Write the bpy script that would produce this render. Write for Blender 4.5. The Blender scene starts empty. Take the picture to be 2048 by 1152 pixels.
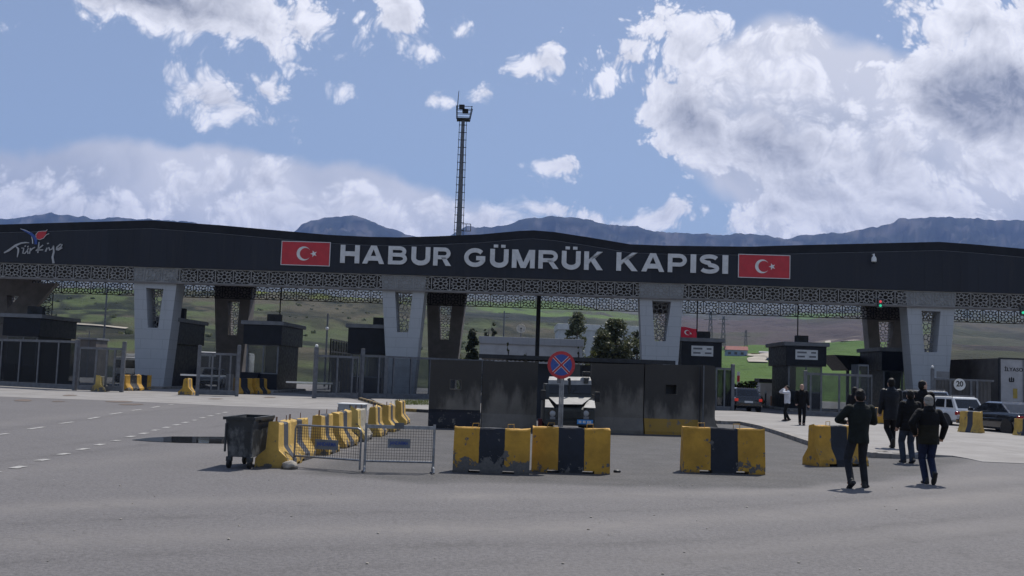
import bpy, bmesh, math, random
from mathutils import Vector, Matrix, noise as mnoise
R = math.radians
random.seed(7)
S = bpy.context.scene
COL = S.collection
# ------------------------------------------------------------------ camera
F, CX, CY, CAMH = 2048.0, 1024.0, 576.0, 1.85
ROLL = R(2.0); PITCH = math.atan(171.9/2048)
FWD = Vector((0, math.cos(PITCH), math.sin(PITCH)))
_r0 = Vector((1, 0, 0)); _u0 = Vector((0, -math.sin(PITCH), math.cos(PITCH)))
RGT = _r0*math.cos(ROLL) + _u0*math.sin(ROLL)
UPV = _u0*math.cos(ROLL) - _r0*math.sin(ROLL)
EYE = Vector((0, 0, CAMH))
def ray(px, py): return FWD*F + RGT*(px-CX) + UPV*(CY-py)
def G(px, py, z=0.0):
    d = ray(px, py); t = (z-CAMH)/d.z
    return EYE + d*t
def at(px, py, Y):
    d = ray(px, py); return EYE + d*(Y/d.y)
def hor(px): return 748.0 + math.tan(ROLL)*(px-1024)
cam = bpy.data.cameras.new('camera'); camo = bpy.data.objects.new('camera', cam); COL.objects.link(camo)
m = Matrix((RGT, UPV, -FWD)).transposed().to_4x4(); m.translation = EYE
camo.matrix_world = m
cam.sensor_width = 36; cam.lens = 36; cam.clip_end = 40000; cam.clip_start = .1
S.camera = camo
# ------------------------------------------------------------------ materials
def node(nt, t, **kw):
    n = nt.nodes.new(t)
    for k, v in kw.items():
        if k.startswith('i_'):
            n.inputs[k[2:].replace('_', ' ')].default_value = v
        elif k.startswith('n'):
            n.inputs[int(k[1:])].default_value = v
        else: setattr(n, k, v)
    return n
def newmat(name):
    m = bpy.data.materials.new(name); m.use_nodes = True
    nt = m.node_tree; b = nt.nodes['Principled BSDF']
    return m, nt, b
def c4(c): return (c[0], c[1], c[2], 1)
def math_n(nt, op, a, b=None, c=None, clamp=False):
    n = nt.nodes.new('ShaderNodeMath'); n.operation = op; n.use_clamp = clamp
    for i, v in enumerate((a, b, c)):
        if v is None: continue
        if isinstance(v, (int, float)): n.inputs[i].default_value = v
        else: nt.links.new(v, n.inputs[i])
    return n.outputs[0]
def mixc(nt, fac, a, b):
    n = nt.nodes.new('ShaderNodeMix'); n.data_type = 'RGBA'
    for i, v in ((0, fac), (6, a), (7, b)):
        if isinstance(v, (int, float)): n.inputs[i].default_value = v
        elif isinstance(v, (tuple, list)): n.inputs[i].default_value = c4(v)
        else: nt.links.new(v, n.inputs[i])
    return n.outputs[2]
def ramp(nt, v, lo, hi, a=0.0, b=1.0, smooth=True):
    n = nt.nodes.new('ShaderNodeMapRange'); n.interpolation_type = 'SMOOTHSTEP' if smooth else 'LINEAR'
    n.inputs[1].default_value = lo; n.inputs[2].default_value = hi; n.inputs[3].default_value = a; n.inputs[4].default_value = b
    nt.links.new(v, n.inputs[0]); return n.outputs[0]
def noise_n(nt, vec, scale, detail=4, rough=.55, out=0):
    n = nt.nodes.new('ShaderNodeTexNoise'); n.inputs['Scale'].default_value = scale
    n.inputs['Detail'].default_value = detail; n.inputs['Roughness'].default_value = rough
    if vec is not None: nt.links.new(vec, n.inputs['Vector'])
    return n.outputs[out]
def objvec(nt, scale=(1, 1, 1), rnd=True):
    tc = nt.nodes.new('ShaderNodeTexCoord'); v = tc.outputs['Object']
    if scale != (1, 1, 1):
        mp = nt.nodes.new('ShaderNodeMapping'); mp.inputs['Scale'].default_value = scale
        nt.links.new(v, mp.inputs['Vector']); v = mp.outputs[0]
    if rnd:
        oi = nt.nodes.new('ShaderNodeObjectInfo'); vm = nt.nodes.new('ShaderNodeVectorMath'); vm.operation = 'ADD'
        s = math_n(nt, 'MULTIPLY', oi.outputs['Random'], 40.0)
        nt.links.new(v, vm.inputs[0]); nt.links.new(s, vm.inputs[1]); v = vm.outputs[0]
    return v
def bump(nt, b, h, strength=.3, dist=.02):
    n = nt.nodes.new('ShaderNodeBump'); n.inputs['Strength'].default_value = strength; n.inputs['Distance'].default_value = dist
    nt.links.new(h, n.inputs['Height']); nt.links.new(n.outputs[0], b.inputs['Normal'])
def mat(name, c, rough=.6, var=.25, scale=3.0, metal=0.0, bmp=0.0, bscale=40.0, c2=None, spec=.5, coat=0):
    m, nt, b = newmat(name)
    v = objvec(nt)
    n = noise_n(nt, v, scale, 6, .6)
    dark = tuple(x*(1-var) for x in c) if c2 is None else c2
    lite = tuple(min(1, x*(1+var*.6)) for x in c) if c2 is None else c
    nt.links.new(mixc(nt, ramp(nt, n, .3, .7), dark, lite), b.inputs['Base Color'])
    nt.links.new(ramp(nt, noise_n(nt, v, scale*2.3, 3), .3, .7, max(.02, rough-.1), min(1, rough+.1)), b.inputs['Roughness'])
    b.inputs['Metallic'].default_value = metal; b.inputs['Specular IOR Level'].default_value = spec
    if coat: b.inputs['Coat Weight'].default_value = coat; b.inputs['Coat Roughness'].default_value = .05
    if bmp: bump(nt, b, noise_n(nt, v, bscale, 5, .6), bmp)
    return m
def emit_mat(name, c, st):
    m, nt, b = newmat(name); b.inputs['Base Color'].default_value = c4(c)
    b.inputs['Emission Color'].default_value = c4(c); b.inputs['Emission Strength'].default_value = st
    return m
def glass_mat(name, tint, alpha, rough=.08, spec=.5):
    """pane that is partly see-through: tinted transparent + glossy sheet"""
    m, nt, b = newmat(name)
    b.inputs['Base Color'].default_value = c4(tint); b.inputs['Roughness'].default_value = rough; b.inputs['Specular IOR Level'].default_value = spec
    t = nt.nodes.new('ShaderNodeBsdfTransparent'); t.inputs[0].default_value = (.85, .88, .9, 1)
    mx = nt.nodes.new('ShaderNodeMixShader')
    f = ramp(nt, noise_n(nt, objvec(nt), 1.3, 4), .3, .7, alpha*.8, min(1, alpha*1.2))
    nt.links.new(f, mx.inputs[0]); nt.links.new(t.outputs[0], mx.inputs[1]); nt.links.new(b.outputs[0], mx.inputs[2])
    nt.links.new(mx.outputs[0], nt.nodes['Material Output'].inputs[0]); return m
M = {}
M['fascia'] = mat('dark_cladding', (.019, .022, .032), .5, .18, .5, bmp=.05, bscale=3, spec=.22)
M['fascia_roof'] = mat('dark_roof_sheet', (.018, .019, .024), .6, .2, 1, spec=.2)
M['soffit'] = mat('soffit', (.016, .016, .018), .8, spec=.2)
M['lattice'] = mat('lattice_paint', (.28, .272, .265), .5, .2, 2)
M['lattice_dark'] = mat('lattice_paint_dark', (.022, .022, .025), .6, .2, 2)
M['brown'] = mat('brown_cladding', (.20, .184, .178), .6, .2, 1.2, spec=.3)
M['booth'] = mat('booth_navy', (.011, .013, .020), .4, .25, 2, spec=.22)
M['booth_trim'] = mat('booth_trim', (.16, .165, .18), .5, .2, 2)
M['steel'] = mat('grey_steel', (.135, .14, .155), .5, .25, 4, metal=.2)
M['galv'] = mat('galvanised', (.25, .26, .28), .42, .3, 9, metal=.5)
M['darksteel'] = mat('dark_steel', (.03, .032, .037), .55, .3, 4, spec=.3)
M['letter'] = mat('letter_metal', (.60, .60, .61), .4, .12, 3, metal=.1)
M['logo'] = mat('logo_grey', (.40, .40, .41), .45, .15, 3)
M['white'] = mat('white_paint', (.72, .72, .71), .45, .12, 3)
M['white_wall'] = mat('white_wall', (.50, .51, .53), .6, .12, 1.2)
M['red'] = mat('flag_red', (.50, .022, .035), .45, .12, 2)
M['sign_blue'] = mat('sign_blue', (.022, .065, .30), .35, .12, 4)
M['sign_red'] = mat('sign_red', (.45, .02, .03), .35, .12, 4)
M['black'] = mat('black_rubber', (.018, .018, .019), .7, .3, 8)
M['blackpaint'] = mat('black_paint', (.012, .013, .016), .25, .2, 3, coat=.5)
M['glass_dark'] = mat('dark_glass', (.015, .018, .022), .06, .2, 2)
M['glass_gate'] = glass_mat('gate_pane', (.06, .066, .077), .30, .08, .3)
M['glass_booth'] = glass_mat('booth_pane', (.05, .06, .062), .45, .03)
M['tail_on'] = emit_mat('brake_light', (1, .06, .03), .14)
M['tail'] = mat('tail_light', (.30, .01, .012), .2, .1, 4)
M['plate_blue'] = mat('plate_blue', (.03, .22, .55), .4, .1, 4)
M['plate_white'] = mat('plate_white', (.7, .7, .7), .4, .1, 4)
M['chrome'] = mat('chrome', (.6, .6, .62), .15, .1, 4, metal=1)
M['lamp'] = mat('lamp_glass', (.34, .35, .37), .15, .1, 4)
M['rust'] = mat('rusty_bar', (.16, .07, .035), .8, .4, 8)
M['rock'] = mat('stone', (.34, .31, .27), .85, .4, 6, bmp=.5, bscale=12)
M['skin'] = mat('skin', (.42, .25, .18), .5, .12, 12)
M['container'] = mat('container_brown', (.11, .095, .085), .6, .3, .8)
M['shed'] = mat('shed_grey', (.032, .036, .045), .6, .25, .8, spec=.25)
M['corr'] = mat('corrugated_grey', (.085, .08, .08), .5, .25, .9, metal=.2)

def fascia_mat():
    m, nt, b = newmat('dark_cladding_sheet'); tc = nt.nodes.new('ShaderNodeTexCoord'); v = tc.outputs['Object']
    mp = nt.nodes.new('ShaderNodeMapping'); mp.inputs['Scale'].default_value = (1.6, 1, .12); nt.links.new(v, mp.inputs[0])
    st = noise_n(nt, mp.outputs[0], 1.1, 7, .65); big = noise_n(nt, v, .16, 4, .5)
    sx = nt.nodes.new('ShaderNodeSeparateXYZ'); nt.links.new(v, sx.inputs[0])
    pan = nt.nodes.new('ShaderNodeTexWhiteNoise'); pan.noise_dimensions = '1D'; nt.links.new(math_n(nt, 'FLOOR', math_n(nt, 'DIVIDE', sx.outputs[0], 2.36)), pan.inputs['W'])
    col = mixc(nt, pan.outputs[0], (.016, .0185, .027), (.022, .025, .036))
    col = mixc(nt, ramp(nt, st, .48, .74, 0, .6), col, (.045, .045, .050)); col = mixc(nt, ramp(nt, big, .35, .65, 0, .35), col, (.030, .031, .038))
    nt.links.new(col, b.inputs['Base Color']); nt.links.new(ramp(nt, st, .4, .7, .42, .62), b.inputs['Roughness']); b.inputs['Specular IOR Level'].default_value = .25
    bump(nt, b, noise_n(nt, v, .9, 3), .12, .05); return m
M['fascia'] = fascia_mat()
def clad_mat():
    m, nt, b = newmat('pale_cladding_panels')
    tc = nt.nodes.new('ShaderNodeTexCoord'); sep = nt.nodes.new('ShaderNodeSeparateXYZ'); cb = nt.nodes.new('ShaderNodeCombineXYZ')
    nt.links.new(tc.outputs['Object'], sep.inputs[0])
    nt.links.new(math_n(nt, 'ADD', sep.outputs[0], sep.outputs[1]), cb.inputs[0]); nt.links.new(sep.outputs[2], cb.inputs[1])
    br = nt.nodes.new('ShaderNodeTexBrick'); br.offset = .5
    nt.links.new(cb.outputs[0], br.inputs['Vector'])
    br.inputs['Scale'].default_value = 1.0; br.inputs['Brick Width'].default_value = 1.55; br.inputs['Row Height'].default_value = .68
    br.inputs['Mortar Size'].default_value = .014; br.inputs['Mortar Smooth'].default_value = .1
    br.inputs['Color1'].default_value = (.40, .412, .435, 1); br.inputs['Color2'].default_value = (.41, .425, .45, 1); br.inputs['Mortar'].default_value = (.28, .29, .31, 1)
    n = noise_n(nt, tc.outputs['Object'], 1.2, 6, .65)
    st = noise_n(nt, objvec(nt, (2.5, 2.5, .18), False), 1.6, 5, .6)
    col = mixc(nt, ramp(nt, n, .3, .75, 0, .22), br.outputs[0], (.30, .31, .33))
    col = mixc(nt, ramp(nt, st, .52, .8, 0, .3), col, (.25, .25, .26))
    nt.links.new(col, b.inputs['Base Color']); b.inputs['Roughness'].default_value = .5
    bump(nt, b, br.outputs['Fac'], -.3, .01)
    return m
M['clad'] = clad_mat()
def barrier_mat(name, yellow, dark, worn=.5, edges=(-.25, .25), swap=False):
    """striped painted concrete: stripes by length, flaked paint, grime"""
    m, nt, b = newmat(name)
    tc = nt.nodes.new('ShaderNodeTexCoord'); v0 = tc.outputs['Object']; v = objvec(nt)
    sep = nt.nodes.new('ShaderNodeSeparateXYZ'); nt.links.new(v0, sep.inputs[0])
    x = math_n(nt, 'ADD', sep.outputs[0], math_n(nt, 'MULTIPLY', math_n(nt, 'SUBTRACT', noise_n(nt, v, 9, 3), .5), .022))
    s = math_n(nt, 'MULTIPLY', ramp(nt, x, edges[0]-.004, edges[0]+.004), ramp(nt, x, edges[1]-.004, edges[1]+.004, 1, 0))
    tone = noise_n(nt, v, 2.2, 6, .65)
    ye = mixc(nt, ramp(nt, tone, .3, .72), tuple(k*.62 for k in yellow), yellow)
    dk = mixc(nt, ramp(nt, tone, .3, .7), tuple(k*.7 for k in dark), tuple(k*1.3 for k in dark))
    col = mixc(nt, s, ye, dk)
    # flaked paint: more near the foot
    fl = noise_n(nt, v, 5.0, 10, .68)
    low = ramp(nt, sep.outputs[2], .0, .42, .085*worn*2, 0)
    flk = ramp(nt, math_n(nt, 'ADD', fl, low), .66-.05*worn, .675-.05*worn)
    col = mixc(nt, flk, col, mixc(nt, noise_n(nt, v, 20, 4), (.05, .05, .055), (.16, .15, .14)))
    gr = noise_n(nt, v, 28, 6, .7)
    col = mixc(nt, ramp(nt, gr, .60, .78, 0, .35), col, (.07, .06, .05))
    foot = ramp(nt, math_n(nt, 'ADD', sep.outputs[2], math_n(nt, 'MULTIPLY', noise_n(nt, v, 6, 5), .1)), .03, .12, .5, 0)
    col = mixc(nt, foot, col, (.055, .05, .045))
    nt.links.new(col, b.inputs['Base Color']); b.inputs['Roughness'].default_value = .75
    h = math_n(nt, 'SUBTRACT', noise_n(nt, v, 16, 8, .65), math_n(nt, 'MULTIPLY', flk, .35))
    bump(nt, b, h, .5, .02)
    return m
YEL = (.57, .31, .036); NAVY = (.012, .015, .024)
M['barrier'] = barrier_mat('striped_barrier_paint', YEL, NAVY, .6)
M['barrier_worn'] = barrier_mat('flaking_barrier_paint', YEL, NAVY, 1.35)
M['barrier_row'] = barrier_mat('row_barrier_paint', (.58, .37, .085), (.035, .04, .055), .6, (-.20, .16))
M['barrier_stub'] = barrier_mat('stub_barrier_paint', (.55, .33, .05), (.12, .12, .13), .7, (-.14, .14))
M['barrier_bare'] = barrier_mat('bare_barrier', (.40, .36, .29), (.42, .30, .09), 1.0, (-.9, -.2))

def concrete_mat(name, base, band=None, bandz=.42):
    m, nt, b = newmat(name)
    tc = nt.nodes.new('ShaderNodeTexCoord'); sep = nt.nodes.new('ShaderNodeSeparateXYZ'); nt.links.new(tc.outputs['Object'], sep.inputs[0])
    v = objvec(nt)
    n = noise_n(nt, v, 2.5, 8, .65)
    col = mixc(nt, ramp(nt, n, .3, .7), tuple(k*.78 for k in base), base)
    # black weather streaks running down from the top
    st = noise_n(nt, objvec(nt, (1.5, 1.5, .42)), 1.3, 7, .58)
    top = ramp(nt, sep.outputs[2], .5, 2.2, 0, .42, False)
    k = ramp(nt, math_n(nt, 'ADD', st, top), .50, .74)
    col = mixc(nt, math_n(nt, 'MULTIPLY', k, .88), col, (.034, .031, .029))
    holes = nt.nodes.new('ShaderNodeTexVoronoi'); holes.inputs['Scale'].default_value = 7; nt.links.new(v, holes.inputs['Vector'])
    col = mixc(nt, ramp(nt, holes.outputs['Distance'], .05, .09, .6, 0), col, (.05, .05, .05))
    if band:
        e = math_n(nt, 'ADD', sep.outputs[2], math_n(nt, 'MULTIPLY', noise_n(nt, v, 3, 4), .015))
        f = ramp(nt, e, bandz-.004, bandz+.004, .92, 0)
        f2 = math_n(nt, 'MULTIPLY', f, ramp(nt, noise_n(nt, v, 5, 8, .7), .36, .44))
        col = mixc(nt, f2, col, mixc(nt, n, tuple(k*.7 for k in band), band))
    nt.links.new(col, b.inputs['Base Color']); b.inputs['Roughness'].default_value = .85
    bump(nt, b, noise_n(nt, v, 14, 8, .65), .35, .02)
    return m
M['conc'] = concrete_mat('weathered_concrete', (.20, .18, .155))
M['conc_navy'] = concrete_mat('weathered_concrete_navy_foot', (.20, .18, .155), (.008, .010, .020), .62)
M['conc_yellow'] = concrete_mat('weathered_concrete_yellow_foot', (.20, .18, .155), (.40, .235, .035), .53)

def asphalt_mat(name, base, patch=1.0):
    m, nt, b = newmat(name)
    tc = nt.nodes.new('ShaderNodeTexCoord'); v = tc.outputs['Object']
    fine = noise_n(nt, v, 55, 8, .75); mid = noise_n(nt, v, 4, 8, .65)
    big = noise_n(nt, v, .22, 6, .6)
    # wheel-polished streaks sweeping across the yard
    mp = nt.nodes.new('ShaderNodeMapping'); mp.inputs['Rotation'].default_value = (0, 0, R(-52)); mp.inputs['Scale'].default_value = (.06, .7, 1)
    nt.links.new(v, mp.inputs[0]); tr = noise_n(nt, mp.outputs[0], 1.2, 7, .6)
    col = mixc(nt, ramp(nt, big, .3, .7), tuple(k*.86 for k in base), tuple(k*1.1 for k in base))
    col = mixc(nt, ramp(nt, tr, .42, .75, 0, .16), col, tuple(k*1.30 for k in base))
    g2 = noise_n(nt, v, 17, 5, .8); g3 = noise_n(nt, v, 1.7, 7, .72)
    col = mixc(nt, ramp(nt, g3, .44, .62, 0, .42), col, tuple(k*.72 for k in base))
    col = mixc(nt, ramp(nt, g2, .50, .58, 0, .60), col, tuple(k*.42 for k in base))
    col = mixc(nt, ramp(nt, g2, .50, .42, 0, .50), col, tuple(k*1.75 for k in base))
    col = mixc(nt, ramp(nt, mid, .35, .7, 0, .35), col, tuple(k*.74 for k in base))
    sp = ramp(nt, fine, .34, .68)
    col = mixc(nt, math_n(nt, 'MULTIPLY', sp, .6), col, tuple(k*1.6 for k in base))
    vo = nt.nodes.new('ShaderNodeTexVoronoi'); vo.inputs['Scale'].default_value = 38; nt.links.new(v, vo.inputs['Vector'])
    col = mixc(nt, ramp(nt, vo.outputs['Distance'], .08, .2, .45, 0), col, (.05, .047, .045))
    at_ = nt.nodes.new('ShaderNodeAttribute'); at_.attribute_name = 'wear'; sp_ = nt.nodes.new('ShaderNodeSeparateColor'); nt.links.new(at_.outputs[0], sp_.inputs[0])
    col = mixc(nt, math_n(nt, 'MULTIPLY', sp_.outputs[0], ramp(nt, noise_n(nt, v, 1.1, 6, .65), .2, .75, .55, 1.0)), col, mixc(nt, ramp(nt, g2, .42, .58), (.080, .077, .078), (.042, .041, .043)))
    col = mixc(nt, math_n(nt, 'MULTIPLY', sp_.outputs[1], ramp(nt, mid, .3, .7, .4, 1.0)), col, (.20, .186, .178))
    col = mixc(nt, math_n(nt, 'MULTIPLY', sp_.outputs[2], ramp(nt, mid, .35, .7, .3, 1.0)), col, (.062, .058, .058))
    cr = nt.nodes.new('ShaderNodeTexVoronoi'); cr.feature = 'DISTANCE_TO_EDGE'; cr.inputs['Scale'].default_value = .35
    wv = nt.nodes.new('ShaderNodeVectorMath'); wv.operation = 'ADD'; nt.links.new(v, wv.inputs[0])
    nn = nt.nodes.new('ShaderNodeTexNoise'); nn.inputs['Scale'].default_value = 1.5; nn.inputs['Detail'].default_value = 6; nt.links.new(v, nn.inputs['Vector']); nt.links.new(nn.outputs[1], wv.inputs[1])
    nt.links.new(wv.outputs[0], cr.inputs['Vector'])
    col = mixc(nt, ramp(nt, cr.outputs['Distance'], .002, .006, .22*patch, 0), col, (.045, .043, .042))
    oil = noise_n(nt, v, .8, 5, .55)
    col = mixc(nt, ramp(nt, oil, .66, .76, 0, .4), col, (.06, .056, .055))
    nt.links.new(col, b.inputs['Base Color'])
    b.inputs['Roughness'].default_value = .85; b.inputs['Specular IOR Level'].default_value = .35
    bump(nt, b, math_n(nt, 'ADD', fine, math_n(nt, 'MULTIPLY', vo.outputs['Distance'], .5)), .55, .012)
    return m
M['asphalt'] = asphalt_mat('asphalt', (.116, .110, .112))
def slab_mat():
    m, nt, b = newmat('concrete_apron')
    tc = nt.nodes.new('ShaderNodeTexCoord'); v = tc.outputs['Object']
    n = noise_n(nt, v, .6, 8, .65); f = noise_n(nt, v, 30, 5, .7)
    col = mixc(nt, ramp(nt, n, .3, .7), (.20, .188, .18), (.275, .262, .253))
    col = mixc(nt, ramp(nt, f, .5, .75, 0, .35), col, (.2, .185, .17))
    st = noise_n(nt, v, .35, 6, .7)
    col = mixc(nt, ramp(nt, st, .6, .72, 0, .5), col, (.20, .17, .15))
    br = nt.nodes.new('ShaderNodeTexBrick'); br.offset = 0; nt.links.new(v, br.inputs['Vector'])
    br.inputs['Scale'].default_value = 1; br.inputs['Brick Width'].default_value = 5; br.inputs['Row Height'].default_value = 5; br.inputs['Mortar Size'].default_value = .03
    col = mixc(nt, math_n(nt, 'MULTIPLY', br.outputs['Fac'], .5), col, (.12, .11, .1))
    nt.links.new(col, b.inputs['Base Color']); b.inputs['Roughness'].default_value = .85
    bump(nt, b, f, .25, .01); return m
M['slab'] = slab_mat()
M['kerb'] = mat('kerb_stone', (.26, .24, .22), .85, .4, 3, bmp=.4, bscale=15)
def paint_mat():
    m, nt, b = newmat('worn_road_paint'); v = objvec(nt, rnd=False)
    n = noise_n(nt, v, 9, 8, .7)
    nt.links.new(mixc(nt, ramp(nt, n, .36, .52), (.15, .14, .14), (.38, .37, .355)), b.inputs['Base Color']); b.inputs['Roughness'].default_value = .8
    return m
M['roadpaint'] = paint_mat()
def water_mat():
    m, nt, b = newmat('puddle_water'); b.inputs['Base Color'].default_value = (.012, .013, .015, 1); b.inputs['Roughness'].default_value = .03
    b.inputs['IOR'].default_value = 1.33
    bump(nt, b, noise_n(nt, objvec(nt, rnd=False), 2.2, 3), .02, .02); return m
M['water'] = water_mat()
def scuffed(name, base, scuff, amt=.5, rough=.5, metal=.2):
    m, nt, b = newmat(name); v = objvec(nt)
    n = noise_n(nt, objvec(nt, (1, 1, .6)), 3.2, 9, .68); n2 = noise_n(nt, v, 11, 6, .7)
    col = mixc(nt, ramp(nt, n, .50, .68, 0, amt), base, scuff)
    col = mixc(nt, ramp(nt, n2, .60, .7, 0, amt), col, tuple(k*.5 for k in base))
    nt.links.new(col, b.inputs['Base Color']); nt.links.new(ramp(nt, n, .3, .7, rough-.12, rough+.2), b.inputs['Roughness'])
    b.inputs['Metallic'].default_value = metal; bump(nt, b, n, .35, .03); return m
M['bin'] = scuffed('dented_dark_metal', (.036, .040, .045), (.21, .215, .22), .75)
M['bin_rim'] = scuffed('dark_bin_rim', (.022, .025, .028), (.10, .105, .11), .4)
M['cabinet'] = scuffed('weathered_grey_metal', (.34, .35, .36), (.17, .165, .16), .6)
def foliage_mat(name, a, b_, trans=.25):
    m, nt, b = newmat(name)
    n = noise_n(nt, objvec(nt), 1.4, 4, .6); g = nt.nodes.new('ShaderNodeNewGeometry')
    f = math_n(nt, 'ADD', math_n(nt, 'MULTIPLY', n, .6), math_n(nt, 'MULTIPLY', g.outputs['Random Per Island'], .5))
    col = mixc(nt, ramp(nt, f, .25, .8), a, b_)
    nt.links.new(col, b.inputs['Base Color']); b.inputs['Roughness'].default_value = .6
    tr = nt.nodes.new('ShaderNodeBsdfTranslucent'); nt.links.new(col, tr.inputs[0])
    mx = nt.nodes.new('ShaderNodeMixShader'); mx.inputs[0].default_value = trans
    nt.links.new(b.outputs[0], mx.inputs[1]); nt.links.new(tr.outputs[0], mx.inputs[2]); nt.links.new(mx.outputs[0], nt.nodes['Material Output'].inputs[0])
    return m
M['leaf_dark'] = foliage_mat('dark_foliage', (.024, .036, .02), (.06, .075, .04), .2)
M['leaf_mid'] = foliage_mat('mid_foliage', (.05, .065, .032), (.15, .16, .085))
M['leaf_bright'] = foliage_mat('bright_foliage', (.05, .065, .015), (.14, .15, .035), .35)
M['grass'] = foliage_mat('grass_blades', (.06, .085, .018), (.14, .16, .04), .3)
M['bark'] = mat('bark', (.10, .08, .065), .85, .4, 6, bmp=.5, bscale=15)
def cloth(name, c, c2=None, rough=.8, fold=.5):
    m, nt, b = newmat(name); v = objvec(nt)
    n = noise_n(nt, v, 7, 5, .6); w = noise_n(nt, v, 130, 3)
    d = c2 or tuple(k*.6 for k in c)
    nt.links.new(mixc(nt, ramp(nt, n, .3, .7), d, c), b.inputs['Base Color']); b.inputs['Roughness'].default_value = rough
    b.inputs['Specular IOR Level'].default_value = .25
    mp = objvec(nt, (1.2, 1.2, 2.4)); f = noise_n(nt, mp, 6.5, 4, .55)
    bump(nt, b, math_n(nt, 'ADD', f, math_n(nt, 'MULTIPLY', w, .06)), fold, .06); return m
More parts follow.
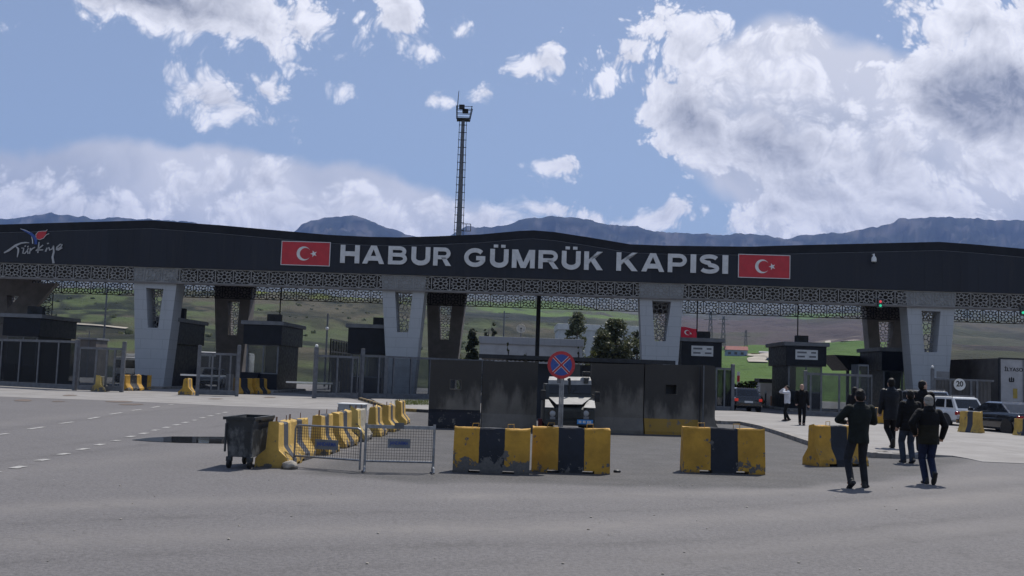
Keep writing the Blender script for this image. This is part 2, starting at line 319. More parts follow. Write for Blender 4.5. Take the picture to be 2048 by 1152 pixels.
# ------------------------------------------------------------------ mesh builder
class MB:
    def __init__(s): s.v = []; s.f = []; s.mi = []; s.mats = []; s.cur = 0
    def use(s, m):
        if m not in s.mats: s.mats.append(m)
        s.cur = s.mats.index(m); return s
    def add(s, vs, fs):
        o = len(s.v); s.v += [tuple(p) for p in vs]
        for f in fs: s.f.append([i+o for i in f]); s.mi.append(s.cur)
        return s
    def box(s, x0, x1, y0, y1, z0, z1, mtx=None):
        vs = [Vector((x, y, z)) for z in (z0, z1) for y in (y0, y1) for x in (x0, x1)]
        if mtx: vs = [mtx @ v for v in vs]
        return s.add(vs, [(0, 2, 3, 1), (4, 5, 7, 6), (0, 1, 5, 4), (2, 6, 7, 3), (0, 4, 6, 2), (1, 3, 7, 5)])
    def bbox(s, x0, x1, y0, y1, z0, z1, b=.02, mtx=None):
        """box with chamfered edges"""
        b = min(b, abs(x1-x0)*.45, abs(y1-y0)*.45, abs(z1-z0)*.45)
        bm = bmesh.new(); bmesh.ops.create_cube(bm, size=1)
        for v in bm.verts: v.co = ((x0+x1)/2+v.co.x*(x1-x0), (y0+y1)/2+v.co.y*(y1-y0), (z0+z1)/2+v.co.z*(z1-z0))
        bmesh.ops.bevel(bm, geom=bm.edges[:], offset=b, segments=2, affect='EDGES', profile=.5)
        bm.verts.index_update()
        vs = [(mtx @ v.co) if mtx else v.co.copy() for v in bm.verts]; fs = [[v.index for v in f.verts] for f in bm.faces]
        bm.free(); return s.add(vs, fs)
    def tube(s, pts, r, n=8, cap=True):
        pts = [Vector(p) for p in pts]; rs = r if isinstance(r, (list, tuple)) else [r]*len(pts)
        rings = []; prev = None
        for i, p in enumerate(pts):
            t = (pts[min(i+1, len(pts)-1)]-pts[max(i-1, 0)]).normalized()
            if prev is None:
                a = t.cross(Vector((0, 0, 1)))
                if a.length < .05: a = t.cross(Vector((0, 1, 0)))
                a.normalize()
            else:
                a = (prev - t*prev.dot(t))
                if a.length < 1e-4: a = t.cross(Vector((0, 1, 0)))
                a.normalize()
            prev = a; b = t.cross(a)
            rings.append([p+(a*math.cos(2*math.pi*k/n)+b*math.sin(2*math.pi*k/n))*rs[i] for k in range(n)])
        vs = [v for rg in rings for v in rg]; fs = []
        for i in range(len(rings)-1):
            for k in range(n):
                k2 = (k+1) % n; fs.append((i*n+k, i*n+k2, (i+1)*n+k2, (i+1)*n+k))
        if cap: fs.append(tuple(range(n-1, -1, -1))); fs.append(tuple((len(rings)-1)*n+k for k in range(n)))
        return s.add(vs, fs)
    def prism(s, poly, fn0, fn1):
        """poly: list of (a,b); fn0/fn1 map to 3-D front and back"""
        n = len(poly); vs = [fn0(*p) for p in poly]+[fn1(*p) for p in poly]
        fs = [tuple(range(n)), tuple(range(2*n-1, n-1, -1))]
        for i in range(n):
            j = (i+1) % n; fs.append((j, i, n+i, n+j))
        return s.add(vs, fs)
    def xz(s, poly, y0, y1): return s.prism(poly, lambda a, b: Vector((a, y0, b)), lambda a, b: Vector((a, y1, b)))
    def yz(s, poly, x0, x1): return s.prism(poly, lambda a, b: Vector((x0, a, b)), lambda a, b: Vector((x1, a, b)))
    def ringxz(s, outer, inner, y0, y1):
        """frame between two polygons of equal count, from y0 to y1"""
        n = len(outer)
        vs = [Vector((a, y, b)) for y in (y0, y1) for P in (outer, inner) for a, b in P]; fs = []
        for i in range(n):
            j = (i+1) % n
            fs += [(i, j, n+j, n+i), (2*n+j, 2*n+i, 3*n+i, 3*n+j), (j, i, 2*n+i, 2*n+j), (n+i, n+j, 3*n+j, 3*n+i)]
        return s.add(vs, fs)
    def loft(s, rings, cap=True):
        n = len(rings[0]); vs = [v for r in rings for v in r]; fs = []
        for i in range(len(rings)-1):
            for k in range(n):
                k2 = (k+1) % n; fs.append((i*n+k, i*n+k2, (i+1)*n+k2, (i+1)*n+k))
        if cap: fs.append(tuple(range(n-1, -1, -1))); fs.append(tuple((len(rings)-1)*n+k for k in range(n)))
        return s.add(vs, fs)
    def lathe(s, prof, mtx=None, n=20):
        """prof: (r, h) about local z"""
        rings = []
        for r, h in prof:
            rg = [Vector((r*math.cos(2*math.pi*k/n), r*math.sin(2*math.pi*k/n), h)) for k in range(n)]
            rings.append([mtx @ v for v in rg] if mtx else rg)
        return s.loft(rings)
    def sphere(s, c, rx, ry=None, rz=None, nu=12, nv=8):
        ry = ry or rx; rz = rz or rx; rings = []
        for i in range(1, nv):
            t = math.pi*i/nv
            rings.append([Vector((c[0]+rx*math.sin(t)*math.cos(2*math.pi*k/nu), c[1]+ry*math.sin(t)*math.sin(2*math.pi*k/nu), c[2]-rz*math.cos(t))) for k in range(nu)])
        n = nu; o = [v for r in rings for v in r]+[Vector((c[0], c[1], c[2]-rz)), Vector((c[0], c[1], c[2]+rz))]; fs = []
        for i in range(nv-2):
            for k in range(n):
                k2 = (k+1) % n; fs.append((i*n+k, i*n+k2, (i+1)*n+k2, (i+1)*n+k))
        b = (nv-1)*n
        for k in range(n):
            k2 = (k+1) % n; fs.append((b, k2, k)); fs.append((b+1, (nv-2)*n+k, (nv-2)*n+k2))
        return s.add(o, fs)
    def build(s, name, mat=None, parent=None, smooth=None):
        me = bpy.data.meshes.new(name); me.from_pydata(s.v, [], s.f)
        if mat is not None: me.materials.append(mat)
        else:
            for m in s.mats: me.materials.append(m)
            me.polygons.foreach_set('material_index', s.mi)
        bm = bmesh.new(); bm.from_mesh(me); bmesh.ops.recalc_face_normals(bm, faces=bm.faces[:]); bm.to_mesh(me); bm.free()
        if smooth is not None:
            me.polygons.foreach_set('use_smooth', [True]*len(me.polygons))
            if smooth < 180: me.set_sharp_from_angle(angle=R(smooth))
        me.update()
        return link(name, me, parent)
def link(name, me, parent=None):
    o = bpy.data.objects.new(name, me); COL.objects.link(o)
    if parent: o.parent = parent
    return o
def tag(o, label, cat, group=None, kind=None):
    if label: o['label'] = label
    if cat: o['category'] = cat
    if group: o['group'] = group
    if kind: o['kind'] = kind
    return o
def thing(name, label, cat, loc=(0, 0, 0), rz=0.0, group=None):
    o = bpy.data.objects.new(name, None); COL.objects.link(o); o.empty_display_size = .3
    o.location = loc; o.rotation_euler = (0, 0, rz); return tag(o, label, cat, group)
def struct(o): o['kind'] = 'structure'; return o
KIDS = {}
def dup(root, loc=None, rz=None, label=None, scale=None):
    r = root.copy(); COL.objects.link(r)
    if loc is not None: r.location = loc
    if rz is not None: r.rotation_euler = (0, 0, rz)
    if scale is not None: r.scale = scale
    if label: r['label'] = label
    allo = KIDS.setdefault(root.name, [o for o in COL.objects if o.parent is root])
    for ch in allo:
        c = ch.copy(); COL.objects.link(c); c.parent = r
        for g in KIDS.setdefault(ch.name, [o for o in COL.objects if o.parent is ch]):
            d = g.copy(); COL.objects.link(d); d.parent = c
    return r
def evaluated(o, name):
    dg = bpy.context.evaluated_depsgraph_get(); dg.update()
    me = bpy.data.meshes.new_from_object(o.evaluated_get(dg)); me.name = name; return me
def text_mesh(txt, depth=.02, bold=0.0, name='lettering'):
    cu = bpy.data.curves.new(name, 'FONT'); cu.body = txt; cu.extrude = depth/2; cu.offset = bold; cu.resolution_u = 4
    o = bpy.data.objects.new(name, cu); COL.objects.link(o)
    me = evaluated(o, name); bpy.data.objects.remove(o); bpy.data.curves.remove(cu)
    return me
def fit_text(me, x0, x1, z0, z1, y):
    """lay flat text mesh (x,y) into the x-z plane box, front towards -y"""
    xs = [v.co.x for v in me.vertices]; ys = [v.co.y for v in me.vertices]; zs = [v.co.z for v in me.vertices]
    a, b = min(xs), max(xs); c, d = min(ys), max(ys); zm = max(zs)
    for v in me.vertices:
        v.co = (x0+(v.co.x-a)/(b-a)*(x1-x0), y-(v.co.z+zm), z0+(v.co.y-c)/(d-c)*(z1-z0))
    me.update(); return me
def text_obj(txt, x0, x1, z0, z1, y, mat, parent, name='lettering', depth=.01, bold=.0):
    me = fit_text(text_mesh(txt, depth, bold, name), x0, x1, z0, z1, y); me.materials.clear(); me.materials.append(mat)
    return link(name, me, parent)
def sst(x, a, b): t = max(0, min(1, (x-a)/(b-a))); return t*t*(3-2*t)
# ------------------------------------------------------------------ light
SUN_EL, SUN_AZ = R(57), R(26)
sd = Vector((math.cos(SUN_EL)*math.sin(SUN_AZ), math.cos(SUN_EL)*math.cos(SUN_AZ), math.sin(SUN_EL)))
sun = bpy.data.lights.new('sun', 'SUN'); sun.energy = 4.8; sun.angle = R(.5); sun.color = (1, .955, .88)
suno = bpy.data.objects.new('sun', sun); COL.objects.link(suno); suno.rotation_euler = (-sd).to_track_quat('-Z', 'Y').to_euler()
S.view_settings.view_transform = 'Standard'; S.view_settings.look = 'None'; S.view_settings.exposure = 0.0
# ------------------------------------------------------------------ sky with clouds (world, by direction)
W = bpy.data.worlds.new('World'); S.world = W; W.use_nodes = True
def uv_of(px, py):
    d = ray(px, py); return d.x/d.y, d.z/d.y
CLOUDS = [ # px, py, rx, ry, rot(deg, clockwise in picture), thickness
 (340, 8, 300, 66, 10, 2.1), (500, 78, 175, 32, 12, 1.05), (585, 112, 75, 15, 5, .8), (600, 45, 70, 55, 0, .9), (190, 12, 140, 36, 8, 1.1),
 (785, 40, 95, 74, 35, 1.15), (835, 92, 56, 26, 0, 1.0), (705, 40, 32, 22, 0, .7), (925, 38, 26, 26, 40, .5), (985, 105, 24, 22, 0, .5),
 (440, 200, 138, 56, 24, 1.3), (390, 170, 84, 42, 0, 1.05), (530, 168, 58, 34, 0, 1.0), (500, 232, 74, 24, 8, 1.05),
 (718, 172, 50, 18, 15, .6), (880, 205, 40, 21, 0, .9), (980, 182, 36, 30, 0, .95), (1085, 338, 66, 30, 0, 1.0), (1092, 142, 62, 44, 0, 1.0),
 (120, 432, 270, 68, 0, 1.25), (620, 445, 340, 58, 4, 1.25), (960, 440, 180, 40, 5, 1.1), (1720, 455, 340, 62, 0, 1.2), (1600, 385, 160, 76, 20, 1.45), (700, 395, 90, 26, 10, .7),
 (385, 385, 80, 62, 0, 1.25), (440, 365, 38, 34, 0, 1.2), (545, 372, 62, 52, 0, 1.3), (350, 340, 30, 24, 0, 1.1), (600, 420, 170, 45, 5, 1.2), (862, 418, 42, 32, 0, 1.2), (30, 395, 130, 60, 0, 1.15), (170, 425, 120, 40, 0, 1.15),
 (1390, 105, 170, 75, 22, 1.1), (1235, 120, 85, 45, 0, 1.0), (1290, 18, 26, 36, 0, .65), (1270, 60, 40, 30, 0, .7), (1500, 140, 110, 60, 25, 1.15), (1580, 105, 52, 44, 0, 1.15), (1610, 160, 60, 50, 0, 1.1),
 (1400, 240, 170, 85, 35, 2.05), (1560, 290, 210, 110, 30, 1.95), (1430, 320, 120, 50, 30, 1.1), (1640, 400, 230, 90, 10, 1.55), (1780, 340, 220, 120, 10, 1.45), (1560, 430, 130, 50, 0, 1.4), (1850, 420, 200, 70, 5, 1.3),
 (1975, 190, 200, 115, 0, 3.1), (1930, 60, 170, 80, 0, 1.2), (1760, 55, 62, 34, 0, .7), (1690, 185, 60, 38, 0, 1.05), (2030, 330, 110, 60, 0, 1.2), (1960, 340, 60, 45, 0, 1.15), (2100, 30, 160, 90, 0, 1.4), (2250, 200, 200, 150, 0, 2.2),
 (1315, 440, 70, 32, 0, 1.0), (1195, 435, 100, 36, 0, .95), (1090, 425, 100, 30, 0, .95), (1475, 455, 62, 24, 0, .95),
 (1715, 121, 85, 8, -2, .45), (-250, 60, 220, 60, 0, 1.2), (-250, 370, 300, 100, 0, 1.1), (2350, 400, 300, 110, 0, 1.4)]
def vecm(nt, op, a, b):
    n = nt.nodes.new('ShaderNodeVectorMath'); n.operation = op
    for i, v in enumerate((a, b)):
        if isinstance(v, (tuple, list, Vector)): n.inputs[i].default_value = v
        elif isinstance(v, (int, float)): n.inputs['Scale'].default_value = v
        else: nt.links.new(v, n.inputs[i])
    return n.outputs['Value'] if op == 'LENGTH' else n.outputs[0]
def noise2(nt, vec, scale, detail, rough, out=0):
    n = nt.nodes.new('ShaderNodeTexNoise'); n.noise_dimensions = '2D'; n.inputs['Scale'].default_value = scale
    n.inputs['Detail'].default_value = detail; n.inputs['Roughness'].default_value = rough; nt.links.new(vec, n.inputs['Vector']); return n.outputs[out]
dg = bpy.data.node_groups.new('cloud_detail', 'ShaderNodeTree')
dg.interface.new_socket('Vector', in_out='INPUT', socket_type='NodeSocketVector')
dg.interface.new_socket('Detail', in_out='OUTPUT', socket_type='NodeSocketFloat')
gi = dg.nodes.new('NodeGroupInput'); go = dg.nodes.new('NodeGroupOutput')
f1 = noise2(dg, gi.outputs[0], 13, 11, .64)
vb = dg.nodes.new('ShaderNodeTexVoronoi'); vb.voronoi_dimensions = '2D'; vb.feature = 'F1'; vb.inputs['Scale'].default_value = 22; vb.inputs['Detail'].default_value = 3; vb.inputs['Roughness'].default_value = .62; vb.inputs['Lacunarity'].default_value = 2.3
dg.links.new(gi.outputs[0], vb.inputs['Vector'])
th = math_n(dg, 'MULTIPLY', math_n(dg, 'SUBTRACT', f1, .50), 1.05)
th = math_n(dg, 'ADD', th, math_n(dg, 'MULTIPLY', math_n(dg, 'SUBTRACT', .42, vb.outputs['Distance']), .85))
dg.links.new(th, go.inputs[0])
sg_ = bpy.data.node_groups.new('cloud_shape', 'ShaderNodeTree')
sg_.interface.new_socket('Vector', in_out='INPUT', socket_type='NodeSocketVector')
sg_.interface.new_socket('Thick', in_out='OUTPUT', socket_type='NodeSocketFloat')
gi = sg_.nodes.new('NodeGroupInput'); go = sg_.nodes.new('NodeGroupOutput'); P2 = gi.outputs[0]
acc = None
for px, py, rx, ry, rot, amp in CLOUDS:
    u, v = uv_of(px, py)
    mp = sg_.nodes.new('ShaderNodeMapping'); mp.vector_type = 'TEXTURE'
    mp.inputs['Location'].default_value = (u, v, 0); mp.inputs['Rotation'].default_value = (0, 0, -R(rot)-ROLL)
    mp.inputs['Scale'].default_value = (rx/2048*1.26, ry/2048*1.34, 1)
    if acc is None: sg_.links.new(P2, mp.inputs[0])
    else:   # the tiny term keeps the node chain in order
        vm = sg_.nodes.new('ShaderNodeVectorMath'); vm.operation = 'MULTIPLY_ADD'; vm.inputs[1].default_value = (1e-7, 1e-7, 0)
        sg_.links.new(acc, vm.inputs[0]); sg_.links.new(P2, vm.inputs[2]); sg_.links.new(vm.outputs[0], mp.inputs[0])
    val = math_n(sg_, 'MULTIPLY_ADD', vecm(sg_, 'LENGTH', mp.outputs[0], (0, 0, 0)), -amp, amp)
    acc = val if acc is None else math_n(sg_, 'SMOOTH_MAX', acc, val, .12)
sg_.links.new(acc, go.inputs[0])
wt = W.node_tree; bg = wt.nodes['Background']
sky = wt.nodes.new('ShaderNodeTexSky'); sky.sky_type = 'NISHITA'; sky.sun_disc = False; sky.sun_elevation = SUN_EL; sky.sun_rotation = SUN_AZ
sky.air_density = 1.0; sky.dust_density = .6; sky.ozone_density = 1.5; sky.altitude = 400
SKY_STR = .10
tc = wt.nodes.new('ShaderNodeTexCoord'); sp = wt.nodes.new('ShaderNodeSeparateXYZ'); wt.links.new(tc.outputs['Generated'], sp.inputs[0])
ay = math_n(wt, 'MAXIMUM', math_n(wt, 'ABSOLUTE', sp.outputs[1]), .12)
cb = wt.nodes.new('ShaderNodeCombineXYZ')
wt.links.new(math_n(wt, 'DIVIDE', sp.outputs[0], ay), cb.inputs[0]); wt.links.new(math_n(wt, 'DIVIDE', sp.outputs[2], ay), cb.inputs[1])
def grp(g_, vec):
    g = wt.nodes.new('ShaderNodeGroup'); g.node_tree = g_; wt.links.new(vec, g.inputs[0]); return g.outputs[0]
P0 = cb.outputs[0]
P1 = vecm(wt, 'ADD', P0, vecm(wt, 'SCALE', vecm(wt, 'SUBTRACT', noise2(wt, P0, 7, 3, .6, 1), (.5, .5, .5)), .066))
P2 = vecm(wt, 'ADD', P1, vecm(wt, 'SCALE', vecm(wt, 'SUBTRACT', noise2(wt, P0, 30, 6, .62, 1), (.5, .5, .5)), .013))
SH = grp(sg_, P2); D0 = grp(dg, P1); D1 = grp(dg, vecm(wt, 'ADD', P1, (.0045, .010, 0)))
D = math_n(wt, 'ADD', SH, D0); Ds = math_n(wt, 'ADD', SH, D1)
soft = ramp(wt, noise2(wt, P0, 3.2, 3, .5), .38, .66, .13, .62)
mr = wt.nodes.new('ShaderNodeMapRange'); mr.interpolation_type = 'SMOOTHSTEP'; mr.inputs[1].default_value = -.20
wt.links.new(D, mr.inputs[0]); wt.links.new(soft, mr.inputs[2]); alpha = mr.outputs[0]
# thin rims glow, thick bellies are grey; sun stands above the picture
thick = ramp(wt, math_n(wt, 'ADD', math_n(wt, 'MULTIPLY', SH, .95), math_n(wt, 'MULTIPLY', D, .10)), .55, 2.25)
slope = math_n(wt, 'SUBTRACT', D, Ds)
lit = math_n(wt, 'ADD', math_n(wt, 'SUBTRACT', 1.0, math_n(wt, 'MULTIPLY', thick, .88)), math_n(wt, 'MULTIPLY', slope, .42))
lit = ramp(wt, lit, 0, 1.15, 0, 1, False)
K = 1/SKY_STR
ccol = mixc(wt, lit, (.29*K, .31*K, .37*K), (1.08*K, 1.08*K, 1.14*K))
skyc = mixc(wt, .42, sky.outputs[0], (.41*K, .47*K, .62*K))
# high thin veils behind the cumulus
vacc = None
for px, py, rx, ry, rot, amp in [(300, 485, 830, 205, 0, 1.0), (1740, 350, 450, 260, 25, 1.0), (1950, 400, 420, 240, 0, 1.0)]:
    u, v = uv_of(px, py); mp = wt.nodes.new('ShaderNodeMapping'); mp.vector_type = 'TEXTURE'
    mp.inputs['Location'].default_value = (u, v, 0); mp.inputs['Rotation'].default_value = (0, 0, -R(rot)-ROLL); mp.inputs['Scale'].default_value = (rx/2048, ry/2048, 1)
    wt.links.new(P2, mp.inputs[0]); val = math_n(wt, 'MULTIPLY_ADD', vecm(wt, 'LENGTH', mp.outputs[0], (0, 0, 0)), -amp, amp)
    vacc = val if vacc is None else math_n(wt, 'MAXIMUM', vacc, val)
vn = noise2(wt, P1, 5, 5, .55); va = ramp(wt, math_n(wt, 'ADD', vacc, math_n(wt, 'MULTIPLY', math_n(wt, 'SUBTRACT', vn, .5), .22)), -.02, .14, 0, .86)
vc = mixc(wt, ramp(wt, vn, .32, .66), (.54*K, .565*K, .64*K), (.82*K, .82*K, .88*K))
front = ramp(wt, sp.outputs[1], -.05, .25)
skyc = mixc(wt, math_n(wt, 'MULTIPLY', va, front), skyc, vc)
wt.links.new(mixc(wt, math_n(wt, 'MULTIPLY', math_n(wt, 'MULTIPLY', alpha, .97), front), skyc, ccol), bg.inputs['Color'])
bg.inputs['Strength'].default_value = SKY_STR
W.cycles.sampling_method = 'MANUAL'; W.cycles.sample_map_resolution = 256
# ------------------------------------------------------------------ ground sheets
def sheet(name, pts, m, z, parent=None, sub=0):
    bm = bmesh.new(); vs = [bm.verts.new((p[0], p[1], z)) for p in pts]; f = bm.faces.new(vs)
    if f.normal.z < 0: f.normal_flip()
    bmesh.ops.triangulate(bm, faces=bm.faces[:])
    me = bpy.data.meshes.new(name); bm.to_mesh(me); bm.free(); me.materials.append(m)
    return link(name, me, parent)
M['dirt'] = mat('dusty_ground', (.20, .18, .155), .9, .35, .3, bmp=.4, bscale=6)
struct(sheet('ground', [(-260, -160), (260, -160), (260, 150), (-260, 150)], M['dirt'], -.02))
gp = lambda *ps: [G(px, py) for px, py in ps]
struct(sheet('concrete_apron', gp((-900, 781), (0, 793.5), (240, 802), (455, 812), (600, 817), (735, 822), (745, 810), (700, 797), (560, 784), (300, 772), (0, 758), (-900, 738)), M['slab'], .004))
struct(sheet('pavement_left', gp((742, 799), (775, 818), (880, 822), (900, 800)), M['slab'], .05))
def ragged(P, amp=.16, step=.35):
    out = []
    for i, a_ in enumerate(P):
        b_ = P[(i+1) % len(P)]; L_ = (b_-a_).length; n_ = min(60, max(1, int(L_/step))); nr = Vector((-(b_-a_).y, (b_-a_).x, 0)).normalized()
        for j in range(n_): q_ = a_.lerp(b_, j/n_); out.append(q_+nr*amp*2*mnoise.fractal(q_*.9, .8, 2, 4))
    return out
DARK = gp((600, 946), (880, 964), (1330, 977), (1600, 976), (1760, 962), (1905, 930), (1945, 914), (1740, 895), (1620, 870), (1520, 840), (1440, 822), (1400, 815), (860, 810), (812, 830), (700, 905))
def pdist(poly, x, y):
    """signed distance to a polygon, positive inside"""
    ins = False; dm = 1e9
    for i in range(len(poly)):
        a_, b_ = poly[i], poly[(i+1) % len(poly)]
        if (a_.y > y) != (b_.y > y) and x < (b_.x-a_.x)*(y-a_.y)/(b_.y-a_.y)+a_.x: ins = not ins
        dx, dy = b_.x-a_.x, b_.y-a_.y; t_ = max(0, min(1, ((x-a_.x)*dx+(y-a_.y)*dy)/(dx*dx+dy*dy+1e-9))); dm = min(dm, math.hypot(x-a_.x-dx*t_, y-a_.y-dy*t_))
    return dm if ins else -dm
def ldist(L_, x, y):
    dm = 1e9
    for a_, b_ in zip(L_, L_[1:]):
        dx, dy = b_.x-a_.x, b_.y-a_.y; t_ = max(0, min(1, ((x-a_.x)*dx+(y-a_.y)*dy)/(dx*dx+dy*dy+1e-9))); dm = min(dm, math.hypot(x-a_.x-dx*t_, y-a_.y-dy*t_))
    return dm
def smooth_line(*ps):
    P_ = gp(*ps); out = []
    for i in range(len(P_)-1):
        p0, p1_, p2_, p3_ = P_[max(0, i-1)], P_[i], P_[i+1], P_[min(len(P_)-1, i+2)]
        for j in range(8):
            t_ = j/8; out.append(.5*((2*p1_)+(p2_-p0)*t_+(2*p0-5*p1_+4*p2_-p3_)*t_*t_+(3*p1_-p0-3*p2_+p3_)*t_**3))
    return out+[P_[-1]]
LIGHT = [(smooth_line((-200, 1100), (300, 1072), (800, 1058), (1300, 1048), (1800, 1010), (2300, 955)), .55, .85), (smooth_line((-200, 1030), (300, 1005), (800, 993), (1300, 990), (1800, 970), (2300, 930)), .5, .7),
         (smooth_line((-300, 985), (100, 935), (420, 900), (700, 868)), .6, .45), (smooth_line((900, 1180), (1400, 1110), (1900, 1060), (2300, 1030)), .5, .5), (smooth_line((-200, 870), (150, 832), (420, 806)), .7, .4)]
TYRE = [(smooth_line((-200, 1062), (300, 1036), (800, 1024), (1300, 1020), (1800, 992), (2300, 945)), .13, .55), (smooth_line((-200, 1140), (400, 1105), (900, 1090), (1500, 1075), (2300, 1000)), .14, .6), (smooth_line((-200, 1190), (500, 1145), (1000, 1125), (1600, 1105), (2300, 1035)), .14, .5),
        (smooth_line((-300, 930), (100, 893), (360, 862), (560, 835)), .16, .5), (smooth_line((-300, 955), (100, 912), (400, 876), (620, 846)), .16, .5), (smooth_line((-300, 895), (60, 852), (330, 820), (480, 806)), .2, .5), (smooth_line((1240, 990), (1500, 1010), (1900, 1100), (2200, 1180)), .12, .5)]
xs_ = [-140, -90, -50, -34]+[-26+.26*i for i in range(201)]+[34, 50, 90, 140]; ys_ = [-120, -60, -20, 0]+[5+.22*i for i in range(250)]+[66, 80, 110]
V_, C_ = [], []
for y_ in ys_:
    for x_ in xs_:
        V_.append((x_, y_, 0)); n_ = mnoise.fractal(Vector((x_*.55, y_*.55, 1)), .9, 2, 4)
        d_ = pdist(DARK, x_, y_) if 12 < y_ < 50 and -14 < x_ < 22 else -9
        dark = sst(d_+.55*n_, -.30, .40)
        li = max([k_*math.exp(-(ldist(L_, x_, y_)/w_)**2)*(.75+.6*n_) for L_, w_, k_ in LIGHT]+[0])*(1-dark) if abs(x_) < 30 and y_ > 0 else 0
        ty = max([k_*math.exp(-(ldist(L_, x_, y_)/w_)**2)*(.7+.9*n_) for L_, w_, k_ in TYRE]+[0])*(1-dark) if abs(x_) < 30 and y_ > 0 else 0
        C_.append((max(0, dark), max(0, min(1, li)), max(0, min(1, ty)), 1))
nx_ = len(xs_); me = bpy.data.meshes.new('road'); me.from_pydata(V_, [], [(j*nx_+i, j*nx_+i+1, (j+1)*nx_+i+1, (j+1)*nx_+i) for j in range(len(ys_)-1) for i in range(nx_-1)])
ca = me.color_attributes.new('wear', 'FLOAT_COLOR', 'POINT'); ca.data.foreach_set('color', [q_ for c_ in C_ for q_ in c_]); me.materials.append(M['asphalt']); struct(link('road', me))
# raised pavement on the right: kerb of real height
KH = .13
pk = [G(px, py, KH) for px, py in [(1418, 838), (1440, 842), (1482, 843), (1522, 851), (1562, 863), (1602, 876), (1640, 888), (1700, 899), (1752, 906), (1805, 908), (1862, 905), (1905, 904), (1935, 908), (1965, 914), (2060, 918), (2500, 934)]]
back = [G(px, py, KH) for px, py in [(2500, 850), (1990, 842), (1740, 838), (1610, 832), (1535, 826), (1475, 822), (1418, 821)]]
fz = [KH]*9+[KH*.9, KH*.6, .03, .016, .012, .012, .012]
def along(P, t):
    L_ = [0]
    for i in range(len(P)-1): L_.append(L_[-1]+(P[i+1]-P[i]).length)
    s_ = t*L_[-1]
    for i in range(len(P)-1):
        if s_ <= L_[i+1]+1e-6: return P[i].lerp(P[i+1], (s_-L_[i])/(L_[i+1]-L_[i]))
    return P[-1].copy()
bk = [(1418, 821), (1428, 821), (1452, 821.5), (1478, 822), (1500, 823.5), (1522, 825), (1545, 827), (1580, 830), (1612, 832.5), (1650, 834.5), (1690, 836.5), (1725, 838), (1760, 839), (1800, 840), (1990, 843), (2500, 850)]
mb = MB(); NV = 12; V_ = []
for i, f_ in enumerate(pk):
    b_ = G(bk[i][0], bk[i][1], KH); f0 = Vector((f_.x, f_.y, fz[i])); V_.append(Vector((f_.x, f_.y, -.01))); w_ = (b_-f0).length
    for j in range(NV+1):
        t_ = (j/NV)**2; q_ = f0.lerp(b_, t_); q_.z = fz[i]+(KH-fz[i])*min(1, t_*w_/6.0) if w_ > 0 else KH; V_.append(q_)
    V_.append(Vector((b_.x, b_.y, -.01)))
m_ = NV+3
mb.add(V_, [(i*m_+j, (i+1)*m_+j, (i+1)*m_+j+1, i*m_+j+1) for i in range(len(pk)-1) for j in range(m_-1)])
struct(mb.build('pavement', M['slab']))
mb = MB()
for i in range(8):
    a, b = pk[i], pk[i+1]; d = (b-a); L = d.length; d.normalize(); nrm = Vector((d.y, -d.x, 0))
    k = max(1, int(L/.9))
    for j in range(k):
        p, q = a+d*(L*j/k+.012), a+d*(L*(j+1)/k-.012)
        mb.prism([(0, 0), (0, KH+.006), (.02, KH+.012), (.16, KH+.012), (.16, 0)], lambda u, v: p-nrm*(u-.10)*(1)+Vector((0, 0, v-KH)), lambda u, v: q-nrm*(u-.10)+Vector((0, 0, v-KH)))
struct(mb.build('kerb', M['kerb']))
def chunk(c, r, sq=(1, 1, .7), seed=0, sub=2):
    bm = bmesh.new(); bmesh.ops.create_icosphere(bm, subdivisions=sub, radius=1)
    for v in bm.verts:
        n = mnoise.fractal(v.co*1.1+Vector((seed*3.7, seed, 0)), 1, 2, 3)*.35+mnoise.noise(v.co*3+Vector((seed, 0, 0)))*.08
        v.co = Vector((v.co.x*sq[0], v.co.y*sq[1], v.co.z*sq[2]))*r*(1+n)
        v.co.z = max(v.co.z, -r*sq[2]*.55)
    zz = min(v.co.z for v in bm.verts)
    bm.verts.index_update(); vs = [v.co+Vector((c[0], c[1], c[2]-zz)) for v in bm.verts]; fs = [[v.index for v in f.verts] for f in bm.faces]; bm.free()
    return vs, fs
M['rubble'] = mat('broken_concrete', (.24, .22, .195), .9, .4, 5, bmp=.5, bscale=14)
# broken kerb chunks at the worn pavement corner
for i, (px, py, r, sq) in enumerate([(1765, 913, .17, (1.5, .9, .6)), (1793, 916, .15, (1.4, .8, .6)), (1817, 915, .12, (1.6, 1, .5)), (1846, 911, .13, (1.5, .9, .5)), (1778, 907, .16, (1.7, .8, .5))]):
    o = MB().add(*chunk((0, 0, 0), r, sq, i+3)).build('kerb_rubble', M['rubble']); o.location = G(px, py)
    tag(o, 'broken grey kerb chunk lying at the worn pavement corner behind the walking men', 'rubble', 'broken kerb chunks')
# lane dashes
def dash(px0, py0, px1, py1, w):
    a, b = G(px0, py0), G(px1, py1); d = (b-a).normalized(); s = Vector((d.y, -d.x, 0))*w/2
    return [a-s, b-s, b+s, a+s]
z8 = 460/2048
rowA = [(110, 790, 210, 770), (335, 722, 420, 708), (527, 668, 607, 656), (697, 624, 775, 612), (858, 583, 922, 572), (1003, 545, 1062, 539), (1133, 511, 1192, 501), (1253, 483, 1305, 473), (1357, 452, 1408, 445), (1460, 428, 1505, 420), (1548, 404, 1598, 397), (1630, 383, 1673, 376), (1712, 362, 1752, 357), (1785, 341, 1828, 335), (1855, 323, 1893, 318), (1925, 305, 1957, 301), (1990, 292, 2022, 287), (-150, 842, -20, 818)]
rowB = [(-60, 494, 70, 478), (252, 440, 390, 420), (530, 390, 652, 375), (785, 348, 885, 331), (977, 307, 1087, 291), (1175, 273, 1262, 262), (1352, 247, 1420, 235), (1505, 222, 1545, 218)]
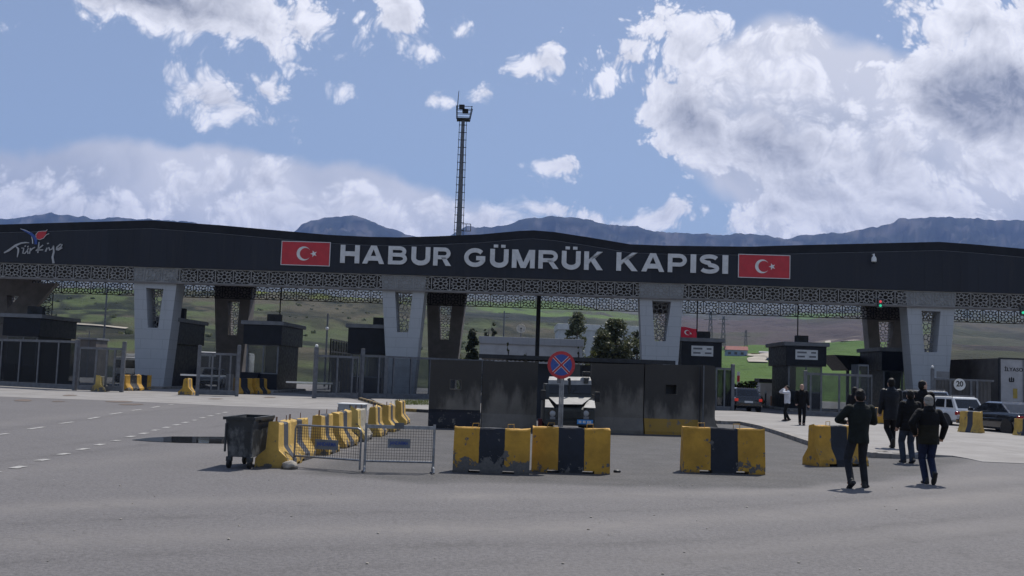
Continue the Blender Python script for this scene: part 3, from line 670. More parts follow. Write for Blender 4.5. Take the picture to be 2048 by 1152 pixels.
for nm, row, w in (('lane_dashes', rowA, .16), ('lane_dashes', rowB, .13)):
    mb = MB()
    for a, b, c, d in row:
        q = dash(a*z8, 760+b*z8, c*z8, 760+d*z8, w); mb.add([Vector((p.x, p.y, .009)) for p in q], [(0, 1, 2, 3)])
    struct(mb.build(nm, M['roadpaint']))
def blob2d(px, py, rx, ry, n=28, seed=0, amp=.25):
    out = []
    for i in range(n):
        a = 2*math.pi*i/n; k = 1+amp*mnoise.fractal(Vector((math.cos(a)*1.2, math.sin(a)*1.2, seed*7.3)), 1, 2, 3)
        out.append(G(px+rx*k*math.cos(a), py+ry*k*math.sin(a)))
    return out
struct(sheet('puddle', [G(x, y) for x, y in [(262, 880.5), (300, 876), (345, 873.6), (420, 874), (520, 875), (560, 878), (540, 886), (440, 887.5), (360, 886), (300, 883.5)]], M['water'], .010))
M['stain'] = mat('rusty_stain', (.14, .105, .085), .9, .3, 2)
mb = MB()
for i, (px, py, rx, ry) in enumerate([(47, 801, 18, 1.8), (140, 791, 14, 1.2), (240, 803.5, 26, 1.3), (262, 809, 26, 1.4), (432, 798, 14, 1), (118, 803, 14, .8), (540, 795, 12, .9)]):
    pts = blob2d(px, py, rx, ry, 18, i); mb.add([Vector((p.x, p.y, .012)) for p in pts], [tuple(range(18))])
struct(mb.build('road_stains', M['stain']))
mb = MB()
for i in range(46):
    px, py = random.uniform(0, 2048), random.uniform(960, 1150)
    c = G(px, py); mb.add(*chunk((c.x, c.y, .0), random.uniform(.008, .02), (1, 1, .6), i, 1))
o = mb.build('road_grit', M['rock']); tag(o, 'small pale stones scattered over the near asphalt', 'grit', kind='stuff')
# ------------------------------------------------------------------ terrain
DEP = [100, 350, 900, 2200, 4000, 7000]
TAB = { # px: heights above the horizon line in picture pixels at each DEP
 -700: [0, 60, 150, 150, 200, 300], -200: [0, 55, 140, 140, 180, 290], 100: [0, 45, 132, 124, 150, 0], 260: [0, 46, 131, 120, 150, 0], 500: [0, 40, 127, 118, 150, 0], 760: [0, 36, 128, 122, 152, 0],
 850: [0, 36, 112, 128, 152, 0], 930: [0, 38, 97, 134, 156, 0], 1110: [0, 34, 82, 130, 158, 0], 1250: [0, 24, 70, 122, 160, 0], 1400: [0, 12, 60, 111, 160, 0], 1600: [0, 16, 66, 119, 162, 0],
 1730: [0, 20, 80, 132, 165, 0], 1850: [0, 32, 84, 130, 170, 0], 2000: [0, 40, 80, 126, 175, 0], 2300: [0, 45, 90, 135, 190, 0], 2750: [0, 45, 90, 140, 190, 0]}
SKYL = [(-700, 430), (-300, 440), (0, 437), (50, 432), (75, 426), (100, 427), (160, 433), (180, 437), (210, 434), (260, 437), (330, 442), (400, 447), (440, 451), (480, 462), (560, 474), (585, 462), (597, 448), (620, 438), (650, 431), (680, 428), (720, 433), (760, 452), (800, 466), (830, 474), (880, 474), (905, 462), (930, 451), (960, 453), (1000, 449), (1050, 438), (1100, 432), (1150, 437), (1200, 445), (1270, 452), (1300, 460), (1340, 466), (1390, 467), (1440, 470), (1480, 466), (1520, 467), (1550, 474), (1570, 480), (1600, 471), (1640, 466), (1690, 463), (1720, 458), (1750, 450), (1790, 444), (1800, 436), (1830, 434), (1900, 434), (1960, 437), (2048, 440), (2300, 445), (2750, 440)]
def lerp_tab(xs, x):
    if x <= xs[0][0]: return xs[0][1]
    for (a, va), (b, vb) in zip(xs, xs[1:]):
        if x <= b:
            t = (x-a)/(b-a)
            if isinstance(va, list):
                t = t*t*(3-2*t); return [p+(q-p)*t for p, q in zip(va, vb)]
            return va+(vb-va)*t
    return xs[-1][1]
TABL = sorted(TAB.items()); LD = [math.log(d) for d in DEP]
TC = {}
def ctrl(px):
    k = round(px, 1)
    if k not in TC:
        e = list(lerp_tab(TABL, px)); e[5] = hor(px)-lerp_tab(SKYL, px)
        h = [CAMH+ei/2048*d for ei, d in zip(e, DEP)]; h[0] = -.5; TC[k] = h
    return TC[k]
def terrain_h(px, Y):
    h = ctrl(px); l = math.log(max(Y, 100))
    if Y >= DEP[-1]:
        t = min(1, (Y-7000)/4000); base = h[-1]*(1-.45*t); amp = 1
    else:
        i = 0
        while l > LD[i+1]: i += 1
        t = (l-LD[i])/(LD[i+1]-LD[i])
        if i == 4: t = t**1.5
        else: t = t*t*(3-2*t)*.5+t*.5
        base = h[i]+(h[i+1]-h[i])*t
    X = (px-1024)/2048*Y
    p = Vector((X, Y, 0))
    a = max(0, min(1, (Y-110)/250))
    nz = mnoise.fractal(p/130, 1, 2.1, 4)*min(10, .011*Y)*a + mnoise.fractal(p/700+Vector((3, 1, 0)), .9, 2.1, 6)*min(60, .007*Y)*a*(.25 if abs(Y-7000) < 700 else 1)
    if Y > 4200:
        k = min(1, (Y-4200)/1200)*(1-.95*max(0, 1-abs(Y-7000)/420))
        rid = abs(mnoise.fractal(Vector((X/620, Y/1300, 4)), .85, 2.1, 6)); rd2 = abs(mnoise.fractal(Vector((X/190, Y/420, 7)), .8, 2.1, 4))
        nz += (rid*-190-rd2*85)*k+min(1, (Y-4200)/1200)*(9*mnoise.fractal(Vector((X/75, Y/140, 2)), .7, 2.2, 4)+6)
    return base+nz
NU, NR = 760, 300
pxs = [-700+i*(3450/(NU-1)) for i in range(NU)]
Ys = [100*math.exp(math.log(110)*j/(NR-1)) for j in range(NR)]; k_ = min(range(NR), key=lambda j: abs(Ys[j]-7000)); Ys[k_] = 7000.0
verts = []; cols = []
def mix3(a, b, t): t = max(0, min(1, t)); return tuple(x+(y-x)*t for x, y in zip(a, b))
GREEN = (.085, .135, .030); YGREEN = (.14, .17, .03); OLIVE = (.058, .064, .036); GREY = (.070, .068, .054); BROWN = (.085, .068, .066); WOOD = (.022, .028, .022); SCRUB = (.030, .036, .028); ROCK = (.095, .09, .085); TAN = (.22, .185, .13)
def landcol(px, Y, X):
    n = mnoise.fractal(Vector((X/60, Y/110, 0)), .9, 2, 5); n2 = mnoise.fractal(Vector((X/220, Y/420, 5)), .9, 2, 4); n3 = mnoise.noise(Vector((X/14, Y/34, 9)))
    c = mix3(GREY, OLIVE, .5+n2)
    if Y < 1250 and px < 1130:
        c = mix3(GREY, GREEN, .42+.9*n2+.3*n)
        k = sst(Y, 560, 860)*sst(px, 440, 520)*(1-sst(px, 760, 900)); c = mix3(c, YGREEN, k*sst(Y, 800, 870))
        c = mix3(c, GREEN, sst(Y, 300, 800)*(1-sst(px, 260, 420))*.55)
        c = mix3(c, (.085, .070, .056), .85*sst(1.5*n2+.6*n, .0, .35)*(1-.6*sst(Y, 700, 850)))
        g_ = abs(mnoise.fractal(Vector((X/70+Y/190, Y/260, 12)), .9, 2, 4))   # dark gully streaks down the slope, put into the colour without relief
        c = mix3(c, (.020, .024, .018), .85*(1-sst(g_, .03, .13)))
        c = mix3(c, (.018, .024, .016), .95*sst(1.4*n+.8*n3, .12, .34)*(1-.45*sst(px, 400, 600)))
    
    if Y > 1250:
        c = mix3(mix3(OLIVE, GREY, .5+n2), WOOD, sst(n, .0, .35)*.7)
        c = mix3(c, GREEN, .7*sst(mnoise.noise(Vector((X/420, Y/520, 2.5))), .2, .4)*(1-sst(Y, 2300, 2700)))
        c = mix3(c, (.10, .155, .04), sst(px, 940, 1010)*(1-sst(px, 1290, 1340))*sst(Y+120*n2, 1980, 2040)*(1-sst(Y+200*n, 2300, 2420)))
    if Y < 1250: c = mix3(c, (.17, .20, .035), .9*sst(px, 470, 520)*(1-sst(px, 740, 830))*sst(Y+60*n, 770, 800)*(1-sst(Y, 880, 960)))
    w = sst(px, 850, 915)*(1-sst(px, 1130, 1240))*sst(Y, 630+(px-930)*.35, 690+(px-930)*.35)*(1-sst(Y+60*n, 1180, 1250))
    c = mix3(c, mix3(WOOD, GREY, .15+.9*n), w)
    if Y > 1200 and px < 1330: c = mix3(c, (.11, .165, .045), .9*sst(px, 930, 980)*(1-sst(px, 1290, 1330))*max(sst(Y+40*n, 1255, 1275)*(1-sst(Y+60*n, 1330, 1370)), .7*sst(Y+50*n, 1420, 1440)*(1-sst(Y+50*n, 1480, 1510))))
    if Y > 1500 and px < 1330: c = mix3(c, mix3((.115, .12, .115), (.06, .068, .06), .5+1.4*n), .8*sst(Y, 1500, 1650)*(1-sst(Y, 4600, 5400)))  # paler bluish slopes: haze put into the land colour
    if Y > 2350: c = mix3(c, mix3((.12, .125, .115), (.07, .078, .066), .5+1.4*n), sst(Y, 2350, 2900)*(1-sst(Y, 4600, 5400)))  # far plain lightened in its colour so it looks hazy
    if 1290 < px < 1860:
        k = sst(px, 1300, 1340)*(1-sst(px, 1790, 1850))
        cc = mix3((.065, .125, .03), (.095, .15, .035), .5+n2) if Y < 860+n2*90 else BROWN
        if Y >= 860+n2*90:
            row = .5+.5*math.sin(X/9.0+Y/40); cc = mix3(BROWN, (.058, .048, .05), row*.7*sst(px, 1520, 1600)+.3*n)
            cc = mix3(cc, OLIVE, .6*sst(n2, .1, .3))
        if Y > 1750: cc = mix3(cc, mix3(GREEN, OLIVE, .35+n2), sst(px, 1540, 1600))
        if Y > 2500: cc = c
        c = mix3(c, cc, k)
        c = mix3(c, (.24, .21, .17), sst(px, 1600, 1640)*(1-abs(Y-1010-(px-1700)*.2)/16) if abs(Y-1010-(px-1700)*.2) < 16 else 0)
    if px > 1830 and Y < 2200: c = mix3(c, mix3(mix3((.10, .082, .062), (.04, .036, .034), .5+1.6*n), OLIVE, .3+1.2*n2), sst(px, 1830, 1900))
    if px < 400 and abs(Y-330-(px-160)*.22-6*math.sin(px/40)) < 5: c = TAN
    if Y > 4000:
        k = sst(Y, 3800, 4600); rk = mnoise.fractal(Vector((X/160, Y/320, 3)), .9, 2.1, 5)
        c = mix3(c, mix3(SCRUB, ROCK, .95*sst(rk*1.6, .0, .45)), k)
        c = mix3(c, (.012, .016, .013), .85*k*sst(1.5*mnoise.fractal(Vector((X/110, Y/170, 8)), .8, 2, 5), -.05, .35))
    return c
for Y in Ys:
    for px in pxs:
        X = (px-1024)/2048*Y
        verts.append((X, Y, terrain_h(px, Y))); cols.append(landcol(px, Y, X))
faces = [(j*NU+i, j*NU+i+1, (j+1)*NU+i+1, (j+1)*NU+i) for j in range(NR-1) for i in range(NU-1)]
me = bpy.data.meshes.new('hills'); me.from_pydata(verts, [], faces); me.polygons.foreach_set('use_smooth', [True]*len(faces))
ca = me.color_attributes.new('landcover_haze', 'FLOAT_COLOR', 'POINT')
ca.data.foreach_set('color', [x for c in cols for x in (*c, 1)])
def hill_mat():
    m, nt, b = newmat('hill_cover'); a = nt.nodes.new('ShaderNodeAttribute'); a.attribute_name = 'landcover_haze'
    tc = nt.nodes.new('ShaderNodeTexCoord'); n = noise_n(nt, tc.outputs['Object'], .05, 9, .7); n2 = noise_n(nt, tc.outputs['Object'], .012, 8, .7)
    col = mixc(nt, ramp(nt, n, .50, .70, 0, .45), a.outputs[0], (.022, .028, .018))
    col = mixc(nt, ramp(nt, n2, .52, .7, 0, .22), col, (.12, .115, .075))
    nt.links.new(col, b.inputs['Base Color']); b.inputs['Roughness'].default_value = .95; b.inputs['Specular IOR Level'].default_value = .1
    bump(nt, b, math_n(nt, 'ADD', n, n2), .8, 6.0); return m
me.materials.append(hill_mat()); struct(link('hills', me))
def on_hill(px, py, Y0=110, Y1=6000):
    """where the sight line of a picture point first meets the terrain"""
    d = ray(px, py); Y = Y0
    while Y < Y1:
        p = EYE+d*(Y/d.y)
        if p.z <= terrain_h(1024+2048*p.x/p.y, Y): return Vector((p.x, Y, terrain_h(1024+2048*p.x/p.y, Y)))
        Y *= 1.01
    return None
# haze: even air from the yard to the mountains
mb = MB(); mb.box(-6500, 6500, -200, 11500, -12, 1500)
hz = newmat('haze_air'); nt = hz[1]; nt.nodes.remove(hz[2])
pv = nt.nodes.new('ShaderNodeVolumePrincipled'); pv.inputs['Color'].default_value = (.24, .43, 1.0, 1); pv.inputs['Density'].default_value = 6.2e-5; pv.inputs['Anisotropy'].default_value = .0
nt.links.new(pv.outputs[0], nt.nodes['Material Output'].inputs['Volume'])
hzo = mb.build('haze', hz[0]); tag(hzo, 'pale blue haze in the air towards the mountains', 'haze', kind='stuff')
# ------------------------------------------------------------------ the gate
TH = R(2.5); GROOT = Vector((0, 70, 0)); LX = Vector((math.cos(TH), -math.sin(TH), 0)); LY = Vector((math.sin(TH), math.cos(TH), 0))
def GP(px, py, dep=0.0):
    d = ray(px, py); t = (dep-(EYE-GROOT).dot(LY))/d.dot(LY); p = EYE+d*t-GROOT
    return (p.dot(LX), p.z)
gate = thing('customs_gate', 'long dark navy customs gate canopy spanning the road on tapered piers with pierced lattice bands', 'gate', GROOT, -TH)
ZF0, ZF1 = 7.37, 8.40
top_px = [(-300, 462), (-120, 455), (0, 449.5), (150, 445), (305, 440.8), (450, 451.5), (544, 460), (658, 470), (740, 474), (797, 475), (870, 473), (962, 469), (1040, 462), (1068, 461), (1110, 464.5), (1190, 477), (1261, 489), (1330, 491.5), (1412, 492.6), (1500, 493.5), (1600, 490.5), (1794, 486), (1878, 484), (1947, 489), (2048, 498), (2200, 508), (2400, 520)]
prof = [GP(px, py) for px, py in top_px]
mb = MB(); xs0, xs1 = prof[0][0], prof[-1][0]
mb.use(M['fascia']).xz([(xs0, ZF1)]+[(x, z-.62) for x, z in prof]+[(xs1, ZF1)], -.18, .3)
# standing ribs of the sheet
k = xs0+.5
while k < xs1:
    z = lerp_tab([(a, b) for a, b in prof], k)-.66
    mb.box(k-.012, k+.012, -.186, -.18, ZF1+.03, z); k += 1.18
fas = mb.build('fascia', None, gate)
mb = MB(); mb.use(M['fascia_roof']).xz([(x, z-.58) for x, z in reversed(prof)]+[(x, z) for x, z in prof], -.10, .25)
for x, z in []: pass
mb.use(M['fascia_roof']).box(xs0, xs1, .3, 14.8, 8.46, 10.3)
rf = mb.build('roof', None, gate)
mb = MB(); pts = [Vector((x, -.185, z-.6)) for x, z in prof]
mb.tube(pts, .016, 5); mb.build('eave_trim', M['steel'], gate)
mb = MB(); mb.box(xs0, xs1, .3, 14.8, 8.41, 8.455); mb.build('soffit', M['soffit'], gate)
mb = MB(); mb.box(xs0, xs1, -.12, .35, ZF0-.10, ZF0-.025); mb.box(xs0, xs1, 12.9, 13.3, 8.34, 8.405); mb.build('beam', M['brown'], gate)
# Islamic rosette lattice
def seg2(mb, a, b, w, y0, y1):
    dx, dz = b[0]-a[0], b[1]-a[1]; L = math.hypot(dx, dz) or 1; nx, nz = -dz/L*w/2, dx/L*w/2
    mb.xz([(a[0]-nx, a[1]-nz), (b[0]-nx, b[1]-nz), (b[0]+nx, b[1]+nz), (a[0]+nx, a[1]+nz)], y0, y1)
def rosette(mb, cx, cz, w, h, y0, y1, t):
    def P(r, k): a = math.pi/8*k; return (cx+r*math.cos(a)*w, cz+r*math.sin(a)*h)
    for k in range(8):
        a = 2*k; i1, j1 = P(.165, a-1), P(.165, a+1)
        seg2(mb, i1, j1, t, y0, y1)                                  # core octagon
        seg2(mb, P(.165, a+1), P(.315, a+1), t, y0, y1)               # spoke
        tip = P(.455 if k % 2 == 0 else .50, a)
        seg2(mb, P(.315, a+1), tip, t, y0, y1); seg2(mb, P(.315, a-1), tip, t, y0, y1)   # petal
        seg2(mb, P(.315, a+1), P(.47, a+1), t, y0, y1)                # arm to the border
    for sx in (-1, 1):
        for sz in (-1, 1): seg2(mb, (cx+sx*.354*w, cz+sz*.354*h), (cx+sx*.5*w, cz+sz*.5*h), t, y0, y1)
def band(mb, x0, x1, z0, z1, w, y0, y1, t, frame=.05):
    n = max(1, round((x1-x0)/w)); w = (x1-x0)/n; h = z1-z0
    for i in range(n):
        rosette(mb, x0+(i+.5)*w, (z0+z1)/2, w*.94, h*.92, y0, y1, t)
        for xx in (x0+i*w, ): mb.box(xx-frame*.55, xx+frame*.55, y0-.004, y1+.004, z0, z1)
    mb.box(x0, x1, y0-.007, y1+.007, z0, z0+frame); mb.box(x0, x1, y0-.007, y1+.007, z1-frame, z1)
    mb.box(x1-frame*.5, x1+frame*.5, y0-.005, y1+.005, z0, z1)
mb = MB(); band(mb, xs0, xs1, ZF0, ZF1-.02, 1.262, -.05, .0, .050); mb.build('lattice_band', M['lattice'], gate)
RZ0, RZ1 = 7.2, 8.3; rx0, rx1 = GP(66, 560, 13)[0], GP(2250, 620, 13)[0]
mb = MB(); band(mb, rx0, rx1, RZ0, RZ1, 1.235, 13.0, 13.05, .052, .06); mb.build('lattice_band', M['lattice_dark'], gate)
def pier(TL, TR, BR, BL, W4, dep, m, thick, label=None, bottom=-.02, ztop=8.405, lat=M['lattice']):
    a, b, c, d = [GP(*p, dep) for p in (TL, TR, BR, BL)]
    ext = lambda p, q, z: (p[0]+(q[0]-p[0])*(z-p[1])/(q[1]-p[1]), z)
    outer = [ext(a, d, ztop), ext(b, c, ztop), ext(b, c, bottom), ext(a, d, bottom)]
    inner = [GP(*p, dep) for p in W4]
    mb = MB(); mb.ringxz(outer, inner, dep+.1, dep+.1+thick); o = mb.build('pier', m, gate)
    if label: o['label'] = label
    x0 = min(p[0] for p in inner)-.05; x1 = max(p[0] for p in inner)+.05; z0 = min(p[1] for p in inner)-.05; z1 = max(p[1] for p in inner)+.05
    mb = MB(); n = max(1, round((z1-z0)/((x1-x0)*.95))); h = (z1-z0)/n; y = dep+.1+thick*.62
    for i in range(n):
        rosette(mb, (x0+x1)/2, z0+(i+.5)*h, (x1-x0)*.98, h*.96, y, y+.05, .05)
        mb.box(x0, x1, y-.003, y+.053, z0+i*h-.025, z0+i*h+.025)
    mb.build('lattice_infill', lat, o)
    return o
FT = 1.55
for T in [((-232, 560), (-146, 563), (-178, 764), (-228, 762), ((-208, 572), (-172, 574), (-184, 652), (-204, 652))),
          ((267, 568), (352, 570.5), (325, 774), (269, 773), ((291, 575.5), (326, 577.5), (315, 655.5), (294.5, 655))),
          ((764, 581), (849, 583), (825, 797), (775, 796), ((789.5, 583), (825, 585), (816, 664.5), (793.5, 664))),
          ((1279.5, 598), (1366.5, 600), (1350, 812), (1288, 811), ((1304.5, 601), (1342.7, 603), (1332, 682.5), (1309.7, 682))),
          ((1815, 616), (1911, 618.5), (1893, 828), (1831, 827), ((1844, 621), (1882.5, 623), (1875.5, 704.5), (1850, 704)))]:
    pier(*T, 0, M['clad'], FT)
for T in [((-14, 558), (66, 561), (52, 757), (-4, 756), ((12, 590), (36, 591), (33, 658), (16, 658))),
          ((428, 572.8), (503.5, 575), (479, 775), (432.5, 774), ((454, 601.6), (478.5, 602.3), (473, 670.5), (455.5, 670))),
          ((853, 585), (932, 587.5), (907, 790), (858, 789), ((877, 610), (903.5, 611), (897, 679), (880, 678.5))),
          ((1280, 600), (1362, 602), (1346, 805), (1290, 804), ((1305, 626), (1334, 627), (1329, 690), (1309, 690))),
          ((1732.6, 615.5), (1814, 618), (1797, 820), (1750, 819), ((1758, 642), (1788.7, 643), (1784, 698.5), (1762, 698)))]:
    pier(*T, 13, M['brown'], 1.3, 'dark brown pier of the far row', lat=M['letter'])
# sloped brace and side lattice at the left end
mb = MB(); a, b, c, d = [GP(*p, 9) for p in ((62, 566), (112, 566), (50, 640), (-12, 648))]
mb.xz([a, b, c, d], 9, 9.5); mb.build('brace', M['brown'], gate)
mb = MB(); a, b = GP(70, 570, 13), GP(103, 632, 13)
x0, x1 = a[0], b[0]
for i in range(3): rosette(mb, (x0+x1)/2, RZ0-(i+.5)*.95, (x1-x0)*.95, .92, 13, 13.05, .05)
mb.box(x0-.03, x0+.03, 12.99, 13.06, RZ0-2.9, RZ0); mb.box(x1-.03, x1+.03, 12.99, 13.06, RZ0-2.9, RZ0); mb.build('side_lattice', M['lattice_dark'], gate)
# conduits hanging from the canopy to the booth roofs
mb = MB()
CONDUITS = [(563, 565, 635, 6), (365, 568, 628, 6), (1395, 604, 665, 5), (1596, 610, 673, 5)]
for px, y0, y1, dep in CONDUITS:
    x, z = GP(px, y0, dep); x2, z2 = GP(px-1.5, y1, dep)
    mb = MB(); mb.tube([(x, dep, 8.43), (x, dep, z2)], .045, 8); mb.build('conduit', M['darksteel'], gate)
# ------------------------------------------------------------------ sign lettering, flags, logo
def gthing(name, label, cat, group=None, y=-.2): return thing(name, label, cat, GROOT+LY*y, -TH, group)
sg = gthing('gate_lettering', 'raised grey capital letters reading HABUR GÜMRÜK KAPISI across the dark canopy', 'lettering')
B0 = GP(683, 526.6); B1 = GP(1449, 548.3); T0 = GP(683, 490.5); T1 = GP(1449, 511.3)
LET = [('H', 682.6, 720.8), ('A', 726.7, 770.5), ('B', 778, 816), ('U', 824, 861.5), ('R', 867.7, 903.8), ('G', 928.8, 972.2), ('Ü', 980.6, 1017.4), ('M', 1024.3, 1070), ('R', 1077, 1117.7), ('Ü', 1123.3, 1161), ('K', 1168, 1205.6), ('K', 1232.3, 1275), ('A', 1282, 1328), ('P', 1334.7, 1373), ('I', 1379.9, 1391), ('S', 1398, 1437), ('I', 1443.4, 1454.9)]
def arcp(cx, cz, rx, rz, a0, a1, n=14): return [(cx+rx*math.cos(R(a0+(a1-a0)*i/n)), cz+rz*math.sin(R(a0+(a1-a0)*i/n))) for i in range(n+1)]
def glyph(ch, w, h, t):
    """bold grotesque capitals: centre lines and filled polygons in a w x h box"""
    e = t/2; L, P_, B, T_ = e, w-e, e*.86, h-e*.86
    if ch == 'H': return [[(L, 0), (L, h)], [(P_, 0), (P_, h)], [(L, h*.52), (P_, h*.52)]], []
    if ch == 'I': return [[(w/2, 0), (w/2, h)]], []
    if ch == 'A': return [[(w*.22, h*.30), (w*.78, h*.30)]], [[(0, 0), (t*1.06, 0), (w*.5, h*.80), (w*.5-t*.6, h)], [(w, 0), (w*.5+t*.6, h), (w*.5-t*.6, h), (w*.5, h*.80), (w-t*1.06, 0)]]
    if ch == 'U': return [[(L, h), (L, h*.38)]+arcp(w/2, h*.38, w/2-e, h*.38-B, 180, 360)+[(P_, h)]], []
    if ch == 'M': return [[(L, 0), (L, h)], [(P_, 0), (P_, h)]], [[(0, h), (t*1.25, h), (w*.5+t*.52, 0), (w*.5-t*.52, 0), (t*.6, h*.72)], [(w, h), (w-t*.6, h*.72), (w*.5+t*.52, 0), (w*.5-t*.52, 0), (w-t*1.25, h)]]
    if ch == 'K': return [[(L, 0), (L, h)]], [[(t*.9, h*.30), (w-t*1.25, h), (w-.02, h), (t*.9, h*.55)], [(w*.34, h*.50), (w*.54, h*.66), (w, 0), (w-t*1.25, 0)]]
    if ch in 'PR':
        zm = h*.46 if ch == 'R' else h*.42; r = (T_-zm)/2
        S_ = [[(L, 0), (L, h)], [(L, T_), (w*.60, T_)]+arcp(w*.60, (T_+zm)/2, P_-w*.60-(w*.04 if ch == 'R' else 0), r, 90, -90)+[(L, zm)]]
        return S_, ([[(w*.42, zm+.02), (w*.66, zm+.04), (w, 0), (w-t*1.2, 0)]] if ch == 'R' else [])
    if ch == 'B':
        zm = h*.53; a1 = arcp(w*.60, (T_+zm)/2, P_-w*.60-w*.05, (T_-zm)/2, 90, -90); a2 = arcp(w*.60, (B+zm)/2, P_-w*.60, (zm-B)/2, 90, -90)
        return [[(L, 0), (L, h)], [(L, T_)]+a1+[(L, zm)], [(L, zm)]+a2+[(L, B)]], []
    if ch == 'G': return [arcp(w/2+.01, h/2, w/2-e, h/2-B, 42, 338, 30)+[(w/2+.01+(w/2-e)*.927, h*.47), (w*.56, h*.47)]], []
    if ch == 'S': return [arcp(w/2, h*.735, w/2-e*1.1, h*.265-B, 20, 265, 20)+arcp(w/2, h*.265, w/2-e, h*.265-B+.005, 85, -160, 20)], []
def fat(mb, pts, t, y0, y1):
    L_, R_ = [], []
    for i, p in enumerate(pts):
        a_, b_ = pts[max(0, i-1)], pts[min(len(pts)-1, i+1)]; d0 = Vector((p[0]-a_[0], p[1]-a_[1])); d1 = Vector((b_[0]-p[0], b_[1]-p[1]))
        d0 = d0.normalized() if d0.length > 1e-6 else d1.normalized(); d1 = d1.normalized() if d1.length > 1e-6 else d0
        m_ = (d0+d1).normalized(); k_ = min(1.5, 1/max(.5, m_.dot(d0))); L_.append((p[0]-m_.y*t/2*k_, p[1]+m_.x*t/2*k_)); R_.append((p[0]+m_.y*t/2*k_, p[1]-m_.x*t/2*k_))
    for i in range(len(pts)-1): mb.xz([L_[i], L_[i+1], R_[i+1], R_[i]], y0, y1)
for ch, a, b in LET:
    t = (a-683)/(1449-683); py = 508+t*21
    x0, x1 = GP(a, py)[0], GP(b, py)[0]; zb = B0[1]+(B1[1]-B0[1])*t; zt = T0[1]+(T1[1]-T0[1])*t
    w_, h_ = x1-x0, zt-zb; th_ = {'I': w_, 'S': .275, 'G': .295, 'B': .30, 'R': .31, 'P': .31}.get(ch, .325); lines, polys = glyph('U' if ch == 'Ü' else ch, w_, h_, th_); mb = MB()
    for i, ln in enumerate(lines): fat(mb, [(x0+u, zb+v) for u, v in ln], th_ if i == 0 or ch in 'HMU' else th_*.86, -.12-.0015*i, 0)
    for i, pg in enumerate(polys): mb.xz([(x0+u, zb+v) for u, v in pg], -.1215-.0015*i, 0)
    if ch == 'Ü':
        for u in (.30, .70): mb.box(x0+w_*u-.15, x0+w_*u+.15, -.12, 0, zt+.10, zt+.30)
    mb.build('letter', M['letter'], sg)
def star(cx, cz, r, rot, ri=.4):
    return [(cx+(r if k % 2 == 0 else r*ri)*math.cos(rot+math.pi*k/5), cz+(r if k % 2 == 0 else r*ri)*math.sin(rot+math.pi*k/5)) for k in range(10)]
def crescent(cx, cz, r, n=26):
    d, r2 = r*.25, r*.8   # outer circle r at 0, inner r2 at d to the right
    ca = (r*r+d*d-r2*r2)/(2*d*r); a0 = math.acos(max(-1, min(1, ca))); A = [(cx+r*math.cos(t), cz+r*math.sin(t)) for t in [a0+(2*math.pi-2*a0)*i/n for i in range(n+1)]]
    b0 = math.atan2(r*math.sin(a0), r*math.cos(a0)-d)
    B = [(cx+d+r2*math.cos(t), cz+r2*math.sin(t)) for t in [(2*math.pi-b0)-(2*math.pi-2*b0)*i/n for i in range(1, n)]]
    return A+B
def crescent_strip(mb, cx, cz, r, y0, y1):
    P = crescent(cx, cz, r); n = 26; A = P[:n+1]; B = P[n+1:][::-1]; B = [A[0]]+B+[A[-1]]
    for i in range(n): mb.xz([A[i], A[i+1], B[i+1], B[i]] if 0 < i < n-1 else ([A[i], A[i+1], B[i+1]] if i == 0 else [A[i], A[i+1], B[i]]), y0, y1)
for (l, r, tl, bl), lab in (((567, 662, 484, 529.5), 'framed red Turkish flag panel left of the word HABUR'), ((1476.5, 1577.5, 510, 554.5), 'framed red Turkish flag panel right of the word KAPISI')):
    f = gthing('flag_sign', lab, 'flag sign', 'flag signs on the canopy')
    x0, z1 = GP(l, tl); x1 = GP(r, tl+3)[0]; z0 = GP(l, bl)[1]
    MB().box(x0, x1, -.08, 0, z0, z1).build('panel', M['red'], f)
    w = .045; MB().ringxz([(x0-w, z0-w), (x1+w, z0-w), (x1+w, z1+w), (x0-w, z1+w)], [(x0, z0), (x1, z0), (x1, z1), (x0, z1)], -.1, 0).build('frame', M['letter'], f)
    h = z1-z0; cx = x0+(x1-x0)*.46; cz = (z0+z1)/2; mb = MB()
    crescent_strip(mb, cx, cz, h*.31, -.1, -.079); mb.build('crescent', M['white'], f)
    MB().xz(star(cx+h*.44, cz, h*.155, math.pi), -.1, -.079).build('star', M['white'], f)
lg = gthing('tourism_logo', 'white brush lettering reading Türkiye under a blue and red tulip mark', 'logo')
q = lambda x, y: GP(x/9.6, 440+y/9.6)
def stroke(mb, pts, ws, y0=-.05, y1=.0):
    P = [q(*p) for p in pts]; W_ = [.84*w/9.6/28.7/2 for w in ws]; L, Rr = [], []
    for i, p in enumerate(P):
        a, b = P[max(0, i-1)], P[min(len(P)-1, i+1)]; dx, dz = b[0]-a[0], b[1]-a[1]; l = math.hypot(dx, dz) or 1
        nx, nz = -dz/l*W_[i], dx/l*W_[i]; L.append((p[0]+nx, p[1]+nz)); Rr.append((p[0]-nx, p[1]-nz))
    for i in range(len(P)-1): mb.xz([L[i], L[i+1], Rr[i+1], Rr[i]], y0, y1)
mb = MB()
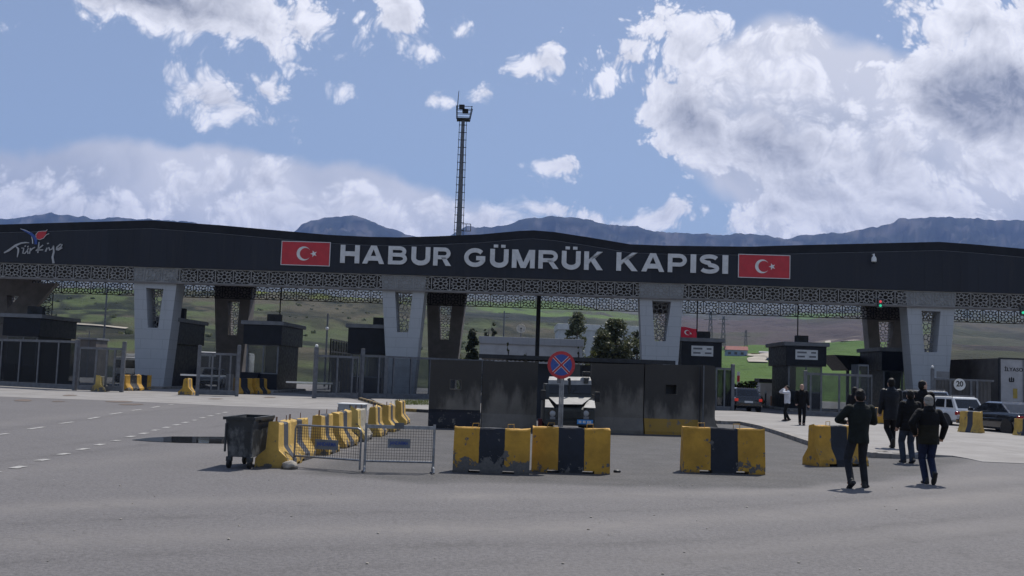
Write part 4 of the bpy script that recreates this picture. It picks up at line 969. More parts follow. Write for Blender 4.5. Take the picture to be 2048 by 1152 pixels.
for pts, ws in [([(112, 638), (200, 592), (330, 498), (440, 452), (530, 440), (592, 447)], [26, 48, 44, 34, 28, 14]), ([(340, 515), (385, 560), (385, 620), (365, 722)], [22, 40, 36, 14]),
                ([(445, 545), (490, 548), (482, 600), (470, 645), (505, 652), (555, 600), (580, 545)], [20, 26, 24, 26, 24, 22, 18]), ([(560, 590), (572, 655)], [24, 26]), ([(508, 520), (528, 498)], [24, 24]), ([(560, 530), (582, 508)], [24, 24]),
                ([(618, 545), (600, 655)], [26, 24]), ([(605, 610), (650, 560), (705, 530)], [22, 26, 22]), ([(782, 432), (772, 520), (758, 640)], [24, 28, 24]), ([(858, 490), (790, 545), (720, 598)], [26, 28, 22]), ([(750, 585), (858, 580)], [24, 24]),
                ([(940, 540), (905, 615)], [26, 34]), ([(935, 462), (968, 455)], [26, 26]), ([(968, 530), (985, 585), (1035, 560), (1060, 505)], [28, 30, 26, 24]), ([(1058, 500), (1064, 620), (1040, 720), (1060, 840)], [26, 40, 46, 48]),
                ([(1105, 575), (1190, 535), (1228, 480), (1190, 472), (1120, 535), (1112, 580), (1150, 585), (1225, 540)], [24, 24, 24, 24, 28, 28, 26, 22])]: stroke(mb, pts, ws)
mb.build('lettering', M['logo'], lg)
mb = MB(); stroke(mb, [(428, 178), (520, 215), (620, 268), (690, 330), (722, 400), (718, 475)], [12, 44, 60, 68, 62, 58]); mb.build('blue_stem', M['sign_blue'], lg)
mb = MB(); stroke(mb, [(640, 330), (658, 390), (662, 462)], [8, 20, 22], -.06, -.01); stroke(mb, [(428, 178), (520, 205), (612, 248)], [10, 12, 8], -.06, -.01)
stroke(mb, [(728, 345), (725, 285), (770, 232), (860, 222), (915, 222), (942, 195)], [8, 9, 9, 9, 14, 10], -.07, -.02); stroke(mb, [(735, 370), (800, 388), (870, 360), (925, 290), (975, 272)], [8, 9, 9, 10, 12], -.07, -.02); mb.build('white_outline', M['letter'], lg)
mb = MB(); P = [q(*p) for p in [(728, 300), (752, 250), (790, 228), (860, 226), (905, 232), (930, 215), (918, 262), (905, 300), (880, 350), (830, 380), (760, 380), (735, 350)]]
mb.xz(P, -.05, 0); mb.build('red_tulip', M['red'], lg)
# dome camera and signal lamps fixed to the canopy
cx, cz = GP(1743, 520); c = gthing('dome_camera', 'white dome security camera hanging on the dark canopy right of the flag', 'camera')
MB().lathe([(.02, .33), (.05, .33), (.06, .2), (.14, .14), (.17, 0), (.17, -.16), (.12, -.2)], Matrix.Translation((cx, -.32, cz))).build('housing', M['white'], c, 40)
MB().sphere((cx, -.32, cz-.2), .115).build('dome', M['glass_dark'], c, 180); MB().box(cx-.04, cx+.04, -.34, 0, cz+.3, cz+.37).build('bracket', M['white'], c)
M['green_on'] = emit_mat('green_signal', (.05, .9, .45), .45); M['red_on'] = emit_mat('red_signal', (1, .08, .10), .5)
for i, (px, py, redon, lab) in enumerate([(1758, 608, True, 'lane signal with red and green lamps on the lattice band'), (2042, 622, False, 'lane signal with only a green lamp lit at the right end of the lattice band')]):
    s = gthing('lane_signal', lab, 'signal light', 'lane signals', -.14); x, z = GP(px, py); r = .085
    MB().bbox(x-.16, x+.16, -.16, .04, z-.30, z+.34, .03).build('housing', M['blackpaint'], s)
    for dz, on in ((.14, redon), (-.13, True)):
        MB().lathe([(r, 0), (r, .03), (r*.5, .045)], Matrix.Translation((x, -.16, z+dz)) @ Matrix.Rotation(R(90), 4, 'X'), 14).build('lamp', (M['red_on'] if dz > 0 else M['green_on']) if on else M['glass_dark'], s)
# ------------------------------------------------------------------ mast
def G0(px, Y): p = at(px, hor(px)+CAMH*2048/Y, Y); return Vector((p.x, Y, 0))
base = at(918, 470, 100); mz = [at(*p, 100).z for p in ((920, 470), (928, 241), (929, 214))]
mst = thing('floodlight_mast', 'tall grey mast with a ladder cage and lamp platform behind the gate', 'mast', (at(921.5, 380, 100).x-.03, 100, 0))
Hm = mz[1]
MB().lathe([(.34, 0), (.30, 12), (.17, Hm)], n=14).build('pole', M['steel'], mst, 40)
mb = MB()
for sx in (-1, 1):
    mb.tube([(sx*.50, -.15, 8), (sx*.34, -.15, Hm)], .03, 6)
    for i in range(24): z = 9+i*(Hm-9.5)/23; f = (z-8)/(Hm-8); mb.box(min(0, sx*(.56-.16*f)), max(0, sx*(.56-.16*f)), -.18, -.12, z-.03, z+.03)
mb.build('ladder', M['darksteel'], mst)
mb = MB(); mb.box(-.62, .62, -.5, .5, Hm, Hm+.16)
for a, b in (((-.62, -.5), (-.68, -.55)), ((.62, -.5), (.86, -.55)), ((-.62, .5), (-.68, .55)), ((.62, .5), (.86, .55))): mb.tube([(a[0], a[1], Hm), (b[0], b[1], Hm+1.35)], .045, 6)
for z, f in ((Hm+.5, .35), (Hm+.9, .67), (Hm+1.3, 1)): 
    for y in (-.53, .53): mb.tube([(-.62-.06*f, y, z), (.62+.24*f, y, z)], .03, 6)
mb.build('platform', M['darksteel'], mst)
MB().bbox(-.42, .12, -.75, -.35, Hm+1.0, Hm+1.42).build('floodlight', M['darksteel'], mst); MB().bbox(-.1, .48, -.4, .1, Hm+.72, Hm+1.1).build('floodlight', M['darksteel'], mst)
MB().tube([(-.64, 0, Hm+.9), (-.55, 0, Hm+2.9), (-.52, 0, Hm+3.0)], [.05, .03, .02], 6).build('antenna', M['darksteel'], mst)
zb = at(935, 455, 100).z; mb = MB(); mb.tube([(.3, 0, zb-.35), (1.15, 0, zb-.35)], .04, 6); mb.tube([(.3, 0, zb+.35), (1.15, 0, zb+.35)], .04, 6); mb.tube([(1.15, 0, zb-.35), (1.15, 0, zb+.35)], .04, 6); mb.tube([(.7, 0, zb-.35), (.7, 0, zb+.35)], .03, 6); mb.build('bracket', M['steel'], mst)
# ------------------------------------------------------------------ fences and gate leaves
def leaf(name, label, cat, a, b, ptop, divs, pane, group=None, post0=None, post1=None, fw=.10, foot=.28, mid=None, wide=(), frame='steel'):
    A, B = G(*a), G(*b); d = B-A; L = d.length; rz = math.atan2(d.y, d.x)
    H = at(a[0], ptop, A.y).z
    t = thing(name, label, cat, A, rz, group)
    mb = MB(); mb.box(0, L, -.05, .05, H-.13, H); mb.box(0, L, -.05, .05, .05, .05+foot)
    for f in [0, *divs, 1]:
        w = fw*(2.6 if f in wide else 1); x = f*L; mb.box(max(0, x-w/2), min(L, x+w/2), -.058, .058, .05, H-.02)
    if mid: mb.box(0, L, -.045, .045, mid, mid+.07)
    mb.build('frame', M[frame], t)
    fr = [0, *divs, 1]
    if pane:
        for i in range(len(fr)-1):
            x0, x1 = fr[i]*L+fw/2, fr[i+1]*L-fw/2
            MB().box(x0, x1, -.008, .008, .06+foot, H-.14).build('pane', M[pane] if isinstance(pane, str) else M[pane[i % len(pane)]], t)
    for f, tp, lampy in [p for p in (post0, post1) if p]:
        x = f*L; X = A+d*f; zt = at(a[0]+(b[0]-a[0])*f, tp, X.y).z
        MB().bbox(x-.10, x+.10, -.12, .10, 0, zt, .02).build('post', M[frame], t)
        if lampy: MB().sphere((x, 0, zt+.07), .1).build('post_lamp', M['white'], t, 180)
    return t
M['mesh_dark'] = glass_mat('dark_mesh_pane', (.016, .017, .02), .66, .35, .12)
leaf('gate_fence', 'long grey steel fence of tall framed dark panels at the far left of the gate', 'fence', (-62, 770), (149, 781), 676, [.30, .48, .655, .835], 'mesh_dark', 'gate fences', None, (1.0, 679, False))
leaf('gate_leaf', 'grey framed glazed gate leaf behind the broken brown and white barrier', 'gate leaf', (155, 781.5), (243, 784.5), 693, [.38, .62, .8], 'glass_gate', 'gate fences', None, (1.0, 683, False), wide=(1,))
leaf('gate_leaf', 'short grey gate leaf between the leftmost white pier and the brown pier', 'gate leaf', (394, 791), (473, 793), 704, [.34, .53, .80], 'glass_gate', 'gate fences', (0.0, 690, False), (1.0, 690, False), wide=(1,))
leaf('gate_leaf', 'grey gate leaf with a ball lamp on its post beside the lowered barrier arm', 'gate leaf', (628, 796.5), (713, 797.5), 709, [.5, .86], 'glass_gate', 'gate fences', (0.0, 694, True), None)
leaf('gate_fence', 'grey glazed fence running behind the left concrete blast wall', 'fence', (717, 797), (985, 801), 709, [.13, .18, .235, .36, .5, .64, .8], 'glass_gate', 'gate fences', (0.015, 697, False), None, wide=(.18,))
leaf('gate_leaf', 'narrow dark mesh gate leaf between the blast wall and the dark car', 'gate leaf', (1431, 823), (1464, 824), 735, [.5], 'mesh_dark', 'gate fences', None, (1.0, 728, False), frame='steel')
leaf('gate_leaf', 'glazed gate leaf with a grey frame behind the two pedestrians', 'gate leaf', (1610, 833.5), (1744, 839), 745, [.08, .24, .51, .78], 'glass_gate', 'gate fences', (0.0, 741, False), None)
# corrugated gate with the 20 sign
A, B = G(1869, 838), G(1988, 843); d = B-A; L = d.length; H = at(1869, 756, A.y).z
t = thing('sliding_gate', 'grey corrugated sliding gate behind the white cars, carrying the round 20 sign', 'gate', A, math.atan2(d.y, d.x), 'gate fences')
mb = MB()
k = 0
while k < L-.2: mb.box(k, k+.10, -.02, .02, .3, H-.12); mb.box(k+.1, k+.2, .015, .05, .3, H-.12); k += .2
mb.build('sheet', M['corr'], t)
mb = MB(); mb.box(0, L, -.07, .08, H-.12, H); mb.box(0, L, -.07, .08, .05, .3)
for f in (0, .27, .62, .72): mb.box(f*L-.06, f*L+.06, -.08, -.021, .3, H-.12)
mb.build('frame', M['steel'], t)
MB().bbox(-.22, -.02, -.1, .1, 0, at(1867, 737, A.y).z, .02).build('post', M['steel'], t); MB().sphere((-.12, 0, at(1867, 734, A.y).z), .09).build('post_lamp', M['white'], t, 180)
MB().box(.1, .85, -.1, -.075, H+.02, H+.42).build('blue_plate', M['booth_trim'], t)
c = at(1919, 769, A.y+(B.y-A.y)*.42-.16); s = thing('speed_sign', 'round white 20 speed limit sign fixed to the corrugated gate', 'sign', c, 0)
MB().lathe([(.36, 0), (.36, .03)], Matrix.Rotation(R(90), 4, 'X'), 32).build('disc', M['white'], s)
text_obj('20', -.21, .21, -.13, .22, -.03, M['blackpaint'], s, 'lettering', .012, .03)
# ------------------------------------------------------------------ booths
def ac_unit(p, w, h, label, dark=True):
    t = thing('air_conditioner', label, 'air conditioner', p, 0, 'air conditioners on the booths')
    MB().bbox(-w/2, w/2, -.2, .25, 0, h, .03).build('casing', M['darksteel'] if dark else M['steel'], t)
    r = min(w, h)*.36; MB().lathe([(r, 0), (r, .015), (r*.93, .02)], Matrix.Translation((-w*.08, -.2, h/2)) @ Matrix.Rotation(R(90), 4, 'X'), 20).build('fan_grille', M['black'], t)
    return t
def booth(label, pl, pr, pt, pb, Y, dep, panel=None, split=.5, ac=None, aclab='', counter=True):
    a = at(pl, pt, Y); b = at(pr, pt, Y); zt = (a.z+b.z)/2; zb = at((pl+pr)/2, pb, Y).z
    t = thing('control_booth', label, 'booth', ((a.x+b.x)/2, Y, 0), -TH*.6, 'control booths under the canopy')
    w = (b.x-a.x)/2; zs = zt-.28
    MB().bbox(-w, w, 0, dep, zb, zs, .015).build('sign_box', M['booth'], t)
    MB().bbox(-w-.18, w+.18, -.16, dep+.25, zs+.004, zt, .02).build('roof', M['booth_trim'], t)
    iw = w-.22; zc = 1.25
    mb = MB(); mb.box(-iw, iw, .25, dep-.3, .16, zc)
    mb.build('base_wall', M['booth'], t)
    sx = 1 if (pl+pr)/2 < 1024 else -1
    x0_, x1_ = sorted((sx*(iw-.1), sx*iw)); mb = MB(); mb.box(x0_, x1_, .36, dep-.31, zc+.003, zb-.003); mb.build('side_wall', M['booth'], t)
    if sx > 0: MB().box(iw*.16, iw-.12, .36, dep-.32, zc+.004, zb-.004).build('rear_cabin', M['booth'], t)
    else: MB().box(-iw+.12, iw*.1, dep*.6, dep-.32, zc+.004, zb-.004).build('rear_cabin', M['booth'], t)
    fr_ = MB().ringxz([(-iw, zc+.004), (iw, zc+.004), (iw, zb-.004), (-iw, zb-.004)], [(-iw+.1, zc+.08), (iw-.1, zc+.08), (iw-.1, zb-.08), (-iw+.1, zb-.08)], .255, .35).build('window_frame', M['booth_trim'], t)
    MB().box(iw*.02, iw*.10, .262, .345, zc+.081, zb-.081).build('mullion', M['booth_trim'], fr_)
    MB().box(-iw+.101, iw-.101, .30, .31, zc+.081, zb-.081).build('window', M['glass_booth'], t)
    if counter: MB().bbox(-w+.02, -.1, -.28, .249, .75, zc+.08, .015).build('counter', M['booth'], t)
    if panel:
        p0, p1 = at(panel[0], panel[2], Y), at(panel[1], panel[3], Y); cx = (a.x+b.x)/2
        pn = MB().box(p0.x-cx, p1.x-cx, -.04, -.003, p1.z, p0.z).build('notice_panel', M['letter'], t)
        pw, ph = p1.x-p0.x, p0.z-p1.z; mb = MB()
        for z, spans in ((.72, ((.08, .50), (.70, .92))), (.30, ((.08, .42), (.62, .92)))):
            for u, v in spans: mb.box(p0.x-cx+u*pw, p0.x-cx+v*pw, -.045, -.0405, p1.z+z*ph-.06, p1.z+z*ph+.06)
        mb.build('print_bars', M['steel'], pn)
    mb = MB(); mb.bbox(-w-.3, w+.3, -2.4, dep+.6, -.01, .155, .03)
    il = mb.build('traffic_island', M['kerb']); il.location = t.location; il.rotation_euler = t.rotation_euler; struct(il)
    if ac:
        p = at(ac[0], pt, Y+1.0); ac_unit(Vector((p.x, Y+1.0, zt)), ac[1], ac[2], aclab)
    return t
booth('navy control booth at the far left beneath the brown canopy brace', 7, 82, 627.5, 672, 72.5, 5.8, ac=(72, 1.1, .6), aclab='air conditioner on the far left booth under the side lattice')
booth('navy control booth half hidden behind the leftmost white pier', 278, 355, 634, 686, 72.5, 6.2, ac=(357, 1.0, .72), aclab='air conditioner peeping out right of the leftmost white pier')
booth('navy control booth right of the brown pier, beside the lowered barrier arm', 488, 565, 642, 689, 72.5, 6.6, ac=(549, 1.0, .55), aclab='air conditioner on the booth beside the barrier arm')
booth('navy control booth standing left of the white pier under the word HABUR', 697, 773, 648.5, 708, 72.5, 5.5, ac=(757, .75, .55), aclab='air conditioner against the white pier under the word HABUR', counter=False)
booth('navy control booth with a pale notice behind the right end of the blast walls', 1364, 1444, 676, 735, 71.5, 5.5, panel=(1383, 1426, 691, 713), ac=(1407, .9, .5), aclab='air conditioner on the booth beside the flying red flag')
booth('navy control booth with a pale notice and reflecting windows behind two pedestrians', 1573, 1653, 684.5, 732, 71.5, 5.5, panel=(1591, 1635, 699, 720), ac=(1603, .88, .5), aclab='air conditioner on the booth above the two pedestrians')
booth('navy control booth tucked between the rightmost brown pier and white pier', 1764, 1846, 696, 742, 73.6, 5.0, panel=(1809, 1822, 706, 725), counter=False)
# barrier arms
def arm(px0, py0, px1, py1, Y, lab):
    a, b = at(px0, py0, Y), at(px1, py1, Y); t = thing('barrier_arm', lab, 'barrier arm', (b.x, Y, 0), 0, 'lane barrier arms')
    MB().bbox(a.x-b.x, 0, -.04, .04, a.z-.05, a.z+.05, .01).build('arm', M['white'], t); MB().bbox(-.05, .35, -.16, .16, 0, a.z+.12, .03).build('cabinet', M['steel'], t)
arm(572, 764, 668, 762, 64, 'white barrier arm lowered before the booth right of the brown pier')
arm(361, 749.5, 455, 751.5, 64, 'white lane barrier arm lowered behind the short gate leaf')
# ------------------------------------------------------------------ blast walls
def blast(label, pl, pr, pt, Y, m, win=None, th=.26):
    a, b = at(pl, pt[0], Y[0]), at(pr, pt[1], Y[1]); d = Vector((b.x-a.x, b.y-a.y, 0)); L = d.length; rz = math.atan2(d.y, d.x)
    t = thing('blast_wall', label, 'concrete wall', (a.x, a.y, 0), rz, 'concrete blast wall segments')
    g = .012; z0, z1 = a.z, b.z
    outer = [(g, .0), (L-g, .0), (L-g, z1), (g, z0)]; mb = MB()
    def crow(x): return z0+(z1-z0)*(x-g)/(L-2*g)+.012*mnoise.noise(Vector((x*3, pl, 0)))
    if win:
        p, q = at(win[0], win[2], Y[0]), at(win[1], win[3], Y[0]); x0, x1 = p.x-a.x, q.x-a.x; w0, w1 = q.z, p.z
        mb.ringxz(outer, [(x0, w0), (x1, w0), (x1, w1), (x0, w1)], 0, th)
    else:
        xs = [g+(L-2*g)*i/16 for i in range(17)]
        mb.xz([(g, 0), (L-g, 0)]+[(x, crow(x)) for x in reversed(xs)], 0, th)
    mb.yz([(-.17, 0), (-.17, .10), (-.002, .52), (-.002, 0)], g, L-g)
    o = mb.build('panel', m, t)
    if win:
        fr = MB(); f = .022; fr.ringxz([(x0-f, w0-f), (x1+f, w0-f), (x1+f, w1+f), (x0-f, w1+f)], [(x0, w0), (x1, w0), (x1, w1), (x0, w1)], -.015, .0); fr.build('window_frame', M['conc'], t)
    return t
blast('weathered concrete blast wall at the left end with a small window and dark blue foot', 861, 965, (719, 721.5), (34.0, 34.2), M['conc_navy'], (901, 922, 760, 778.5))
blast('streaked concrete blast wall without window, left of the armoured vehicle', 966, 1077, (721.5, 724.5), (34.2, 34.4), M['conc'])
blast('blackened concrete blast wall without a window, right of the armoured vehicle', 1183, 1289, (727, 728.5), (34.6, 34.7), M['conc'])
wy = blast('concrete blast wall with a small dark window and a yellow foot', 1290, 1399, (728.5, 730.5), (34.7, 34.9), M['conc_yellow'], (1332.5, 1354.5, 769.5, 788.5))
x0 = at(1330, 780, 34.8).x-wy.location.x; MB().box(x0, x0+.46, .265, .29, .9, 1.8).build('dark_backing', M['darksteel'], wy)  # dark panel added behind the opening to hide the lit ground beyond
p = at(1401, 731, 35); t = thing('blast_wall', 'concrete blast wall seen end on with a flared foot at the right end', 'concrete wall', (p.x, 34.75, 0), 0, 'concrete blast wall segments')
zt = at(1415, 730, 34.8).z
mb = MB(); mb.prism([(0, 0), (0, zt), (.40, zt-.02), (.47, zt-.08), (.47, .62), (.52, .40), (.70, .14), (.70, 0)], lambda x, z: Vector((x, 0, z)), lambda x, z: Vector((x, 2.2, z))); mb.build('panel', M['conc'], t)
MB().box(.045, .085, -.05, -.002, .1, zt-.03).build('pipe', M['steel'], t)
# dark shed behind the blast walls
A = at(1010, 712, 44); Bp = at(1322, 719, 44)
sh = thing('guard_shed', 'dark low shed with a wavy sheet roof behind the blast walls', 'shed', (A.x, 44, 0), 0)
Lw = Bp.x-A.x; zr = at(1160, 716, 44).z
MB().box(0, Lw, 0, 5, 0, zr-.30).build('wall', M['shed'], sh)
mb = MB(); n = 160; x0, x1 = -1.1, Lw+.5
ring = [(x0+(x1-x0)*i/n, zr+(.028 if i % 4 < 2 else 0)) for i in range(n+1)]
mb.prism(ring+[(x, z-.05) for x, z in reversed(ring)], lambda x, z: Vector((x, -.7, z-.02)), lambda x, z: Vector((x, 5.4, z-.12)))
mb.box(x0, x1, -.76, -.705, zr-.16, zr+.012); mb.build('roof', M['darksteel'], sh)
# ------------------------------------------------------------------ jersey barriers
def jersey_bm(prof, L=1.5, chips=.012, seed=0, notch=True):
    """prof: right half (y,z) from foot to crest"""
    half = prof; n0 = [(-y, z) for y, z in half]; ring0 = n0+[(y, z) for y, z in reversed(half)]
    xs = sorted(set([-L/2+L*i/26 for i in range(27)]+([-.45, -.449, -.22, -.219, .219, .22, .449, .45] if notch else [])))
    rings = []
    for x in xs:
        inn = notch and .2195 <= abs(x) <= .4495
        rg = []
        for y, z in ring0:
            zz = .05 if (inn and z < .01) else z
            n = mnoise.fractal(Vector((x*4+seed*9, y*4, zz*4)), .9, 2, 4)
            endk = 1+2.2*max(0, (abs(x)-L/2+.07)/.07)
            k = chips*n*endk; crest = z > .6
            rg.append(Vector((x*(1-(.012*abs(n) if abs(x) > L/2-.03 else 0)), y*(1+k*1.2), zz+(k if z > .05 else 0)*(1 if not crest else 1))))
        rings.append(rg)
    mb = MB(); mb.loft(rings); return mb
PR_FLAT = [(.205, 0), (.205, .10), (.185, .30), (.135, .62), (.115, .80), (.095, .825)]
PR_J = [(.29, 0), (.29, .125), (.275, .15), (.125, .345), (.112, .39), (.090, .765), (.072, .785)]
def jersey(label, loc, rz, scale, m, prof=PR_FLAT, L=1.5, seed=0, loops=((-.0, .3),), rods=(), group='front row of striped barriers', chips=.012, notch=True):
    t = thing('concrete_barrier', label, 'barrier', loc, rz, group)
    h = prof[-1][1]; b = jersey_bm(prof, L, chips, seed, notch).build('block', m, t, 30)
    for x, tilt in loops:
        MB().tube([(x-.06, 0, h-.03), (x-.06+tilt*.1, 0, h+.075), (x+.06+tilt*.1, 0, h+.08), (x+.06, 0, h-.03)], .0075, 6).build('lifting_loop', M['rustyellow'], t)
    for x in rods: MB().tube([(x, 0, h-.03), (x+.01, 0, h+.11)], .008, 6).build('lifting_rod', M['rust'], t)
    t.scale = scale; return t
M['rustyellow'] = mat('painted_rebar', (.42, .26, .05), .7, .4, 9)
g1 = G(982, 946.5); g2 = G(1141.5, 946.5); g3 = G(1448.5, 947); g4 = G(1683, 934)
jersey('badly flaked yellow and navy barrier, leftmost of the front row before the armoured vehicle', g1+Vector((0, .2, 0)), R(-1), (.955, 1, 1.00), M['barrier_worn'], seed=1, loops=((.36, 0), (-.35, .2)))
jersey('yellow and navy barrier directly in front of the no stopping sign', g2+Vector((0, .2, 0)), R(0), (1.0, 1, 1.035), M['barrier'], seed=2, loops=((-.42, .35), (.36, 0)))
jersey('yellow and navy barrier standing alone in the gap right of the armoured vehicle', g3+Vector((0, .2, 0)), R(0), (1.11, 1, 1.095), M['barrier'], seed=3, loops=((-.40, 0), (.25, 0)))
jersey('yellow and navy barrier standing askew beside the leg of the man with the phone', g4+Vector((0, .42, 0)), R(25), (.98, 1.0, 1.17), M['barrier'], PR_J, seed=4, loops=((-.25, 0),))
# the receding row behind the mesh barriers; end face (left), lit long face (right)
ROW = [((541, 937), .80, 'nearest yellow barrier of the receding row, pressed against the dark metal bin'), ((571, 925), .80, 'second nearest row barrier, cracked and seen through the left mesh panel'), ((630, 911), .82, 'row barrier behind the plate of the left mesh panel'), ((670, 897), .82, 'row barrier behind the right corner of the left mesh panel'),
       ((706, 884), .80, 'paler weathered row barrier between the two mesh panels'), ((742, 874), .80, 'chipped row barrier behind the left top of the right mesh panel'), ((770, 864.5), .78, 'row barrier above the small top plate of the right mesh panel'), ((795, 849.5), .78, 'farthest barrier of the receding row, next to the blast wall')]
for i, ((px, py), h, lab) in enumerate(ROW):
    p = G(px, py); rz = R(90)+[R(-1), R(-4), R(-2), R(-5), R(-2), R(-1), R(-3), R(-1)][i]
    m = M['barrier_row'] if i != 4 else M['barrier_bare']
    t = jersey(lab, p+Vector((0, .72, 0)), rz, (1.0, 1.0, h/.785), m, PR_J, 1.22, seed=10+i, loops=(), rods=(-.45, -.38, .35) if i not in (3, 7) else (-.4,), group='receding row of yellow barriers', chips=.03)
# barriers at the gate lanes
def stub(px, py, h, rz, m, lab, seed, sc=(1, 1)):
    p = G(px, py); return jersey(lab, p, rz, (sc[0], sc[1], h/.785), m, PR_J, 1.2, seed=seed, loops=(), group='barriers at the gate lanes', chips=.03, notch=False)
t = stub(201, 783, .88, R(97), M['barrier_bare'], 'broken barrier with brown and white flaking paint before the glazed gate leaf', 31, (1.15, 1.25))
stub(374, 789.5, .92, R(97), M['barrier_stub'], 'single yellow stub barrier at the gate opening left of the short gate leaf', 32, (1.15, 1.25))
stub(262, 781.5, .98, R(70), M['barrier'], 'shaded yellow barrier at the foot of the leftmost white pier, left one', 33, (1.2, 1.4))
stub(287, 779.5, .95, R(20), M['barrier'], 'shaded yellow barrier touching the leftmost white pier', 34, (.75, 1.3))
stub(484, 788, .98, R(60), M['barrier'], 'shaded barrier left of the booth beside the barrier arm', 35, (1.2, 1.4))
stub(518, 788, 1.0, R(75), M['barrier'], 'shaded barrier under the counter of the booth beside the barrier arm', 36, (1.2, 1.5))
p = G(1758, 852); jersey('yellow barrier half hidden behind the tall man in the leather jacket', p, R(80), (1, 1.3, .86/.785), M['barrier'], PR_J, 1.2, seed=37, loops=(), group='barriers at the gate lanes', notch=False)
p = G(1950, 872); jersey('yellow and grey barrier between the white car and the black saloon', p+Vector((0, .35, 0)), R(128), (.62, 1.0, .98/.785), M['barrier_row'], PR_J, 1.4, seed=38, loops=(), group='barriers on the right pavement', notch=False)
p = G(2062, 879); jersey('yellow barrier cut by the right picture edge beside the black saloon', p+Vector((0, .35, 0)), R(128), (.62, 1.0, 1.0), M['barrier_row'], PR_J, 1.4, seed=39, loops=(), group='barriers on the right pavement', notch=False)
# ------------------------------------------------------------------ wheeled metal bin
p = G(474, 938); bn = thing('waste_bin', 'dented dark metal waste bin on four wheels at the head of the barrier row', 'bin', p, R(-4))
w0, w1, d0, d1, zb, zt = .222, .256, 1.0, 1.16, .20, .90
def rect(w, y0, y1, z, n=5, seed=0):
    pts = []
    for (xa, ya), (xb, yb) in zip([(-w, y0), (w, y0), (w, y1), (-w, y1)], [(w, y0), (w, y1), (-w, y1), (-w, y0)]):
        for i in range(n):
            t = i/n; x, y = xa+(xb-xa)*t, ya+(yb-ya)*t
            k = mnoise.fractal(Vector((x*3, y*3, z*3+seed)), 1, 2, 3)*.022*(math.sin(math.pi*t))
            pts.append(Vector((x*(1+k*2), y+(k if abs(y-y0) < .01 else 0), z)))
    return pts
mb = MB(); rings = []
N = 8
for i in range(N+1):
    t = i/N; rings.append(rect(w0+(w1-w0)*t, .12-.12*t, .12+d0+(.04)*t, zb+(zt-zb)*t))
for i in range(5, -1, -1):
    t = i/5; rings.append([Vector((v.x*.955, .02+(v.y-.02)*.985, v.z)) for v in rect(w0+(w1-w0)*t, .13-.12*t, .11+d0+(.04)*t, zb+.02+(zt-zb-.02)*t)])
mb.loft(rings); mb.build('body', M['bin'], bn, 35)
mb = MB(); y1 = 1.16
mb.ringxz([(-w1-.045, 0), (w1+.03, 0), (w1+.03, y1+.03), (-w1-.045, y1+.03)], [(-w1+.012, .02), (w1-.012, .02), (w1-.012, y1-.02), (-w1+.012, y1-.02)], 0, 1)
for i, v in enumerate(mb.v): mb.v[i] = (v[0], v[2]-.02, zt-.035+.05*(1-v[1]))
mb.build('rim', M['bin_rim'], bn)
mb = MB(); arc = [(w1-.005+.03*math.sin(a), zt-.03+.05*math.cos(a)) for a in [R(-20+i*25) for i in range(8)]]
mb.prism(arc+[(x*.97, z-.015) for x, z in reversed(arc)], lambda x, z: Vector((x, .35, z)), lambda x, z: Vector((x, 1.15, z))); mb.build('rolled_lid', M['bin'], bn, 50)
mb = MB()
for x in (-w1*.93, w1*.93):
    mb.box(x-.012, x+.012, -.03, .02, .3, zt-.1)
mb.build('rib', M['bin'], bn)
for x, y in ((-w0+.03, .12), (w0-.03, .10), (-w0+.03, .98), (w0-.03, .98)):
    w = MB().lathe([(.02, -.03), (.075, -.03), (.088, -.02), (.088, .02), (.075, .03), (.02, .03)], Matrix.Translation((x, y, .088)) @ Matrix.Rotation(R(90), 4, 'Y') @ Matrix.Rotation(R(0), 4, 'Z'), 18).build('wheel', M['black'], bn, 40)
    MB().bbox(x-.05, x+.05, y-.05, y+.05, .12, .21, .012).build('caster_fork', M['bin'], w)
o = MB().add(*chunk((0, 0, 0), .125, (1.3, .9, .75), 5, 3)).build('stone', M['rock'], smooth=50); o.location = G(580, 938); tag(o, 'pale rounded stone at the foot of the left mesh panel', 'stone')
o = MB().add(*chunk((0, 0, 0), .055, (1.2, .8, .7), 8, 2)).build('stone', M['darksteel'], smooth=50); o.location = G(1234, 945); tag(o, 'small dark lump on the asphalt right of the barrier before the no stopping sign', 'stone')
